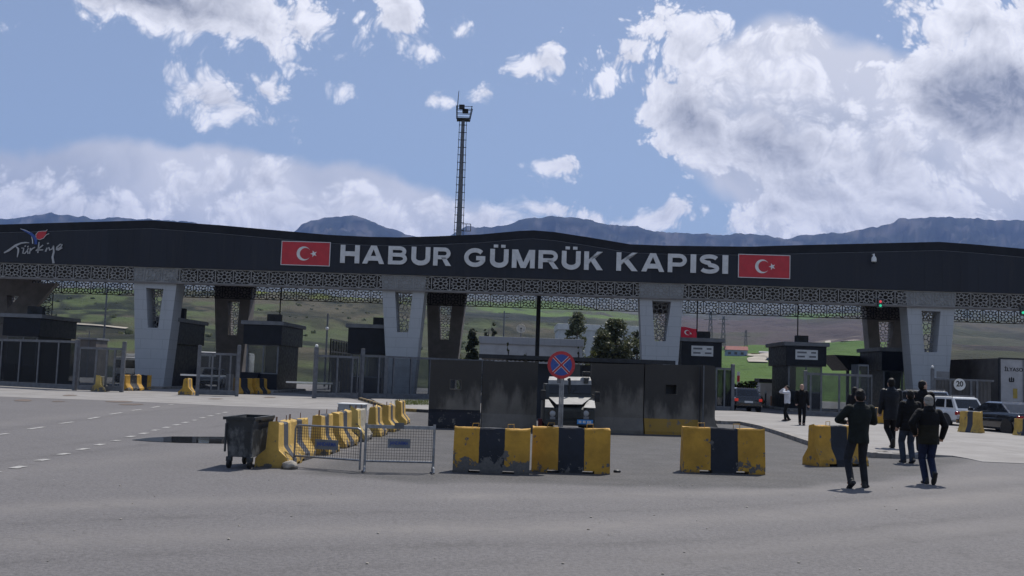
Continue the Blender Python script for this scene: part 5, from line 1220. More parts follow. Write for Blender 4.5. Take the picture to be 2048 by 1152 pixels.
# ------------------------------------------------------------------ mesh crowd barriers
def crowd(label, a, b, ptop, rounded, plate_px, plate_py, plate_m, text_m, topplate=None, feet=()):
    A, B = G(*a), G(*b); d = B-A; L = d.length; t = thing('mesh_barrier', label, 'crowd barrier', A, math.atan2(d.y, d.x), 'steel mesh barriers')
    H = at(a[0], ptop, A.y).z; r = .019; z0 = .19
    mb = MB(); c = .07 if rounded else 0
    if rounded: mb.tube([(0, 0, .0), (0, 0, H-c), (c*.3, 0, H-c*.3), (c, 0, H), (L-c, 0, H), (L-c*.3, 0, H-c*.3), (L, 0, H-c), (L, 0, .02)], r, 8)
    else:
        mb.tube([(0, 0, .0), (0, 0, H+.03)], r*1.25, 8); mb.tube([(L, 0, 0), (L, 0, H+.03)], r*1.25, 8); mb.box(0, L, -.02, .02, H-.06, H)
    mb.tube([(0, 0, z0), (L, 0, z0)], r, 8); mb.build('frame', M['galv'], t)
    mb = MB(); n = int(L/.047)
    for i in range(1, n): x = i*L/n; mb.box(x-.0026, x+.0026, -.0026, .0026, z0, H-.02)
    n = int((H-z0)/.05)
    for i in range(1, n): z = z0+i*(H-z0)/n; mb.box(0, L, .0028, .008, z-.0026, z+.0026)
    mb.build('wire_mesh', M['darksteel'], t)
    inv = Matrix.Rotation(-t.rotation_euler[2], 4, 'Z')
    f0, f1 = [(k-a[0])/(b[0]-a[0])*L for k in plate_px]; zz = [at(plate_px[0], y, A.y).z for y in plate_py]
    pl = MB().box(f0, f1, -.03, -.018, zz[1], zz[0]).build('name_plate', M[plate_m], t)
    text_obj('JANDARMA', f0+.035, f1-.035, zz[1]+.042, zz[0]-.045, -.0305, M[text_m], pl, 'lettering', .004, .02)
    if topplate: MB().box(topplate[0]*L, topplate[1]*L, -.035, -.022, H-.06, H+.05).build('top_plate', M['steel'], t)
    for f in feet: MB().tube([(f*L, -.30, .02), (f*L, -.25, .085), (f*L, 0, .10), (f*L, .20, .085), (f*L, .24, .02)], .02, 7).build('foot', M['galv'], t)
    return t
M['jblue'] = mat('plate_lettering_blue', (.02, .055, .26), .4, .1, 4)
M['plate_grey'] = mat('plate_grey', (.15, .165, .19), .45, .2, 5)
crowd('steel mesh barrier with rounded corners and a dark JANDARMA plate beside the bin', (587.5, 932), (719, 942), 849.5, True, (630, 676), (876.5, 896), 'plate_grey', 'jblue', feet=())
crowd('steel mesh barrier with square corners, a small top plate and a grey JANDARMA plate', (728.5, 943), (865.5, 946), 849, False, (772.5, 817.5), (877, 896), 'plate_grey', 'jblue', (.41, .55), (.0, 1.0))
# ------------------------------------------------------------------ no stopping sign
Ys_ = 20.35; p = at(1121.5, 900, Ys_); sg = thing('road_sign', 'round blue no stopping sign with a red ring and cross on a grey post', 'sign', (p.x, Ys_, 0), 0)
cz = at(1122.5, 730, Ys_).z; rr = .272; ox = at(1122.3, 730, Ys_).x-p.x
mb = MB()
for x in (-.033, 0, .033): mb.box(x-.014+ox*.5, x+.014+ox*.5, -.03 if x else -.022, .02, 0, cz+.1)
mb.build('post', M['galv'], sg); MB().box(-.075+ox, .0+ox, -.036, -.031, cz-.36, cz-.24).build('clamp', M['steel'], sg)
RX = Matrix.Translation((ox, 0, cz)) @ Matrix.Rotation(R(90), 4, 'X')
MB().lathe([(rr, .035), (rr, .055)], RX, 48).build('disc', M['sign_red'], sg)
MB().lathe([(rr*.77, .0555), (rr*.77, .058)], RX, 48).build('blue_field', M['sign_blue'], sg)
for s in (1, -1):
    for w, y, m, nm in ((.055, .0600, 'letter', 'cross_edge'), (.036, .0618, 'sign_red', 'cross_bar')):
        mb = MB(); mb.box(-rr*.80, rr*.80, -w/2, w/2, .056, y+(.0004 if s > 0 else 0), RX @ Matrix.Rotation(s*R(45), 4, 'Z')); mb.build(nm, M[m], sg)
# ------------------------------------------------------------------ left kerb, grass patch, cabinet
mb = MB(); mb2 = MB()
pts = [G(*q_) for q_ in ((716, 799), (742, 807), (770, 817), (800, 822.5), (866, 826))]
kk = 0
for a, b in zip(pts, pts[1:]):
    d = b-a; L = d.length; d.normalize(); nr = Vector((-d.y, d.x, 0)); n = max(1, int(L/.8))
    for j in range(n):
        P0, P1 = a+d*(L*j/n), a+d*(L*(j+1)/n-.02); tgt = mb if kk % 2 else mb2; kk += 1
        tgt.prism([(0, 0), (0, .13), (.15, .14), (.15, 0)], lambda u, v: P0+nr*u+Vector((0, 0, v)), lambda u, v: P1+nr*u+Vector((0, 0, v)))
M['kerb_yellow'] = mat('kerb_yellow_worn', (.30, .20, .07), .85, .5, 5); M['kerb_black'] = mat('kerb_black_worn', (.05, .045, .042), .85, .5, 5)
struct(mb.build('kerb', M['kerb_yellow'])); struct(mb2.build('kerb', M['kerb_black']))
random.seed(11); mb = MB()
for i in range(2600):
    px, py = random.uniform(790, 905), random.uniform(803, 812); c = G(px, py); a = random.uniform(0, 6.28); h = random.uniform(.05, .16); w = .012
    dx, dy = math.cos(a)*w, math.sin(a)*w; mb.add([(c.x-dx, c.y-dy, 0.05), (c.x+dx, c.y+dy, 0.05), (c.x+random.uniform(-.05, .05), c.y+random.uniform(-.05, .05), .05+h)], [(0, 1, 2)])
tag(mb.build('grass', M['grass']), 'short green grass strip beside the left blast wall', 'grass', kind='stuff')
p = G(700, 831); cbt = thing('junction_cabinet', 'pale grey metal cabinet with a bright lid behind the receding yellow barriers', 'cabinet', p, R(-4))
zt = at(700, 807, p.y).z; w = .50
MB().bbox(-w, w, 0, .8, 0, zt-.05, .02).build('body', M['cabinet'], cbt); MB().bbox(-w-.03, w+.03, -.04, .84, zt-.048, zt, .015).build('lid', M['white'], cbt)
mb = MB(); mb.box(.02, .03, -.008, 0, .05, zt-.1); mb.bbox(-.03, .0, -.03, 0, .3, .42, .005); mb.build('door_handle', M['darksteel'], cbt)
# ------------------------------------------------------------------ armoured vehicle
YV = 32.3; p = at(1139, 850, YV); VX, VZ = p.x, 0
av = thing('armoured_vehicle', 'white topped armoured patrol vehicle with a roof turret parked between the blast walls', 'armoured vehicle', (VX, YV, 0), 0)
M['av_dark'] = mat('vehicle_dark_green', (.028, .032, .032), .45, .3, 4)
M['av_white'] = mat('vehicle_white_top', (.29, .285, .275), .55, .25, 3)
def V(px, py, y): q_ = at(px, py, YV+y); return Vector((q_.x-VX, y, q_.z))
def quadpanel(mb, P4, t=.02):
    n = (P4[1]-P4[0]).cross(P4[3]-P4[0]).normalized()
    if n.y > 0: n = -n
    a = [p_+n*t for p_ in P4]; return mb.add(P4+a, [(3, 2, 1, 0), (4, 5, 6, 7), (0, 1, 5, 4), (1, 2, 6, 5), (2, 3, 7, 6), (3, 0, 4, 7)])
zf = V(1139, 817, 0).z; zh = V(1139, 795, .95).z; zr = V(1139, 753, 1.75).z; zw = V(1139, 769.5, 1.25).z
hw = .79
mb = MB(); mb.bbox(-hw, hw, .06, 1.0, .32, zf, .03); mb.bbox(-hw, hw, 1.0, 3.9, .32, zh-.01, .03); mb.bbox(-hw+.05, hw-.05, .0, .12, .30, .48, .02)
mb.yz([(1.0, zh-.02), (1.02, zh+.02), (1.20, zw), (3.8, zw), (3.9, zh-.02)], -.74, .74); mb.build('hull', M['av_dark'], av)
mb = MB(); mb.yz([(.0, zf-.28), (.0, zf-.02), (.06, zf+.03), (1.02, zh), (1.02, zf-.28)], -.43, .43); mb.build('engine_cover', M['av_dark'], av)
quadpanel(mb2 := MB(), [V(1113, 809, .02), V(1164, 809.5, .02), V(1182, 796, .95), V(1098, 795, .95)], .015); mb2.build('bonnet', M['av_white'], av)
for a in ([V(1090, 815.5, .03), V(1108, 816, .03), V(1097, 800, .8), V(1090.5, 800, .8)], [V(1167, 816, .03), V(1191, 817, .03), V(1188.5, 801, .8), V(1176, 801, .8)]):
    quadpanel(mb2 := MB(), a, .02); mb2.build('wing', M['av_white'], av)
mb = MB(); mb.loft([[V(1096.5, 769, 1.22), V(1183, 770, 1.22), V(1183, 770, 3.8), V(1096.5, 769, 3.8)], [V(1097, 760, 1.3), V(1182.5, 761, 1.3), V(1182.5, 761, 3.8), V(1097, 760, 3.8)], [V(1099, 753, 1.6), V(1180, 754, 1.6), V(1180, 754, 3.7), V(1099, 753, 3.7)]]); mb.build('roof', M['av_white'], av)
for a, b in ((1098.5, 1137), (1142, 1181)):
    quadpanel(mb2 := MB(), [V(a, 787, 1.06), V(b, 788, 1.06), V(b, 771.5, 1.19), V(a, 771, 1.19)], .012); w_ = mb2.build('windscreen', M['glass_dark'], av)
mb = MB(); q0 = V(1144, 783, 1.03); mb.tube([q0, q0+Vector((.18, .03, .2))], .008, 5); mb.build('wiper', M['black'], av)
mb = MB()
for i in range(9): mb.box(-.36, .36, -.02, .0, .36+i*.045, .375+i*.045)
mb.build('grille', M['black'], av)
for px in (1105.3, 1172.2):
    c = V(px, 827, -.01); l = MB().lathe([(.095, .0), (.095, .04), (.05, .07)], Matrix.Translation((c.x, .06, c.z)) @ Matrix.Rotation(R(90), 4, 'X'), 20).build('headlight', M['lamp'], av, 40)
    MB().lathe([(.125, .0), (.125, .055), (.10, .055), (.10, .0)], Matrix.Translation((c.x, .062, c.z)) @ Matrix.Rotation(R(90), 4, 'X'), 20).build('lamp_ring', M['blackpaint'], l)
    c = V(px, 836, 0); MB().bbox(c.x-.085, c.x+.085, -.02, .06, c.z-.045, c.z+.045, .01).build('indicator', M['booth_trim'], av)
a, b = V(1154, 848, -.04), V(1186, 840, -.04); pl = MB().box(a.x, b.x, -.06, -.045, a.z, b.z).build('number_plate', M['plate_blue'], av)
mb = MB()
for i in range(9):
    if i in (2, 5): continue
    x = a.x+.05+i*(b.x-a.x-.1)/9; mb.box(x, x+.035, -.064, -.0605, a.z+.035, b.z-.035)
mb.build('plate_characters', M['letter'], pl)
for px, py, s in ((1086, 790, -1), (1194.5, 793.5, 1)):
    c = V(px, py, .9); m_ = MB().bbox(c.x-.085, c.x+.085, .86, .95, c.z-.16, c.z+.16, .02).build('mirror', M['black'], av); MB().tube([(c.x, .92, c.z), (s*.76, 1.1, c.z+.05)], .018, 6).build('mirror_arm', M['black'], m_)
mb = MB(); c0 = V(1149, 752, 2.2); c1 = V(1160.5, 728, 2.2); mb.bbox(c1.x-.55, c1.x, 2.15, 2.23, zr-.02, c1.z, .01); mb.bbox(c1.x-.05, c1.x, 2.2, 3.0, zr-.02, c1.z, .01); mb.bbox(c1.x-.55, c1.x-.5, 2.2, 3.0, zr-.02, c1.z, .01); mb.build('turret_shield', M['av_dark'], av)
c = V(1173, 748, 1.5); MB().bbox(c.x-.14, c.x+.13, 1.42, 1.6, c.z-.07, c.z+.08, .03).build('roof_beacon', M['black'], av)
c = V(1172, 761, 1.15); MB().bbox(c.x-.07, c.x+.08, 1.18, 1.3, c.z-.09, c.z+.09, .02).build('roof_vent', M['av_dark'], av)
c = V(1139.5, 765, 1.05); MB().tube([(c.x, 1.1, c.z-.4), (c.x, 1.12, c.z+.05), (c.x-.03, 1.15, c.z+.12)], [.045, .04, .06], 8).build('camera_mast', M['black'], av)
for x in (-.63, .63):
    for y in (.55, 3.1):
        w_ = MB().lathe([(.18, -.13), (.36, -.13), (.40, -.09), (.40, .09), (.36, .13), (.18, .13)], Matrix.Translation((x, y, .40)) @ Matrix.Rotation(R(90), 4, 'Y'), 24).build('wheel', M['black'], av, 40)
        MB().lathe([(.05, -.10), (.19, -.11), (.19, .11), (.05, .10)], Matrix.Translation((x, y, .40)) @ Matrix.Rotation(R(90), 4, 'Y'), 16).build('rim', M['av_dark'], w_)
o = MB().bbox(-.07, .07, -.08, .08, 0, .45, .02).build('red_box', mat('dull_red', (.12, .015, .018), .6)); o.location = (at(1080, 850, 33.2).x, 33.2, 0); tag(o, 'dark red upright box beside the left front wheel of the armoured vehicle', 'box')
# ------------------------------------------------------------------ cars
def wheelset(t, xs, w, r):
    for x in xs:
        for s in (-1, 1):
            T = Matrix.Translation((x, s*(w-.1), r)) @ Matrix.Rotation(R(90), 4, 'X')
            ty = MB().lathe([(r*.6, -.10), (r*.9, -.10), (r, -.07), (r, .07), (r*.9, .10), (r*.6, .10)], T, 24).build('wheel', M['black'], t, 40)
            mb = MB(); mb.lathe([(.03, -.085), (r*.62, -.095), (r*.62, .095), (.03, .085)], T, 20)
            for k in range(5): mb.box(r*.12, r*.56, -.03, .03, -.101, .101, T @ Matrix.Rotation(k*2*math.pi/5, 4, 'Z'))
            mb.build('rim', M['chrome'], ty)
def bil(P, u, v): return (P[0]*(1-u)+P[1]*u)*(1-v)+(P[3]*(1-u)+P[2]*u)*v
def car(label, loc, rz, L, w, H, belt, body, st, cab, lit=False, kind='car', rails=False, group=None, wheel_r=.33, trim='black'):
    """st: stations (x, ztop, zbot, halfwidth factor); cab: (rear belt x, rear roof x, front roof x, front belt x, roof half width)"""
    t = thing('car', label, kind, loc, rz, group); w = w/2
    rings = []
    for x, zt, zb, k in st:
        W_ = w*k; rings.append([Vector((x, y, z)) for y, z in [(-W_*.86, zb), (-W_*.985, zb+.10), (-W_, zb+(zt-zb)*.45), (-W_*.985, zt-.13), (-W_*.93, zt-.03), (-W_*.80, zt), (W_*.80, zt), (W_*.93, zt-.03), (W_*.985, zt-.13), (W_, zb+(zt-zb)*.45), (W_*.985, zb+.10), (W_*.86, zb)]])
    MB().loft(rings).build('body', body, t, 38)
    xr0, xr1, xf1, xf0, wr = cab; wb = w*.90; wr = w*wr; zr = H-.06; N = 5
    B = [Vector((xr0, -wb, belt-.03)), Vector((xf0, -wb*.97, belt-.03)), Vector((xf0, wb*.97, belt-.03)), Vector((xr0, wb, belt-.03))]
    Rf = [Vector((xr1, -wr, zr)), Vector((xf1, -wr*.97, zr)), Vector((xf1, wr*.97, zr)), Vector((xr1, wr, zr))]
    T2 = [Vector((xr1+.12, -wr*.8, H)), Vector((xf1-.16, -wr*.78, H)), Vector((xf1-.16, wr*.78, H)), Vector((xr1+.12, wr*.8, H))]
    MB().loft([B, Rf, T2]).build('cabin', body, t, 20)
    def pane(P, u0, u1, v0, v1, nm):
        q_ = [bil(P, u0, v0), bil(P, u1, v0), bil(P, u1, v1), bil(P, u0, v1)]; n = (q_[1]-q_[0]).cross(q_[3]-q_[0]).normalized()
        if n.dot(q_[0]-Vector(((xr0+xf0)/2, 0, belt))) < 0: n = -n
        a = [p_+n*.006 for p_ in q_]; b = [p_-n*.01 for p_ in q_]; MB().add(b+a, [(3, 2, 1, 0), (4, 5, 6, 7), (0, 1, 5, 4), (1, 2, 6, 5), (2, 3, 7, 6), (3, 0, 4, 7)]).build(nm, M['glass_dark'], t)
    pane([B[0], B[3], Rf[3], Rf[0]], .07, .93, .14, .90, 'rear_window'); pane([B[1], B[2], Rf[2], Rf[1]], .05, .95, .08, .93, 'windscreen')
    for a, b in ((0, 1), (3, 2)):
        P = [B[a], B[b], Rf[b], Rf[a]]
        for u0, u1 in ((.06, .24), (.29, .57), (.61, .93)): pane(P, u0, u1, .16, .88, 'side_window')
    xR, xF = st[0][0], st[-1][0]; zt = st[1][1]
    for s in (-1, 1):
        y0, y1 = sorted((s*w*.72, s*w*.97)); MB().bbox(xR-.015, xR+.16, y0, y1, zt-.28, zt-.10, .03).build('tail_light', M['tail_on'] if lit else M['tail'], t)
        y0, y1 = sorted((s*w*.50, s*w*.90)); MB().bbox(xF-.2, xF+.01, y0, y1, st[-2][1]-.22, st[-2][1]-.06, .03).build('headlight', M['lamp'], t)
        y0, y1 = sorted((s*w*1.0, s*(w+.2))); MB().bbox(xf0-.35, xf0-.2, y0, y1, belt-.02, belt+.14, .03).build('wing_mirror', M[trim], t)
        for x in (st[0][0]+.80, st[-1][0]-.82):
            T = Matrix.Translation((x, s*(w-.012), wheel_r)) @ Matrix.Rotation(R(90), 4, 'X'); MB().lathe([(wheel_r+.06, -.02), (wheel_r+.06, .02)], T, 24).build('wheel_arch', M['black'], t)
        if rails: MB().tube([(xr1+.1, s*wr*.9, H-.02), (xr1+.2, s*wr*.9, H+.05), (xf1-.3, s*wr*.9, H+.05), (xf1-.2, s*wr*.9, H-.02)], .018, 6).build('roof_rail', M['steel'], t)
    MB().bbox(xR-.06, xR+.25, -w*.92, w*.92, st[0][2], st[0][2]+.22, .04).build('bumper', M[trim], t)
    MB().bbox(xF-.25, xF+.05, -w*.92, w*.92, st[-1][2], st[-1][2]+.2, .04).build('bumper', M[trim], t)
    MB().box(xR-.03, xR-.008 if False else xR+.02, -.26, .26, zt-.36, zt-.25).build('number_plate', M['plate_white'], t)
    wheelset(t, (st[0][0]+.80, st[-1][0]-.82), w+.0, wheel_r); return t
M['car_dark'] = mat('dark_blue_car_paint', (.016, .019, .026), .22, .15, 3, coat=.8)
M['car_black'] = mat('black_car_paint', (.010, .010, .012), .18, .15, 3, coat=1.0)
M['car_white'] = mat('white_car_paint', (.60, .61, .62), .3, .08, 3, coat=.6)
M['car_silver'] = mat('silver_car_paint', (.42, .43, .45), .25, .1, 3, metal=.4, coat=.6)
suv = [(-2.10, .86, .36, .88), (-2.02, .98, .32, .96), (-1.2, 1.0, .27, 1.0), (.6, 1.0, .27, 1.0), (1.1, .98, .27, 1.0), (1.85, .90, .30, .95), (2.10, .74, .36, .82)]
hat = [(-2.05, .84, .36, .86), (-1.98, .95, .30, .95), (-1.2, .96, .24, 1.0), (.6, .95, .24, 1.0), (1.1, .92, .24, 1.0), (1.85, .80, .28, .93), (2.08, .64, .34, .80)]
sed = [(-2.28, .80, .34, .86), (-2.2, .96, .28, .95), (-1.3, .99, .24, 1.0), (.6, .93, .24, 1.0), (1.2, .90, .24, 1.0), (2.0, .78, .28, .93), (2.25, .62, .34, .80)]
def place(px, py, psi, L): c = G(px, py); return c+Vector((-math.sin(psi), math.cos(psi), 0))*(L/2), R(90)+psi
loc, rz = place(1497, 825, R(0), 4.1); car('dark hatchback with both brake lights lit driving away through the gate lane', loc, rz, 4.1, 1.74, 1.50, .96, M['car_dark'], hat, (-1.95, -1.45, .15, 1.0, .78), lit=True, trim='car_dark')
loc, rz = place(1944, 858, R(14), 4.2); car('white estate car with roof rails beside the grey haired man', loc, rz, 4.2, 1.74, 1.50, .92, M['car_white'], [(a, b*.93, c, d) for a, b, c, d in suv], (-2.0, -1.62, .35, 1.15, .80), rails=True, kind='car', trim='car_white')
loc, rz = place(2076, 876, R(8), 4.5); car('black saloon car with a sun glint on its boot at the right picture edge', loc, rz, 4.5, 1.78, 1.40, .97, M['car_black'], sed, (-1.55, -.85, .35, 1.15, .76), trim='car_black')
loc, rz = place(1882, 842, R(16), 4.2); car('pale silver car, mostly hidden behind the standing men, only its roof showing', loc, rz, 4.2, 1.85, 1.74, 1.08, M['car_silver'], [(a, b*1.08, c, d) for a, b, c, d in suv], (-2.0, -1.7, .35, 1.15, .84), rails=True, trim='black')
c = G(424, 775); car('small white car behind the short gate leaf, seen through its panes', c, R(-80), 4.1, 1.74, 1.50, .96, M['car_white'], hat, (-1.95, -1.45, .15, 1.0, .78))
# lorry trailer with lettering
YT = 66; a = at(1999, 715, YT); lt = thing('lorry_trailer', 'tall lorry trailer with a pale lettered end wall and dark sides at the right edge', 'lorry', (a.x, YT, 0), R(0))
W_, Z1, Z0 = 2.5, a.z, 1.05
MB().box(.03, W_-.03, .05, 13, Z0, Z1-.04).build('side_walls', M['container'], lt)
MB().bbox(0, W_, 0, .048, Z0-.1, Z1-.08, .015).build('end_wall', mat('trailer_wall', (.40, .39, .40), .5, .15, 1.5), lt)
mb = MB(); mb.box(-.04, W_+.04, -.03, .1, Z1-.1, Z1); mb.box(-.04, .06, -.03, .1, Z0-.15, Z1-.1); mb.box(W_-.06, W_+.04, -.03, .1, Z0-.15, Z1-.1); mb.box(-.04, W_+.04, -.03, .1, Z0-.35, Z0-.15); mb.build('frame', M['darksteel'], lt)
mb = MB(); mb.box(1.5, 1.54, -.05, -.002, Z0, Z1-.1); mb.build('locking_bar', M['steel'], lt)
def T3(px, py): q_ = at(px, py, YT); return q_.x-a.x, q_.z
x0, zt_ = T3(2009, 734); x1, zb_ = T3(2046, 743.5)
text_obj('İLYASO', x0, x1, zb_, zt_+.06, -.003, M['black'], lt, 'lettering', .01, .02)
mb = MB(); cx, cz = T3(2023, 760)
for k in (-1, 0, 1):
    mb.sphere((cx+k*.13, -.01, cz+.05-.04*abs(k)), .05, .012, .15)
mb.sphere((cx, -.01, cz-.1), .13, .012, .04); mb.build('emblem', M['black'], lt)
x0, z1_ = T3(2026, 777); x1, z0_ = T3(2034.5, 797); MB().box(x0, x1, -.02, -.001, z0_, z1_).build('marker_plate', mat('marker_yellow', (.42, .30, .06), .6), lt)
for y in (1.5, 2.8, 4.1):
    for x in (.25, W_-.25): MB().lathe([(.25, -.15), (.5, -.15), (.5, .15), (.25, .15)], Matrix.Translation((x, y, .5)) @ Matrix.Rotation(R(90), 4, 'Y'), 20).build('wheel', M['black'], lt)
MB().box(.2, W_-.2, .1, 12, .75, 1.04).build('chassis', M['black'], lt)
# white lorry and minibus beyond the gate
def boxtruck(lab, px0, px1, ptop, Y, rz=0):
    a_, b_ = at(px0, ptop, Y), at(px1, ptop, Y); w_ = b_.x-a_.x; h_ = a_.z; t = thing('lorry', lab, 'lorry', ((a_.x+b_.x)/2, Y, 0), rz)
    MB().bbox(-w_/2, w_/2, 0, 2.0, .55, h_-.3, .08).build('cab', M['white'], t); MB().bbox(-w_/2-.05, w_/2+.05, 2.1, 8, .9, h_, .04).build('load_box', M['white_wall'], t)
    MB().bbox(-w_*.42, w_*.42, -.012, .05, h_*.50, h_-.55, .02).build('windscreen', M['glass_dark'], t); MB().bbox(-w_/2, w_/2, -.1, .3, .4, .75, .04).build('bumper', M['darksteel'], t)
    for s in (-1, 1): MB().bbox(s*w_*.36-.12, s*w_*.36+.12, -.13, .0, .55, .70, .02).build('headlight', M['lamp'], t)
    for y in (.8, 6.2):
        for s in (-1, 1): MB().lathe([(.2, -.12), (.45, -.12), (.45, .12), (.2, .12)], Matrix.Translation((s*(w_/2-.15), y, .45)) @ Matrix.Rotation(R(90), 4, 'Y'), 18).build('wheel', M['black'], t)
    return t
boxtruck('white lorry seen in the gap left of the leftmost white pier', 228, 276, 706, 86)
a_, b_ = at(398, 703, 92), at(500, 706, 92); mbs = thing('minibus', 'white minibus parked beyond the gate, seen between the brown pier and the short gate leaf', 'minibus', ((a_.x+b_.x)/2, 92, 0), 0)
w_ = (b_.x-a_.x)/2; MB().bbox(-w_, w_, 0, 1.9, .4, a_.z, .15).build('body', M['white'], mbs, 40)
for i in range(5): x = -w_+.25+i*(2*w_-.4)/5; MB().bbox(x, x+(2*w_-.4)/5-.15, -.012, .02, a_.z*.52, a_.z*.86, .02).build('window', M['glass_dark'], mbs)
for x in (-w_*.65, w_*.65): MB().lathe([(.15, -.1), (.36, -.1), (.36, .1), (.15, .1)], Matrix.Translation((x, .12, .36)) @ Matrix.Rotation(R(90), 4, 'X'), 18).build('wheel', M['black'], mbs)
# ------------------------------------------------------------------ buildings beyond
def block(name, lab, px0, px1, pt, Y, dep, m, parapet=.45, wins=(), rz=0, cat='building', roofm='booth_trim'):
    a_, b_ = at(px0, pt, Y), at(px1, pt, Y); L_ = b_.x-a_.x; t = thing(name, lab, cat, (a_.x, Y, 0), rz)
    z_ = a_.z; MB().box(0, L_, 0, dep, -.6, z_-parapet).build('wall', m, t)
    MB().bbox(-.12, L_+.12, -.12, dep+.12, z_-parapet+.004, z_, .02).build('parapet', M[roofm], t)
    for u0, u1, z0, z1 in wins:
        f = MB().box(u0*L_, u1*L_, -.03, .05, z0, z1).build('window', M['glass_dark'], t)
        MB().ringxz([(u0*L_-.06, z0-.06), (u1*L_+.06, z0-.06), (u1*L_+.06, z1+.06), (u0*L_-.06, z1+.06)], [(u0*L_, z0), (u1*L_, z0), (u1*L_, z1), (u0*L_, z1)], -.05, .04).build('frame', M['white'], f)
    return t
bA = block('flat_roofed_building', 'pale flat roofed building with a satellite dish, behind the blast walls', 960, 1166, 672, 100, 8, M['white_wall'], .72, [(.1, .22, .8, 2.2), (.4, .52, .8, 2.2), (.7, .82, .8, 2.2)], roofm='clad')
block('flat_roofed_building', 'farther pale building with a cream roof band behind the tall eucalyptus', 1117, 1290, 647, 136, 10, M['white_wall'], .8, [(.09, .13, 2.3, 3.4), (.33, .40, 2.0, 3.2)], roofm='letter')
c = at(1042, 659, 102); sd_ = thing('satellite_dish', 'round pale satellite dish on the flat roofed building', 'satellite dish', (c.x, 102, at(1042, 673, 102).z-.05), 0)
zd = c.z-sd_.location.z; mb = MB(); mb.lathe([(.0, .12), (.25, .15), (.46, .26), (.47, .25), (.25, .11), (.0, .08)], Matrix.Translation((0, 0, zd)) @ Matrix.Rotation(R(70), 4, 'X'), 24); mb.build('dish', mat('dish_cream', (.62, .56, .46), .6), sd_, 40)
MB().tube([(0, 0, 0), (0, .1, zd)], .05, 6).build('mount', M['steel'], sd_); mb = MB(); mb.tube([(0, -.2, zd-.3), (0, -.45, zd+.1)], .025, 6); mb.box(-.07, .07, -.5, -.4, zd, zd+.15); mb.build('feed_arm', M['darksteel'], sd_)
pc = at(1077, 640, 84); o = MB().bbox(-.17, .17, -.17, .17, -.05, 8.41, .02).build('steel_post', M['darksteel']); o.location = (pc.x, 85, 0); tag(o, 'dark steel post rising behind the flat roofed building edge to the far lattice band', 'post')
def pole(lab, px, pt, pb, Y, r=.06, arms=(), ball=False, z0=-.6, name='lamp_post', cat='lamp post'):
    a_, b_ = at(px, pt, Y), at(px, pb, Y); t = thing(name, lab, cat, (b_.x, Y, z0), 0)
    MB().tube([(0, 0, 0), (0, 0, a_.z-z0)], [r*1.3, r], 8).build('pole', M['steel'], t)
    mb = MB(); h_ = a_.z-z0
    for dz, l in arms: mb.box(-l, l, -.03, .03, h_-dz-.04, h_-dz+.04)
    if arms: mb.build('crossarm', M['steel'], t)
    if ball: MB().sphere((0, -.05, at(px, ball, Y).z-z0), .16, nu=10, nv=6).build('lamp', M['white'], t, 180)
    return t
pole('tall lamp post on the left between the far left booth and the leftmost white pier', 206, 575, 700, 112, .09)
pole('grey camera post with a small white lamp between the two middle left booths', 652, 627, 706, 100, .08, ball=657)
pole('wooden utility pole with crossarms left of the satellite dish', 1007, 622, 672, 150, .09, ((.3, .9), (.9, .7)), name='utility_pole', cat='utility pole')
pole('thin short post with a dark head beyond the glazed gate leaf', 177, 662, 692, 105, .05, name='post', cat='post')
def pylon(px, pt, pb, Y, lab):
    a_, b_ = at(px, pt, Y), at(px, pb, Y); t = thing('lattice_pylon', lab, 'pylon', (b_.x, Y, b_.z), 0, 'lattice pylons'); h_ = a_.z-b_.z; mb = MB()
    for s in (-1, 1):
        for y in (-1, 1): mb.tube([(s*h_*.07, y*h_*.07, 0), (s*h_*.02, y*h_*.02, h_)], h_*.006, 4)
    for i in range(7):
        f = i/7; w0, w1 = h_*(.07-.05*f), h_*(.07-.05*(f+1/7)); z0, z1 = h_*f, h_*(f+1/7)
        for y in (-1, 1): mb.tube([(-w0, y*w0, z0), (w1, y*w1, z1)], h_*.004, 4); mb.tube([(w0, y*w0, z0), (-w1, y*w1, z1)], h_*.004, 4)
    mb.build('tower', M['steel'], t)
    mb = MB()
    for z, l in ((.78, .16), (.9, .13)): mb.box(-h_*l, h_*l, -h_*.006, h_*.006, h_*z-h_*.006, h_*z+h_*.006)
    mb.build('crossarm', M['steel'], t)
pylon(1420, 622, 700, 420, 'taller lattice pylon right of the flying red flag'); pylon(1446, 632, 704, 430, 'lattice pylon nearer to the village house with the red roof'); pylon(1491, 660, 718, 520, 'small lattice pylon above the village house with the red roof')
# village houses in the green field
def house(lab, px, py, wpx, hpx, wall, roof, flat=False):
    c = on_hill(px, py, 200) or at(px, py, 700); k = 2048/c.y; w_, h_ = wpx/k, hpx/k; t = thing('village_house', lab, 'house', c-Vector((0, 0, .6)), random.uniform(-.3, .3), 'village houses in the green field')
    MB().box(-w_/2, w_/2, 0, w_*.5, 0, h_*.7).build('wall', wall, t)
    if flat: MB().box(-w_*.53, w_*.53, -.3, w_*.53, h_*.703, h_*.85).build('roof', roof, t)
    else:
        mb = MB(); mb.yz([(-.5, h_*.705), (w_*.25, h_*1.1), (w_*.5+.5, h_*.705)], -w_*.55, w_*.55); mb.build('roof', roof, t)
    for i in range(3): MB().box(-w_*.4+i*w_*.3, -w_*.4+i*w_*.3+w_*.13, -.05, .02, h_*.25, h_*.5).build('window', M['glass_dark'], t)
M['pblue'] = mat('pale_blue_wall', (.24, .29, .38), .7); M['tile'] = mat('red_roof', (.26, .07, .055), .8); M['drab'] = mat('drab_wall', (.28, .27, .29), .8)
house('pale blue village house with a red roof, largest of the village', 1473, 712, 42, 20, M['pblue'], M['tile']); house('long low grey village shed beside the pale track', 1519, 711, 30, 6, M['drab'], M['tile'], True)
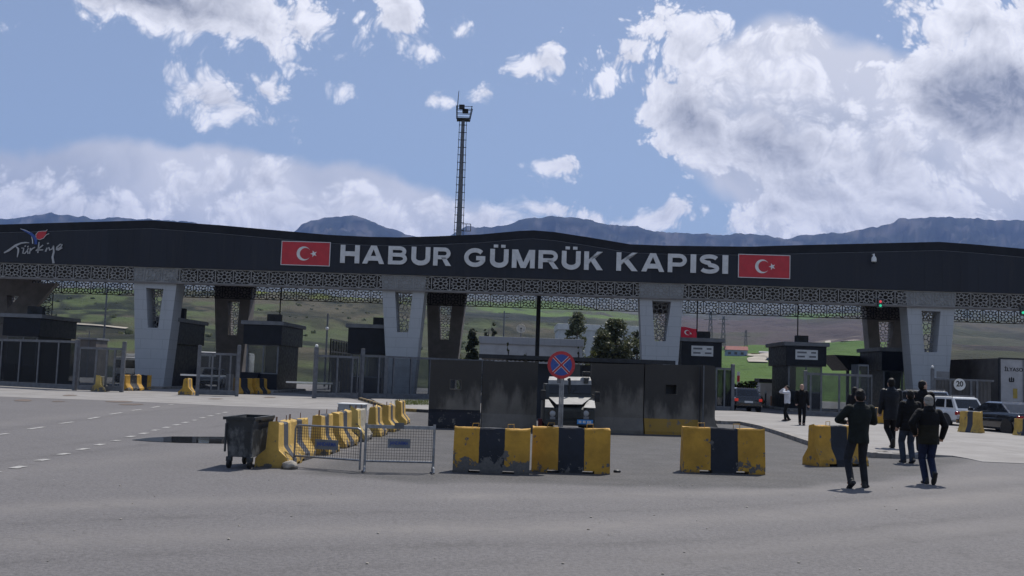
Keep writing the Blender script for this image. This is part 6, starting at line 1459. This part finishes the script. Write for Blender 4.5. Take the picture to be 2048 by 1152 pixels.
house('grey village house with a pale flat roof touching the booth edge', 1551, 722, 26, 10, M['pblue'], M['drab'], True); house('dark low village house behind the pale track', 1537, 709, 34, 7, M['drab'], M['drab'])
# pale tracks through the fields
M['track'] = mat('pale_track', (.36, .32, .26), .95, .3, .1)
def track(pts, w):
    P = [on_hill(x, y, 180) for x, y in pts]; P = [p_ for p_ in P if p_]; mb = MB(); V_, F_ = [], []
    PP = []
    for a_, b_ in zip(P, P[1:]):
        for i in range(6): PP.append(a_.lerp(b_, i/6))
    for i, p_ in enumerate(PP):
        d_ = (PP[min(i+1, len(PP)-1)]-PP[max(i-1, 0)]); s_ = Vector((d_.y, -d_.x, 0)); s_ = s_.normalized()*w if s_.length > 0 else Vector((w, 0, 0))
        for k_ in (-1, 1):
            q_ = p_+s_*k_; q_.z = terrain_h(1024+2048*q_.x/q_.y, q_.y)+.5; V_.append(q_)
    for i in range(len(PP)-1): F_.append((2*i, 2*i+1, 2*i+3, 2*i+2))
    struct(mb.add(V_, F_).build('track', M['track']))
track([(1497, 711), (1518, 714), (1538, 708), (1524, 716), (1512, 721), (1518, 727)], 4); track([(152, 651), (172, 652), (215, 657), (262, 660)], 1.4)
track([(1655, 684), (1690, 684), (1735, 682)], 2.5)
# flying flag
YF = 96; a_ = at(1361, 654, YF); fl = thing('flag', 'red Turkish flag flying from a pole beside the booth with a pale notice', 'flag', (a_.x, YF, 0), 0)
MB().tube([(0, 0, 0), (0, 0, a_.z+.2)], .05, 8).build('flagpole', M['steel'], fl)
w_, h_ = 34*YF/2048, 21*YF/2048; z1_ = a_.z; nx, nz = 26, 14; mb = MB()
fy = lambda u, v: .12*math.sin(u*7+v*1.2)*u
fz = lambda u, v: z1_-v*h_-.10*u+.05*math.sin(u*6)
V_ = [Vector((u*w_, fy(u, v), fz(u, v))) for v in [j/nz for j in range(nz+1)] for u in [i/nx for i in range(nx+1)]]
mb.add(V_, [(j*(nx+1)+i, j*(nx+1)+i+1, (j+1)*(nx+1)+i+1, (j+1)*(nx+1)+i) for j in range(nz) for i in range(nx)]); fc = mb.build('cloth', mat('flag_cloth', (.62, .02, .05), .7, .08), fl, 180)
mb = MB(); tmp = MB(); crescent_strip(tmp, .42, .5, .24, 0, 1); tmp.xz(star(.66, .5, .12, math.pi), 0, 1)
for x, y, z in tmp.v: mb.v.append((x*w_*.75+.1*w_, fy(x*.75+.1, 1-z)-.02+.012*y, fz(x*.75+.1, 1-z)))
mb.f = tmp.f; mb.mi = [0]*len(tmp.f); mb.build('emblem', M['white'], fc)
# small structures behind the lanes
bl = block('slatted_wall', 'tan slatted wall behind the gate leaf with the ball lamp', 664, 706, 716, 80, .2, mat('tan_slats', (.28, .22, .16), .8), .15, cat='wall')
mb = MB(); Lw = at(706, 716, 80).x-at(664, 716, 80).x; k = .1
while k < Lw: mb.box(k, k+.13, -.08, -.004, 0, at(664, 716, 80).z-.2); k += .26
mb.build('slats', M['brown'], bl)
A, Bq = at(662, 677, 86), at(703, 684, 96); d = Bq-A; t = thing('screen_fence', 'tall dark barred screen fence left of the booth under the word HABUR', 'fence', (A.x, A.y, 0), math.atan2(d.y, d.x)); L_ = math.hypot(d.x, d.y); mb = MB(); n = 8
for i in range(n+1): mb.box(i*L_/n-.06, i*L_/n+.06, -.05, .05, 0, A.z)
for z in (1.5, 3.2, A.z-.1): mb.box(0, L_, -.04, .04, z-.06, z+.06)
mb.build('frame', M['darksteel'], t); MB().box(.1, L_-.1, -.01, .01, 1.5, A.z-.2).build('screen', M['mesh_dark'], t)
block('brown_hut', 'brown patterned hut roof left of the tall lamp post', 158, 193, 675, 105, 3, M['container'], .2, cat='hut')
block('grey_wall', 'grey wall with a dark lean-to roof between the dark hatchback and the booth', 1521, 1562, 757, 84, 1.5, M['white_wall'], .35, cat='wall', roofm='darksteel')
p_ = G(1547, 814); o = MB().bbox(-.17, .17, 0, .35, 0, .85, .02).build('wooden_box', mat('rust_brown_box', (.17, .075, .03), .8)); o.location = p_; tag(o, 'rust brown upright box left of the booth with reflecting windows', 'box')
pb = thing('bollard', 'grey bollard with a domed cap right of the dark hatchback', 'bollard', G(1531, 815), 0); MB().tube([(0, 0, 0), (0, 0, 1.1)], .06, 10).build('shaft', M['steel'], pb); MB().sphere((0, 0, 1.13), .1).build('cap', M['white'], pb, 180)
ps = thing('marker_post', 'white post with a red band beyond the narrow mesh gate leaf', 'post', G(1476, 806), 0); zt = at(1476, 737, 70).z; MB().tube([(0, 0, 0), (0, 0, zt)], .12, 10).build('shaft', M['white'], ps); MB().tube([(0, 0, zt-.9), (0, 0, zt-.35)], .125, 10).build('band', M['red'], ps)
YA = 79; aw = thing('dark_canopy', 'dark wedge shaped canopy roof left of the rightmost brown pier', 'canopy', (at(1700, 725, YA).x, YA, 0), 0); ox = aw.location.x
P_ = [at(x, y, YA) for x, y in [(1670, 709.5), (1742, 713), (1742, 728), (1722, 741), (1697, 741)]]
MB().xz([(q_.x-ox, q_.z) for q_ in P_], 0, 4).build('roof', M['darksteel'], aw); MB().bbox(.25, .45, 1.5, 1.7, 0, P_[3].z+.02, .01).build('post', M['steel'], aw)
kq = thing('glazed_kiosk', 'glazed kiosk with bright reflections behind the right gate leaf', 'kiosk', (at(1727, 730, 68).x, 68, 0), 0); zt = at(1727, 729, 68).z
MB().ringxz([(-.35, 0), (.35, 0), (.35, zt), (-.35, zt)], [(-.29, .9), (.29, .9), (.29, zt-.12), (-.29, zt-.12)], 0, 1.4).build('frame', M['booth_trim'], kq); MB().box(-.29, .29, .1, .11, .9, zt-.12).build('pane', M['glass_booth'], kq)
# ------------------------------------------------------------------ trees and shrubs
def tree(name, lab, px, pt, wpx, Y, kind, m, seed, n=2400, z0=-.5, pbase=None, cat='tree', group=None):
    rnd = random.Random(seed); a_ = at(px, pt, Y); t = thing(name, lab, cat, (a_.x, Y, z0), rnd.uniform(0, 6), group)
    H = a_.z-z0; w_ = wpx*Y/2048/2; mb = MB()
    if H > 1.2:
        lean = rnd.uniform(-.06, .06)*H
        mb.tube([(0, 0, 0), (lean*.4, 0, H*.4), (lean, 0, H*.88)], [max(.05, H*.022), H*.015, .02], 8)
        for i in range(7):
            f = .28+.09*i; an = i*2.4; l = w_*(.75 if kind == 'broad' else .55)*(1-f*.4); mb.tube([(lean*f, 0, H*f), (lean*f+math.cos(an)*l*.6, math.sin(an)*l*.6, H*(f+.09)), (lean*f+math.cos(an)*l, math.sin(an)*l, H*(f+.14))], [H*.008, H*.005, .008], 5)
        mb.build('trunk', M['bark'], t)
    mb = MB(); clumps = []
    nc = 46 if kind == 'broad' else 38
    for i in range(nc):
        if kind == 'broad':
            f = rnd.uniform(.16, .97); rad = w_*(.98*math.sin(math.pi*min(1, max(.1, f))**.75)**.7)*math.sqrt(rnd.random()); sz = w_*rnd.uniform(.28, .50)
        elif kind == 'cypress':
            f = rnd.uniform(.05, .98); rad = w_*(1-f)**.55*math.sqrt(rnd.random())*.85*(min(1, f/.15)); sz = w_*rnd.uniform(.32, .52)*(1.05-f*.6)
        else:
            f = rnd.uniform(.08, .92); rad = w_*math.sqrt(rnd.random())*(1-f*f)**.5; sz = w_*rnd.uniform(.28, .46)
        an = rnd.uniform(0, 6.283); clumps.append((Vector((rad*math.cos(an), rad*math.sin(an), H*f)), sz))
    ls = max(.06, min(.19, w_*.13))
    for i in range(n):
        c, sz = rnd.choice(clumps); d_ = Vector((rnd.gauss(0, 1), rnd.gauss(0, 1), rnd.gauss(0, .85))); d_ = d_.normalized()*(rnd.random()**.45)*sz; p_ = c+d_
        if p_.z < .02 or p_.z > H*1.01: continue
        u = Vector((rnd.gauss(0, 1), rnd.gauss(0, 1), rnd.gauss(0, .7)+(.5 if kind == 'cypress' else -.3))).normalized(); v = u.cross(Vector((rnd.gauss(0, 1), rnd.gauss(0, 1), rnd.gauss(0, 1)))).normalized()
        s_ = ls*rnd.uniform(.6, 1.3); mb.add([p_-u*s_, p_+v*s_*.45, p_+u*s_, p_-v*s_*.45], [(0, 1, 2, 3)])
    mb.build('crown', m, t); return t
tree('cypress_tree', 'dense dark conifer at the left end of the flat roofed building', 946, 656, 50, 93, 'cypress', M['leaf_dark'], 1, 6500)
tree('conifer_tree', 'small dark conifer behind the flat roofed building roof, left of a slightly taller one', 972, 652, 25, 122, 'cypress', M['leaf_dark'], 2, 2600)
tree('conifer_tree', 'dark conifer behind the flat roofed building roof with its top under the lattice', 988, 644, 28, 122, 'cypress', M['leaf_dark'], 3, 3000)
tree('eucalyptus_tree', 'tall eucalyptus between the two pale buildings', 1156, 626, 54, 119, 'broad', M['leaf_mid'], 4, 5000)
tree('eucalyptus_tree', 'largest grey green eucalyptus left of the third white pier', 1236, 640, 94, 96, 'broad', M['leaf_mid'], 5, 7500)
tree('eucalyptus_tree', 'lower eucalyptus at the right end of the flat roofed building', 1206, 662, 58, 94, 'broad', M['leaf_mid'], 6, 4200)
tree('eucalyptus_tree', 'dark eucalyptus partly covered by the third white pier', 1273, 660, 40, 97, 'broad', M['leaf_dark'], 7, 2600)
tree('young_cypress', 'young bright cypress before the flat roofed building, left of its middle', 1016, 684, 15, 80, 'cypress', M['leaf_bright'], 8, 800)
tree('young_cypress', 'young bright cypress tip to the right above the no stopping sign', 1157, 692, 12, 80, 'cypress', M['leaf_bright'], 9, 700)
tree('shrub', 'low bright shrub tip above the shed roof left of the no stopping sign', 1051, 701, 14, 78, 'bush', M['leaf_bright'], 10, 700, cat='shrub')
tree('shrub', 'yellowish shrub right of the flat roofed building', 1186, 692, 26, 88, 'bush', M['leaf_bright'], 11, 1300, cat='shrub')
tree('shrub', 'yellow green shrub at the foot of the dense dark conifer', 924, 702, 20, 88, 'bush', M['leaf_bright'], 12, 1000, cat='shrub')
tree('shrub', 'yellow green shrub beyond the dark hatchback', 1493, 762, 56, 78, 'bush', M['leaf_bright'], 13, 1900, cat='shrub', z0=0)
tree('young_cypress', 'slim cypress squeezed between the third white pier and a booth', 1362, 706, 12, 88, 'cypress', M['leaf_mid'], 14, 700)
tree('young_cypress', 'dark slim cypress seen through the narrow mesh gate leaf', 1449, 742, 13, 76, 'cypress', M['leaf_mid'], 15, 800, z0=0)
# scattered scrub on the green hillside
rnd = random.Random(4); mb = MB()
for i in range(420):
    px, Y = rnd.uniform(60, 960), rnd.uniform(280, 860)
    if mnoise.noise(Vector((px/70, Y/120, 1))) < .02: continue
    X = (px-1024)/2048*Y; z = terrain_h(px, Y); r_ = rnd.uniform(.5, 1.5)
    for k in range(14):
        d_ = Vector((rnd.gauss(0, .5), rnd.gauss(0, .5), abs(rnd.gauss(0, .35))))*r_; u = Vector((rnd.gauss(0, 1), rnd.gauss(0, 1), rnd.gauss(0, 1))).normalized(); v = u.cross(Vector((0, 1, .3))).normalized(); s_ = r_*.45
        q_ = Vector((X, Y, z))+d_; mb.add([q_-u*s_, q_+v*s_, q_+u*s_, q_-v*s_], [(0, 1, 2, 3)])
tag(mb.build('hillside_scrub', M['leaf_mid']), 'dark scrub bushes scattered over the green hillside on the left', 'scrub', kind='stuff')
# ------------------------------------------------------------------ people
def vox(mb, name, m, parent, size, smooth=6, fac=.5):
    o = mb.build(name, m); md = o.modifiers.new('r', 'REMESH'); md.mode = 'VOXEL'; md.voxel_size = size; md.use_smooth_shade = True
    s = o.modifiers.new('s', 'SMOOTH'); s.iterations = smooth; s.factor = fac
    me = evaluated(o, name); old = o.data; bpy.data.objects.remove(o); bpy.data.meshes.remove(old)
    me.polygons.foreach_set('use_smooth', [True]*len(me.polygons)); me.materials.clear(); me.materials.append(m); return link(name, me, parent)
def limb(mb, pts, rs, n=14):
    P = [Vector(p_) for p_ in pts]; Q, RR = [], []
    for i in range(len(P)-1):
        for k in range(6): t = k/6; Q.append(P[i].lerp(P[i+1], t)); RR.append(rs[i]+(rs[i+1]-rs[i])*t)
    Q.append(P[-1]); RR.append(rs[-1]); mb.tube(Q, RR, n)
    for p_, r_ in zip(P, rs): mb.sphere(p_, r_*.99, nu=14, nv=10)
def oval(mb, secs, n=24):
    mb.loft([[Vector((cx+rx*math.cos(a), cy+ry*math.sin(a)*(1 if math.sin(a) > 0 else bk), z)) for a in [2*math.pi*k/n for k in range(n)]] for z, cx, cy, rx, ry, bk in secs])
def ik(a, c, l1, l2, pole):
    d = c-a; L = min(d.length, (l1+l2)*.999); d.normalize(); x = (l1*l1-l2*l2+L*L)/(2*L); h = math.sqrt(max(0, l1*l1-x*x)); pl = (pole-d*pole.dot(d)).normalized(); return a+d*x+pl*h, a+d*L
def hand(mb, w, d, pn, side, k, curl=.5):
    """palm, four fingers of unequal length, thumb from the side of the palm"""
    d = d.normalized(); pn = (pn-d*pn.dot(d)).normalized(); s = d.cross(pn)*side
    for i in range(4): limb(mb, [w+s*(.024-.016*i)*k, w+d*.085*k+s*(.032-.021*i)*k], [.017*k, .014*k], 8)
    for i, l in enumerate((.068, .078, .072, .056)):
        b = w+d*.085*k+s*(.032-.0215*i)*k; p1 = b+(d*math.cos(curl)+pn*math.sin(curl))*l*.5*k; p2 = p1+(d*math.cos(curl*2.1)+pn*math.sin(curl*2.1))*l*.5*k; limb(mb, [b, p1, p2], [.0095*k, .0088*k, .0075*k], 8)
    b = w+d*.028*k+s*.030*k; limb(mb, [b, b+(d*.6+s*.7+pn*.2)*.038*k, b+(d*1.0+s*.75+pn*.45)*.058*k], [.013*k, .0105*k, .008*k], 8)
def person(label, loc, rz, H, pose, out, vs=.009, group='people on foot'):
    t = thing('person', label, 'person', loc, rz, group); k = H/1.75; v3 = lambda *a: Vector(a)*k
    lean = pose.get('lean', (0, 0)); sw = out.get('wide', 1.0)
    off = lambda z: Vector((lean[0], lean[1], 0))*k*max(0, (z-.92))/.8
    def U(x, y, z): return v3(x, y, z)+off(z)
    hipz = pose.get('hip', .92)
    Lh, Rh = v3(-.095, 0, hipz), v3(.095, 0, hipz); LF, RF = v3(*pose['lf']), v3(*pose['rf'])
    fwd = Vector((0, 1, 0)); Lk, La = ik(Lh, LF, .44*k, .43*k, Vector((-.12, 1, 0))); Rk, Ra = ik(Rh, RF, .44*k, .43*k, Vector((.12, 1, 0)))
    Ls, Rs = U(-.185*sw, -.01, 1.42), U(.185*sw, -.01, 1.42)
    Le, Lw = ik(Ls, U(*pose['lh']), .29*k, .26*k, Vector(pose.get('lp', (-.5, -1, -.2)))); Re, Rw = ik(Rs, U(*pose['rh']), .29*k, .26*k, Vector(pose.get('rp', (.5, -1, -.2))))
    hyaw, hpit = R(pose.get('head', (0, 0))[0]), R(pose.get('head', (0, 0))[1])
    HC = U(0, .015, 1.625)+Vector((0, 0, (hipz-.92)*k)); HM = Matrix.Translation(HC) @ Matrix.Rotation(hyaw, 4, 'Z') @ Matrix.Rotation(hpit, 4, 'X')
    up = Vector((0, 0, (hipz-.92)*k))
    # body: one continuous skin
    mb = MB(); hb = MB()
    oval(hb, [(-.125, 0, .035, .032, .045, 1), (-.11, 0, .03, .048, .062, 1), (-.07, 0, .015, .064, .080, 1), (-.02, 0, .0, .073, .092, 1.02), (.04, 0, -.006, .077, .094, 1.05), (.085, 0, -.01, .066, .082, 1.05), (.118, 0, -.012, .034, .045, 1)])
    hb.sphere((0, .098, -.028), .014, .022, .024); limb(hb, [(0, .092, .01), (0, .104, -.03)], [.010, .014], 8); hb.sphere((0, .086, -.066), .026, .012, .010); hb.sphere((0, .078, -.105), .026, .022, .02)
    for s in (-1, 1): hb.sphere((s*.078, -.008, -.015), .012, .024, .034); hb.sphere((s*.032, .080, .022), .024, .014, .010)
    limb(hb, [(0, -.02, -.19), (0, -.012, -.08)], [.060, .056])
    for p_ in hb.v: mb.v.append(tuple(HM @ (Vector(p_)*k*1.06)))
    mb.f += hb.f; mb.mi += hb.mi
    limb(mb, [U(0, -.015, 1.36)+up, U(0, -.005, 1.47)+up], [.075*k, .058*k])
    oval_s = [(.86, .150, .10), (.95, .155, .105), (1.08, .14, .098), (1.25, .165, .112), (1.38, .175, .10), (1.45, .11, .07)]
    mb2 = MB(); oval(mb2, [(z, 0, 0, rx, ry, 1) for z, rx, ry in oval_s])
    o_ = len(mb.v)
    for p_ in mb2.v: mb.v.append(tuple(U(*p_)+up))
    mb.f += [[i+o_ for i in f] for f in mb2.f]; mb.mi += mb2.mi
    for S_, E_, W_, s, nm in ((Ls, Le, Lw, 1, 'l'), (Rs, Re, Rw, -1, 'r')):
        limb(mb, [S_+up, E_+up, W_+up], [.052*k, .041*k, .028*k]); hand(mb, W_+up, (W_-E_), Vector(pose.get(nm+'n', (0, 1, .2))), s, k, pose.get('curl', .55))
    for h_, k_, a_ in ((Lh, Lk, La), (Rh, Rk, Ra)): limb(mb, [h_, k_, a_], [.075*k, .052*k, .034*k]); limb(mb, [a_, a_+v3(0, .12, -.03)], [.034*k, .03*k])
    vox(mb, 'body', M['skin'], t, vs*.85*k, 4, .4)
    # eyes
    eb = MB()
    for s in (-1, 1): c = HM @ (Vector((s*.031, .083, .006))*k); eb.sphere(c, .010*k)
    eb.build('eyes', M['black'], t, 180)
    # trousers
    mb = MB(); oval(mb, [(z*k+up.z, 0, 0, rx*k, ry*k, 1) for z, rx, ry in ((.80, .150, .115), (.88, .172, .125), (.97, .170, .122), (1.05, .160, .115))])
    tl = out.get('leg', 1.0)
    for h_, k_, a_ in ((Lh, Lk, La), (Rh, Rk, Ra)):
        kn = h_.lerp(k_, .5); an = k_.lerp(a_, .55)
        limb(mb, [h_-v3(0, 0, .03), kn, k_, an, a_+v3(0, -.005, -.03)], [.096*k*tl, .088*k*tl, .073*k*tl, .068*k*tl, .064*k*tl])
    vox(mb, 'trousers', out['legs'], t, vs*k, 5)
    # jacket
    hem = out.get('hem', .82); mb = MB(); mb2 = MB(); jr = out.get('bulk', 1.0)
    oval(mb2, [(hem, 0, 0, .190*jr, .135*jr, 1.05), (hem+.06, 0, 0, .192*jr, .14*jr, 1.08), (.98, 0, .0, .178*jr, .138*jr, 1.05), (1.12, 0, 0, .182*jr, .14*jr, 1.05), (1.28, 0, 0, .205*jr*sw, .145*jr, 1.1), (1.40, 0, -.005, .205*jr*sw, .125*jr, 1.1), (1.46, 0, -.01, .155*sw, .098, 1.1), (1.495, 0, -.01, .095, .085, 1), (1.53, 0, -.006, .080, .080, 1), (1.545, 0, -.004, .072, .072, 1)])
    for p_ in mb2.v: mb.v.append(tuple(U(*p_)+up))
    mb.f += mb2.f; mb.mi += mb2.mi
    for S_, E_, W_ in ((Ls, Le, Lw), (Rs, Re, Rw)):
        m1 = S_.lerp(E_, .5); m2 = E_.lerp(W_, .5); limb(mb, [S_+up-v3(0, 0, .01), m1+up, E_+up, m2+up, W_+up], [.082*k*jr, .074*k*jr, .066*k*jr, .060*k*jr, .050*k*jr])
    jk = vox(mb, out.get('top_name', 'jacket'), out['top'], t, vs*k, 6)
    if 'lower' in out:
        mb = MB(); mb2 = MB(); oval(mb2, [(hem-.005, 0, 0, .193*jr, .138*jr, 1.07), (hem+.06, 0, 0, .1965*jr, .1445*jr, 1.08), (.98, 0, .0, .1835*jr, .1435*jr, 1.05), (1.12, 0, 0, .1875*jr, .1455*jr, 1.05), (1.17, 0, 0, .194*jr, .148*jr, 1.06)])
        for p_ in mb2.v: mb.v.append(tuple(U(*p_)+up))
        mb.f += mb2.f; mb.mi += mb2.mi; mb.build('jacket_panel', out['lower'], jk, 60)
    if out.get('hood'):
        mb = MB(); c = U(0, -.085, 1.46)+up; mb.sphere(c, .10*k, .055*k, .07*k); mb.sphere(c+v3(0, .02, .05), .085*k, .06*k, .05*k); vox(mb, 'hood', out['top'], t, vs*k, 6)
    # shoes
    for a_, f_, py in ((La, LF, pose.get('lt', 0)), (Ra, RF, pose.get('rt', 0))):
        mb = MB(); T = Matrix.Translation(a_) @ Matrix.Rotation(R(pose.get('ly' if a_ is La else 'ry', 0)), 4, 'Z') @ Matrix.Rotation(R(py), 4, 'X')
        rg = []
        for y, w_, h_ in ((-.095, .03, .04), (-.08, .044, .075), (-.02, .050, .10), (.04, .052, .085), (.10, .056, .065), (.16, .050, .05), (.20, .028, .03)):
            rg.append([T @ (Vector((w_*math.cos(q_), y, -.085+h_*.5+h_*.5*math.sin(q_)))*k) for q_ in [2*math.pi*i/14 for i in range(14)]])
        mb.loft(rg); limb(mb, [T @ (Vector((0, -.03, -.05))*k), T @ (Vector((0, -.02, .02))*k)], [.042*k, .046*k], 10); vox(mb, 'shoe', out.get('shoe', M['black']), t, .0085*k, 4)
    # hair
    hs = out.get('hair')
    if hs is not None:
        mb = MB(); hb = MB()
        hb.sphere((0, -.022, .035), .083, .098, .098, 20, 14); hb.sphere((0, -.045, -.015), .078, .072, .085, 16, 10)
        if out.get('cap'): hb.sphere((0, .0, .05), .086, .105, .075, 18, 12); limb(hb, [(-.04, .10, .045), (.04, .10, .045)], [.02, .02], 8)
        for p_ in hb.v:
            p_ = Vector(p_)
            mb.v.append(tuple(HM @ (p_*k*1.06)))
        mb.f = hb.f; mb.mi = hb.mi; vox(mb, 'cap' if out.get('cap') else 'hair', hs, t, .0085*k, 3)
    return t
C = {}
C['olive'] = cloth('dark_green_black_cloth', (.011, .015, .014)); C['black'] = cloth('black_cloth', (.0065, .0065, .008)); C['leather'] = cloth('navy_leather', (.008, .010, .016), rough=.45, fold=.6)
C['greyleg'] = cloth('charcoal_trousers', (.02, .022, .028)); C['jeans'] = cloth('blue_jeans', (.014, .022, .058), (.009, .013, .034)); C['palejeans'] = cloth('faded_jeans', (.036, .048, .072), (.022, .03, .048)); C['brownolive'] = cloth('olive_brown_cloth', (.018, .017, .011))
C['white'] = cloth('white_sweatshirt', (.60, .61, .66), (.48, .49, .54)); C['hair'] = cloth('dark_hair', (.010, .008, .007), rough=.6, fold=.9); C['greyhair'] = cloth('grey_hair', (.34, .32, .29), (.2, .19, .17), rough=.7, fold=1.0)
p_ = G(1716, 976); person('man in a dark green jacket looking down at a phone in his hands', p_, R(4), 1.80, dict(lf=(-.19, -.16, .12), rf=(.17, .10, .075), lt=-32, rt=0, ry=-35, ly=6, hip=.905, lh=(-.16, .27, 1.16), rh=(.12, .28, 1.20), lp=(-1, -.5, -.25), rp=(1, -.5, -.35), head=(-14, -14), lean=(.06, .05), ln=(1, 0, .6), rn=(-1, 0, .6)), dict(top=C['olive'], legs=C['greyleg'], hair=C['hair'], hem=.80, bulk=1.0, leg=.95, wide=1.06), .008)
ph = MB().bbox(-.036, .036, -.005, .005, -.075, .075, .006, Matrix.Rotation(R(-35), 4, 'X')).build('mobile_phone', M['blackpaint']); ph.location = p_+Vector((-.005, .42, 1.33)); tag(ph, 'black phone held by the man in the dark green jacket', 'phone')
p_ = G(1857, 968); person('grey haired man in a black and olive jacket and blue jeans walking away', p_, R(-2), 1.72, dict(lf=(-.03, .06, .08), rf=(.035, -.20, .20), rt=-58, hip=.91, lh=(-.25, .06, 1.0), rh=(.30, .10, .93), lp=(-.8, -.6, 0), rp=(1, -.8, 0), head=(4, -4), curl=.9), dict(top=C['black'], lower=C['brownolive'], legs=C['jeans'], hair=C['greyhair'], hem=.80, bulk=1.06, hood=True), .008)
p_ = G(1817, 926); person('man in a dark jacket and faded jeans walking behind the grey haired man', p_, R(3), 1.80, dict(lf=(-.08, .10, .08), rf=(.06, -.08, .10), rt=-18, hip=.91, lh=(-.26, .04, .84), rh=(.27, .02, .84), head=(-22, -6), lean=(.06, 0)), dict(top=C['black'], legs=C['palejeans'], hair=C['hair'], hem=.78, bulk=1.06, leg=1.08), .009)
p_ = G(1782, 895, KH); person('tall man in a navy leather jacket walking onto the pavement with one foot lifted', p_, R(-3), 1.98, dict(lf=(-.02, -.19, .18), lt=-62, rf=(.06, .06, .08), hip=.915, lh=(-.27, .05, .86), rh=(.27, .08, .86), head=(0, 4), curl=.9), dict(top=C['leather'], legs=C['black'], hair=C['hair'], hem=.70, bulk=1.04, wide=1.05), .010)
p_ = G(1846, 903, KH); person('man in black with his face turned right, tallest of the three standing close together', p_, R(-20), 1.93, dict(lf=(-.09, .04, .08), rf=(.08, .0, .08), lh=(-.25, .05, .86), rh=(.25, .05, .86), head=(-55, 0)), dict(top=C['black'], legs=C['black'], hair=C['hair'], bulk=1.05), .010)
p_ = G(1574, 842, KH); person('person in a white sweatshirt and dark trousers raising both hands to the face', p_, R(95), 1.62, dict(lf=(-.08, .12, .08), rf=(.08, -.12, .10), rt=-20, lh=(-.07, .17, 1.56), rh=(.07, .17, 1.58), lp=(-1, 0, -1), rp=(1, 0, -1), ln=(0, -1, 0), rn=(0, -1, 0), head=(0, -10)), dict(top=C['white'], top_name='sweatshirt', legs=C['black'], hair=C['hair'], hem=.86), .011)
p_ = G(1603, 850, KH); person('bald man in a long dark coat walking towards the camera beside the white sweatshirt', p_, R(172), 1.72, dict(lf=(-.07, .14, .08), rf=(.05, -.12, .10), rt=-20, lh=(-.28, .02, .86), rh=(.25, .1, .92), head=(0, 0)), dict(top=C['black'], top_name='coat', legs=C['black'], hem=.72, bulk=1.06), .011)
p_ = G(1709, 870, KH); person('person in dark clothes mostly hidden behind the man looking at his hands', p_, R(-60), 1.68, dict(lf=(-.08, .06, .08), rf=(.08, -.06, .08), lh=(-.22, .1, .95), rh=(.22, .1, .95), head=(0, 0)), dict(top=C['black'], legs=C['black'], hair=C['hair']), .012)
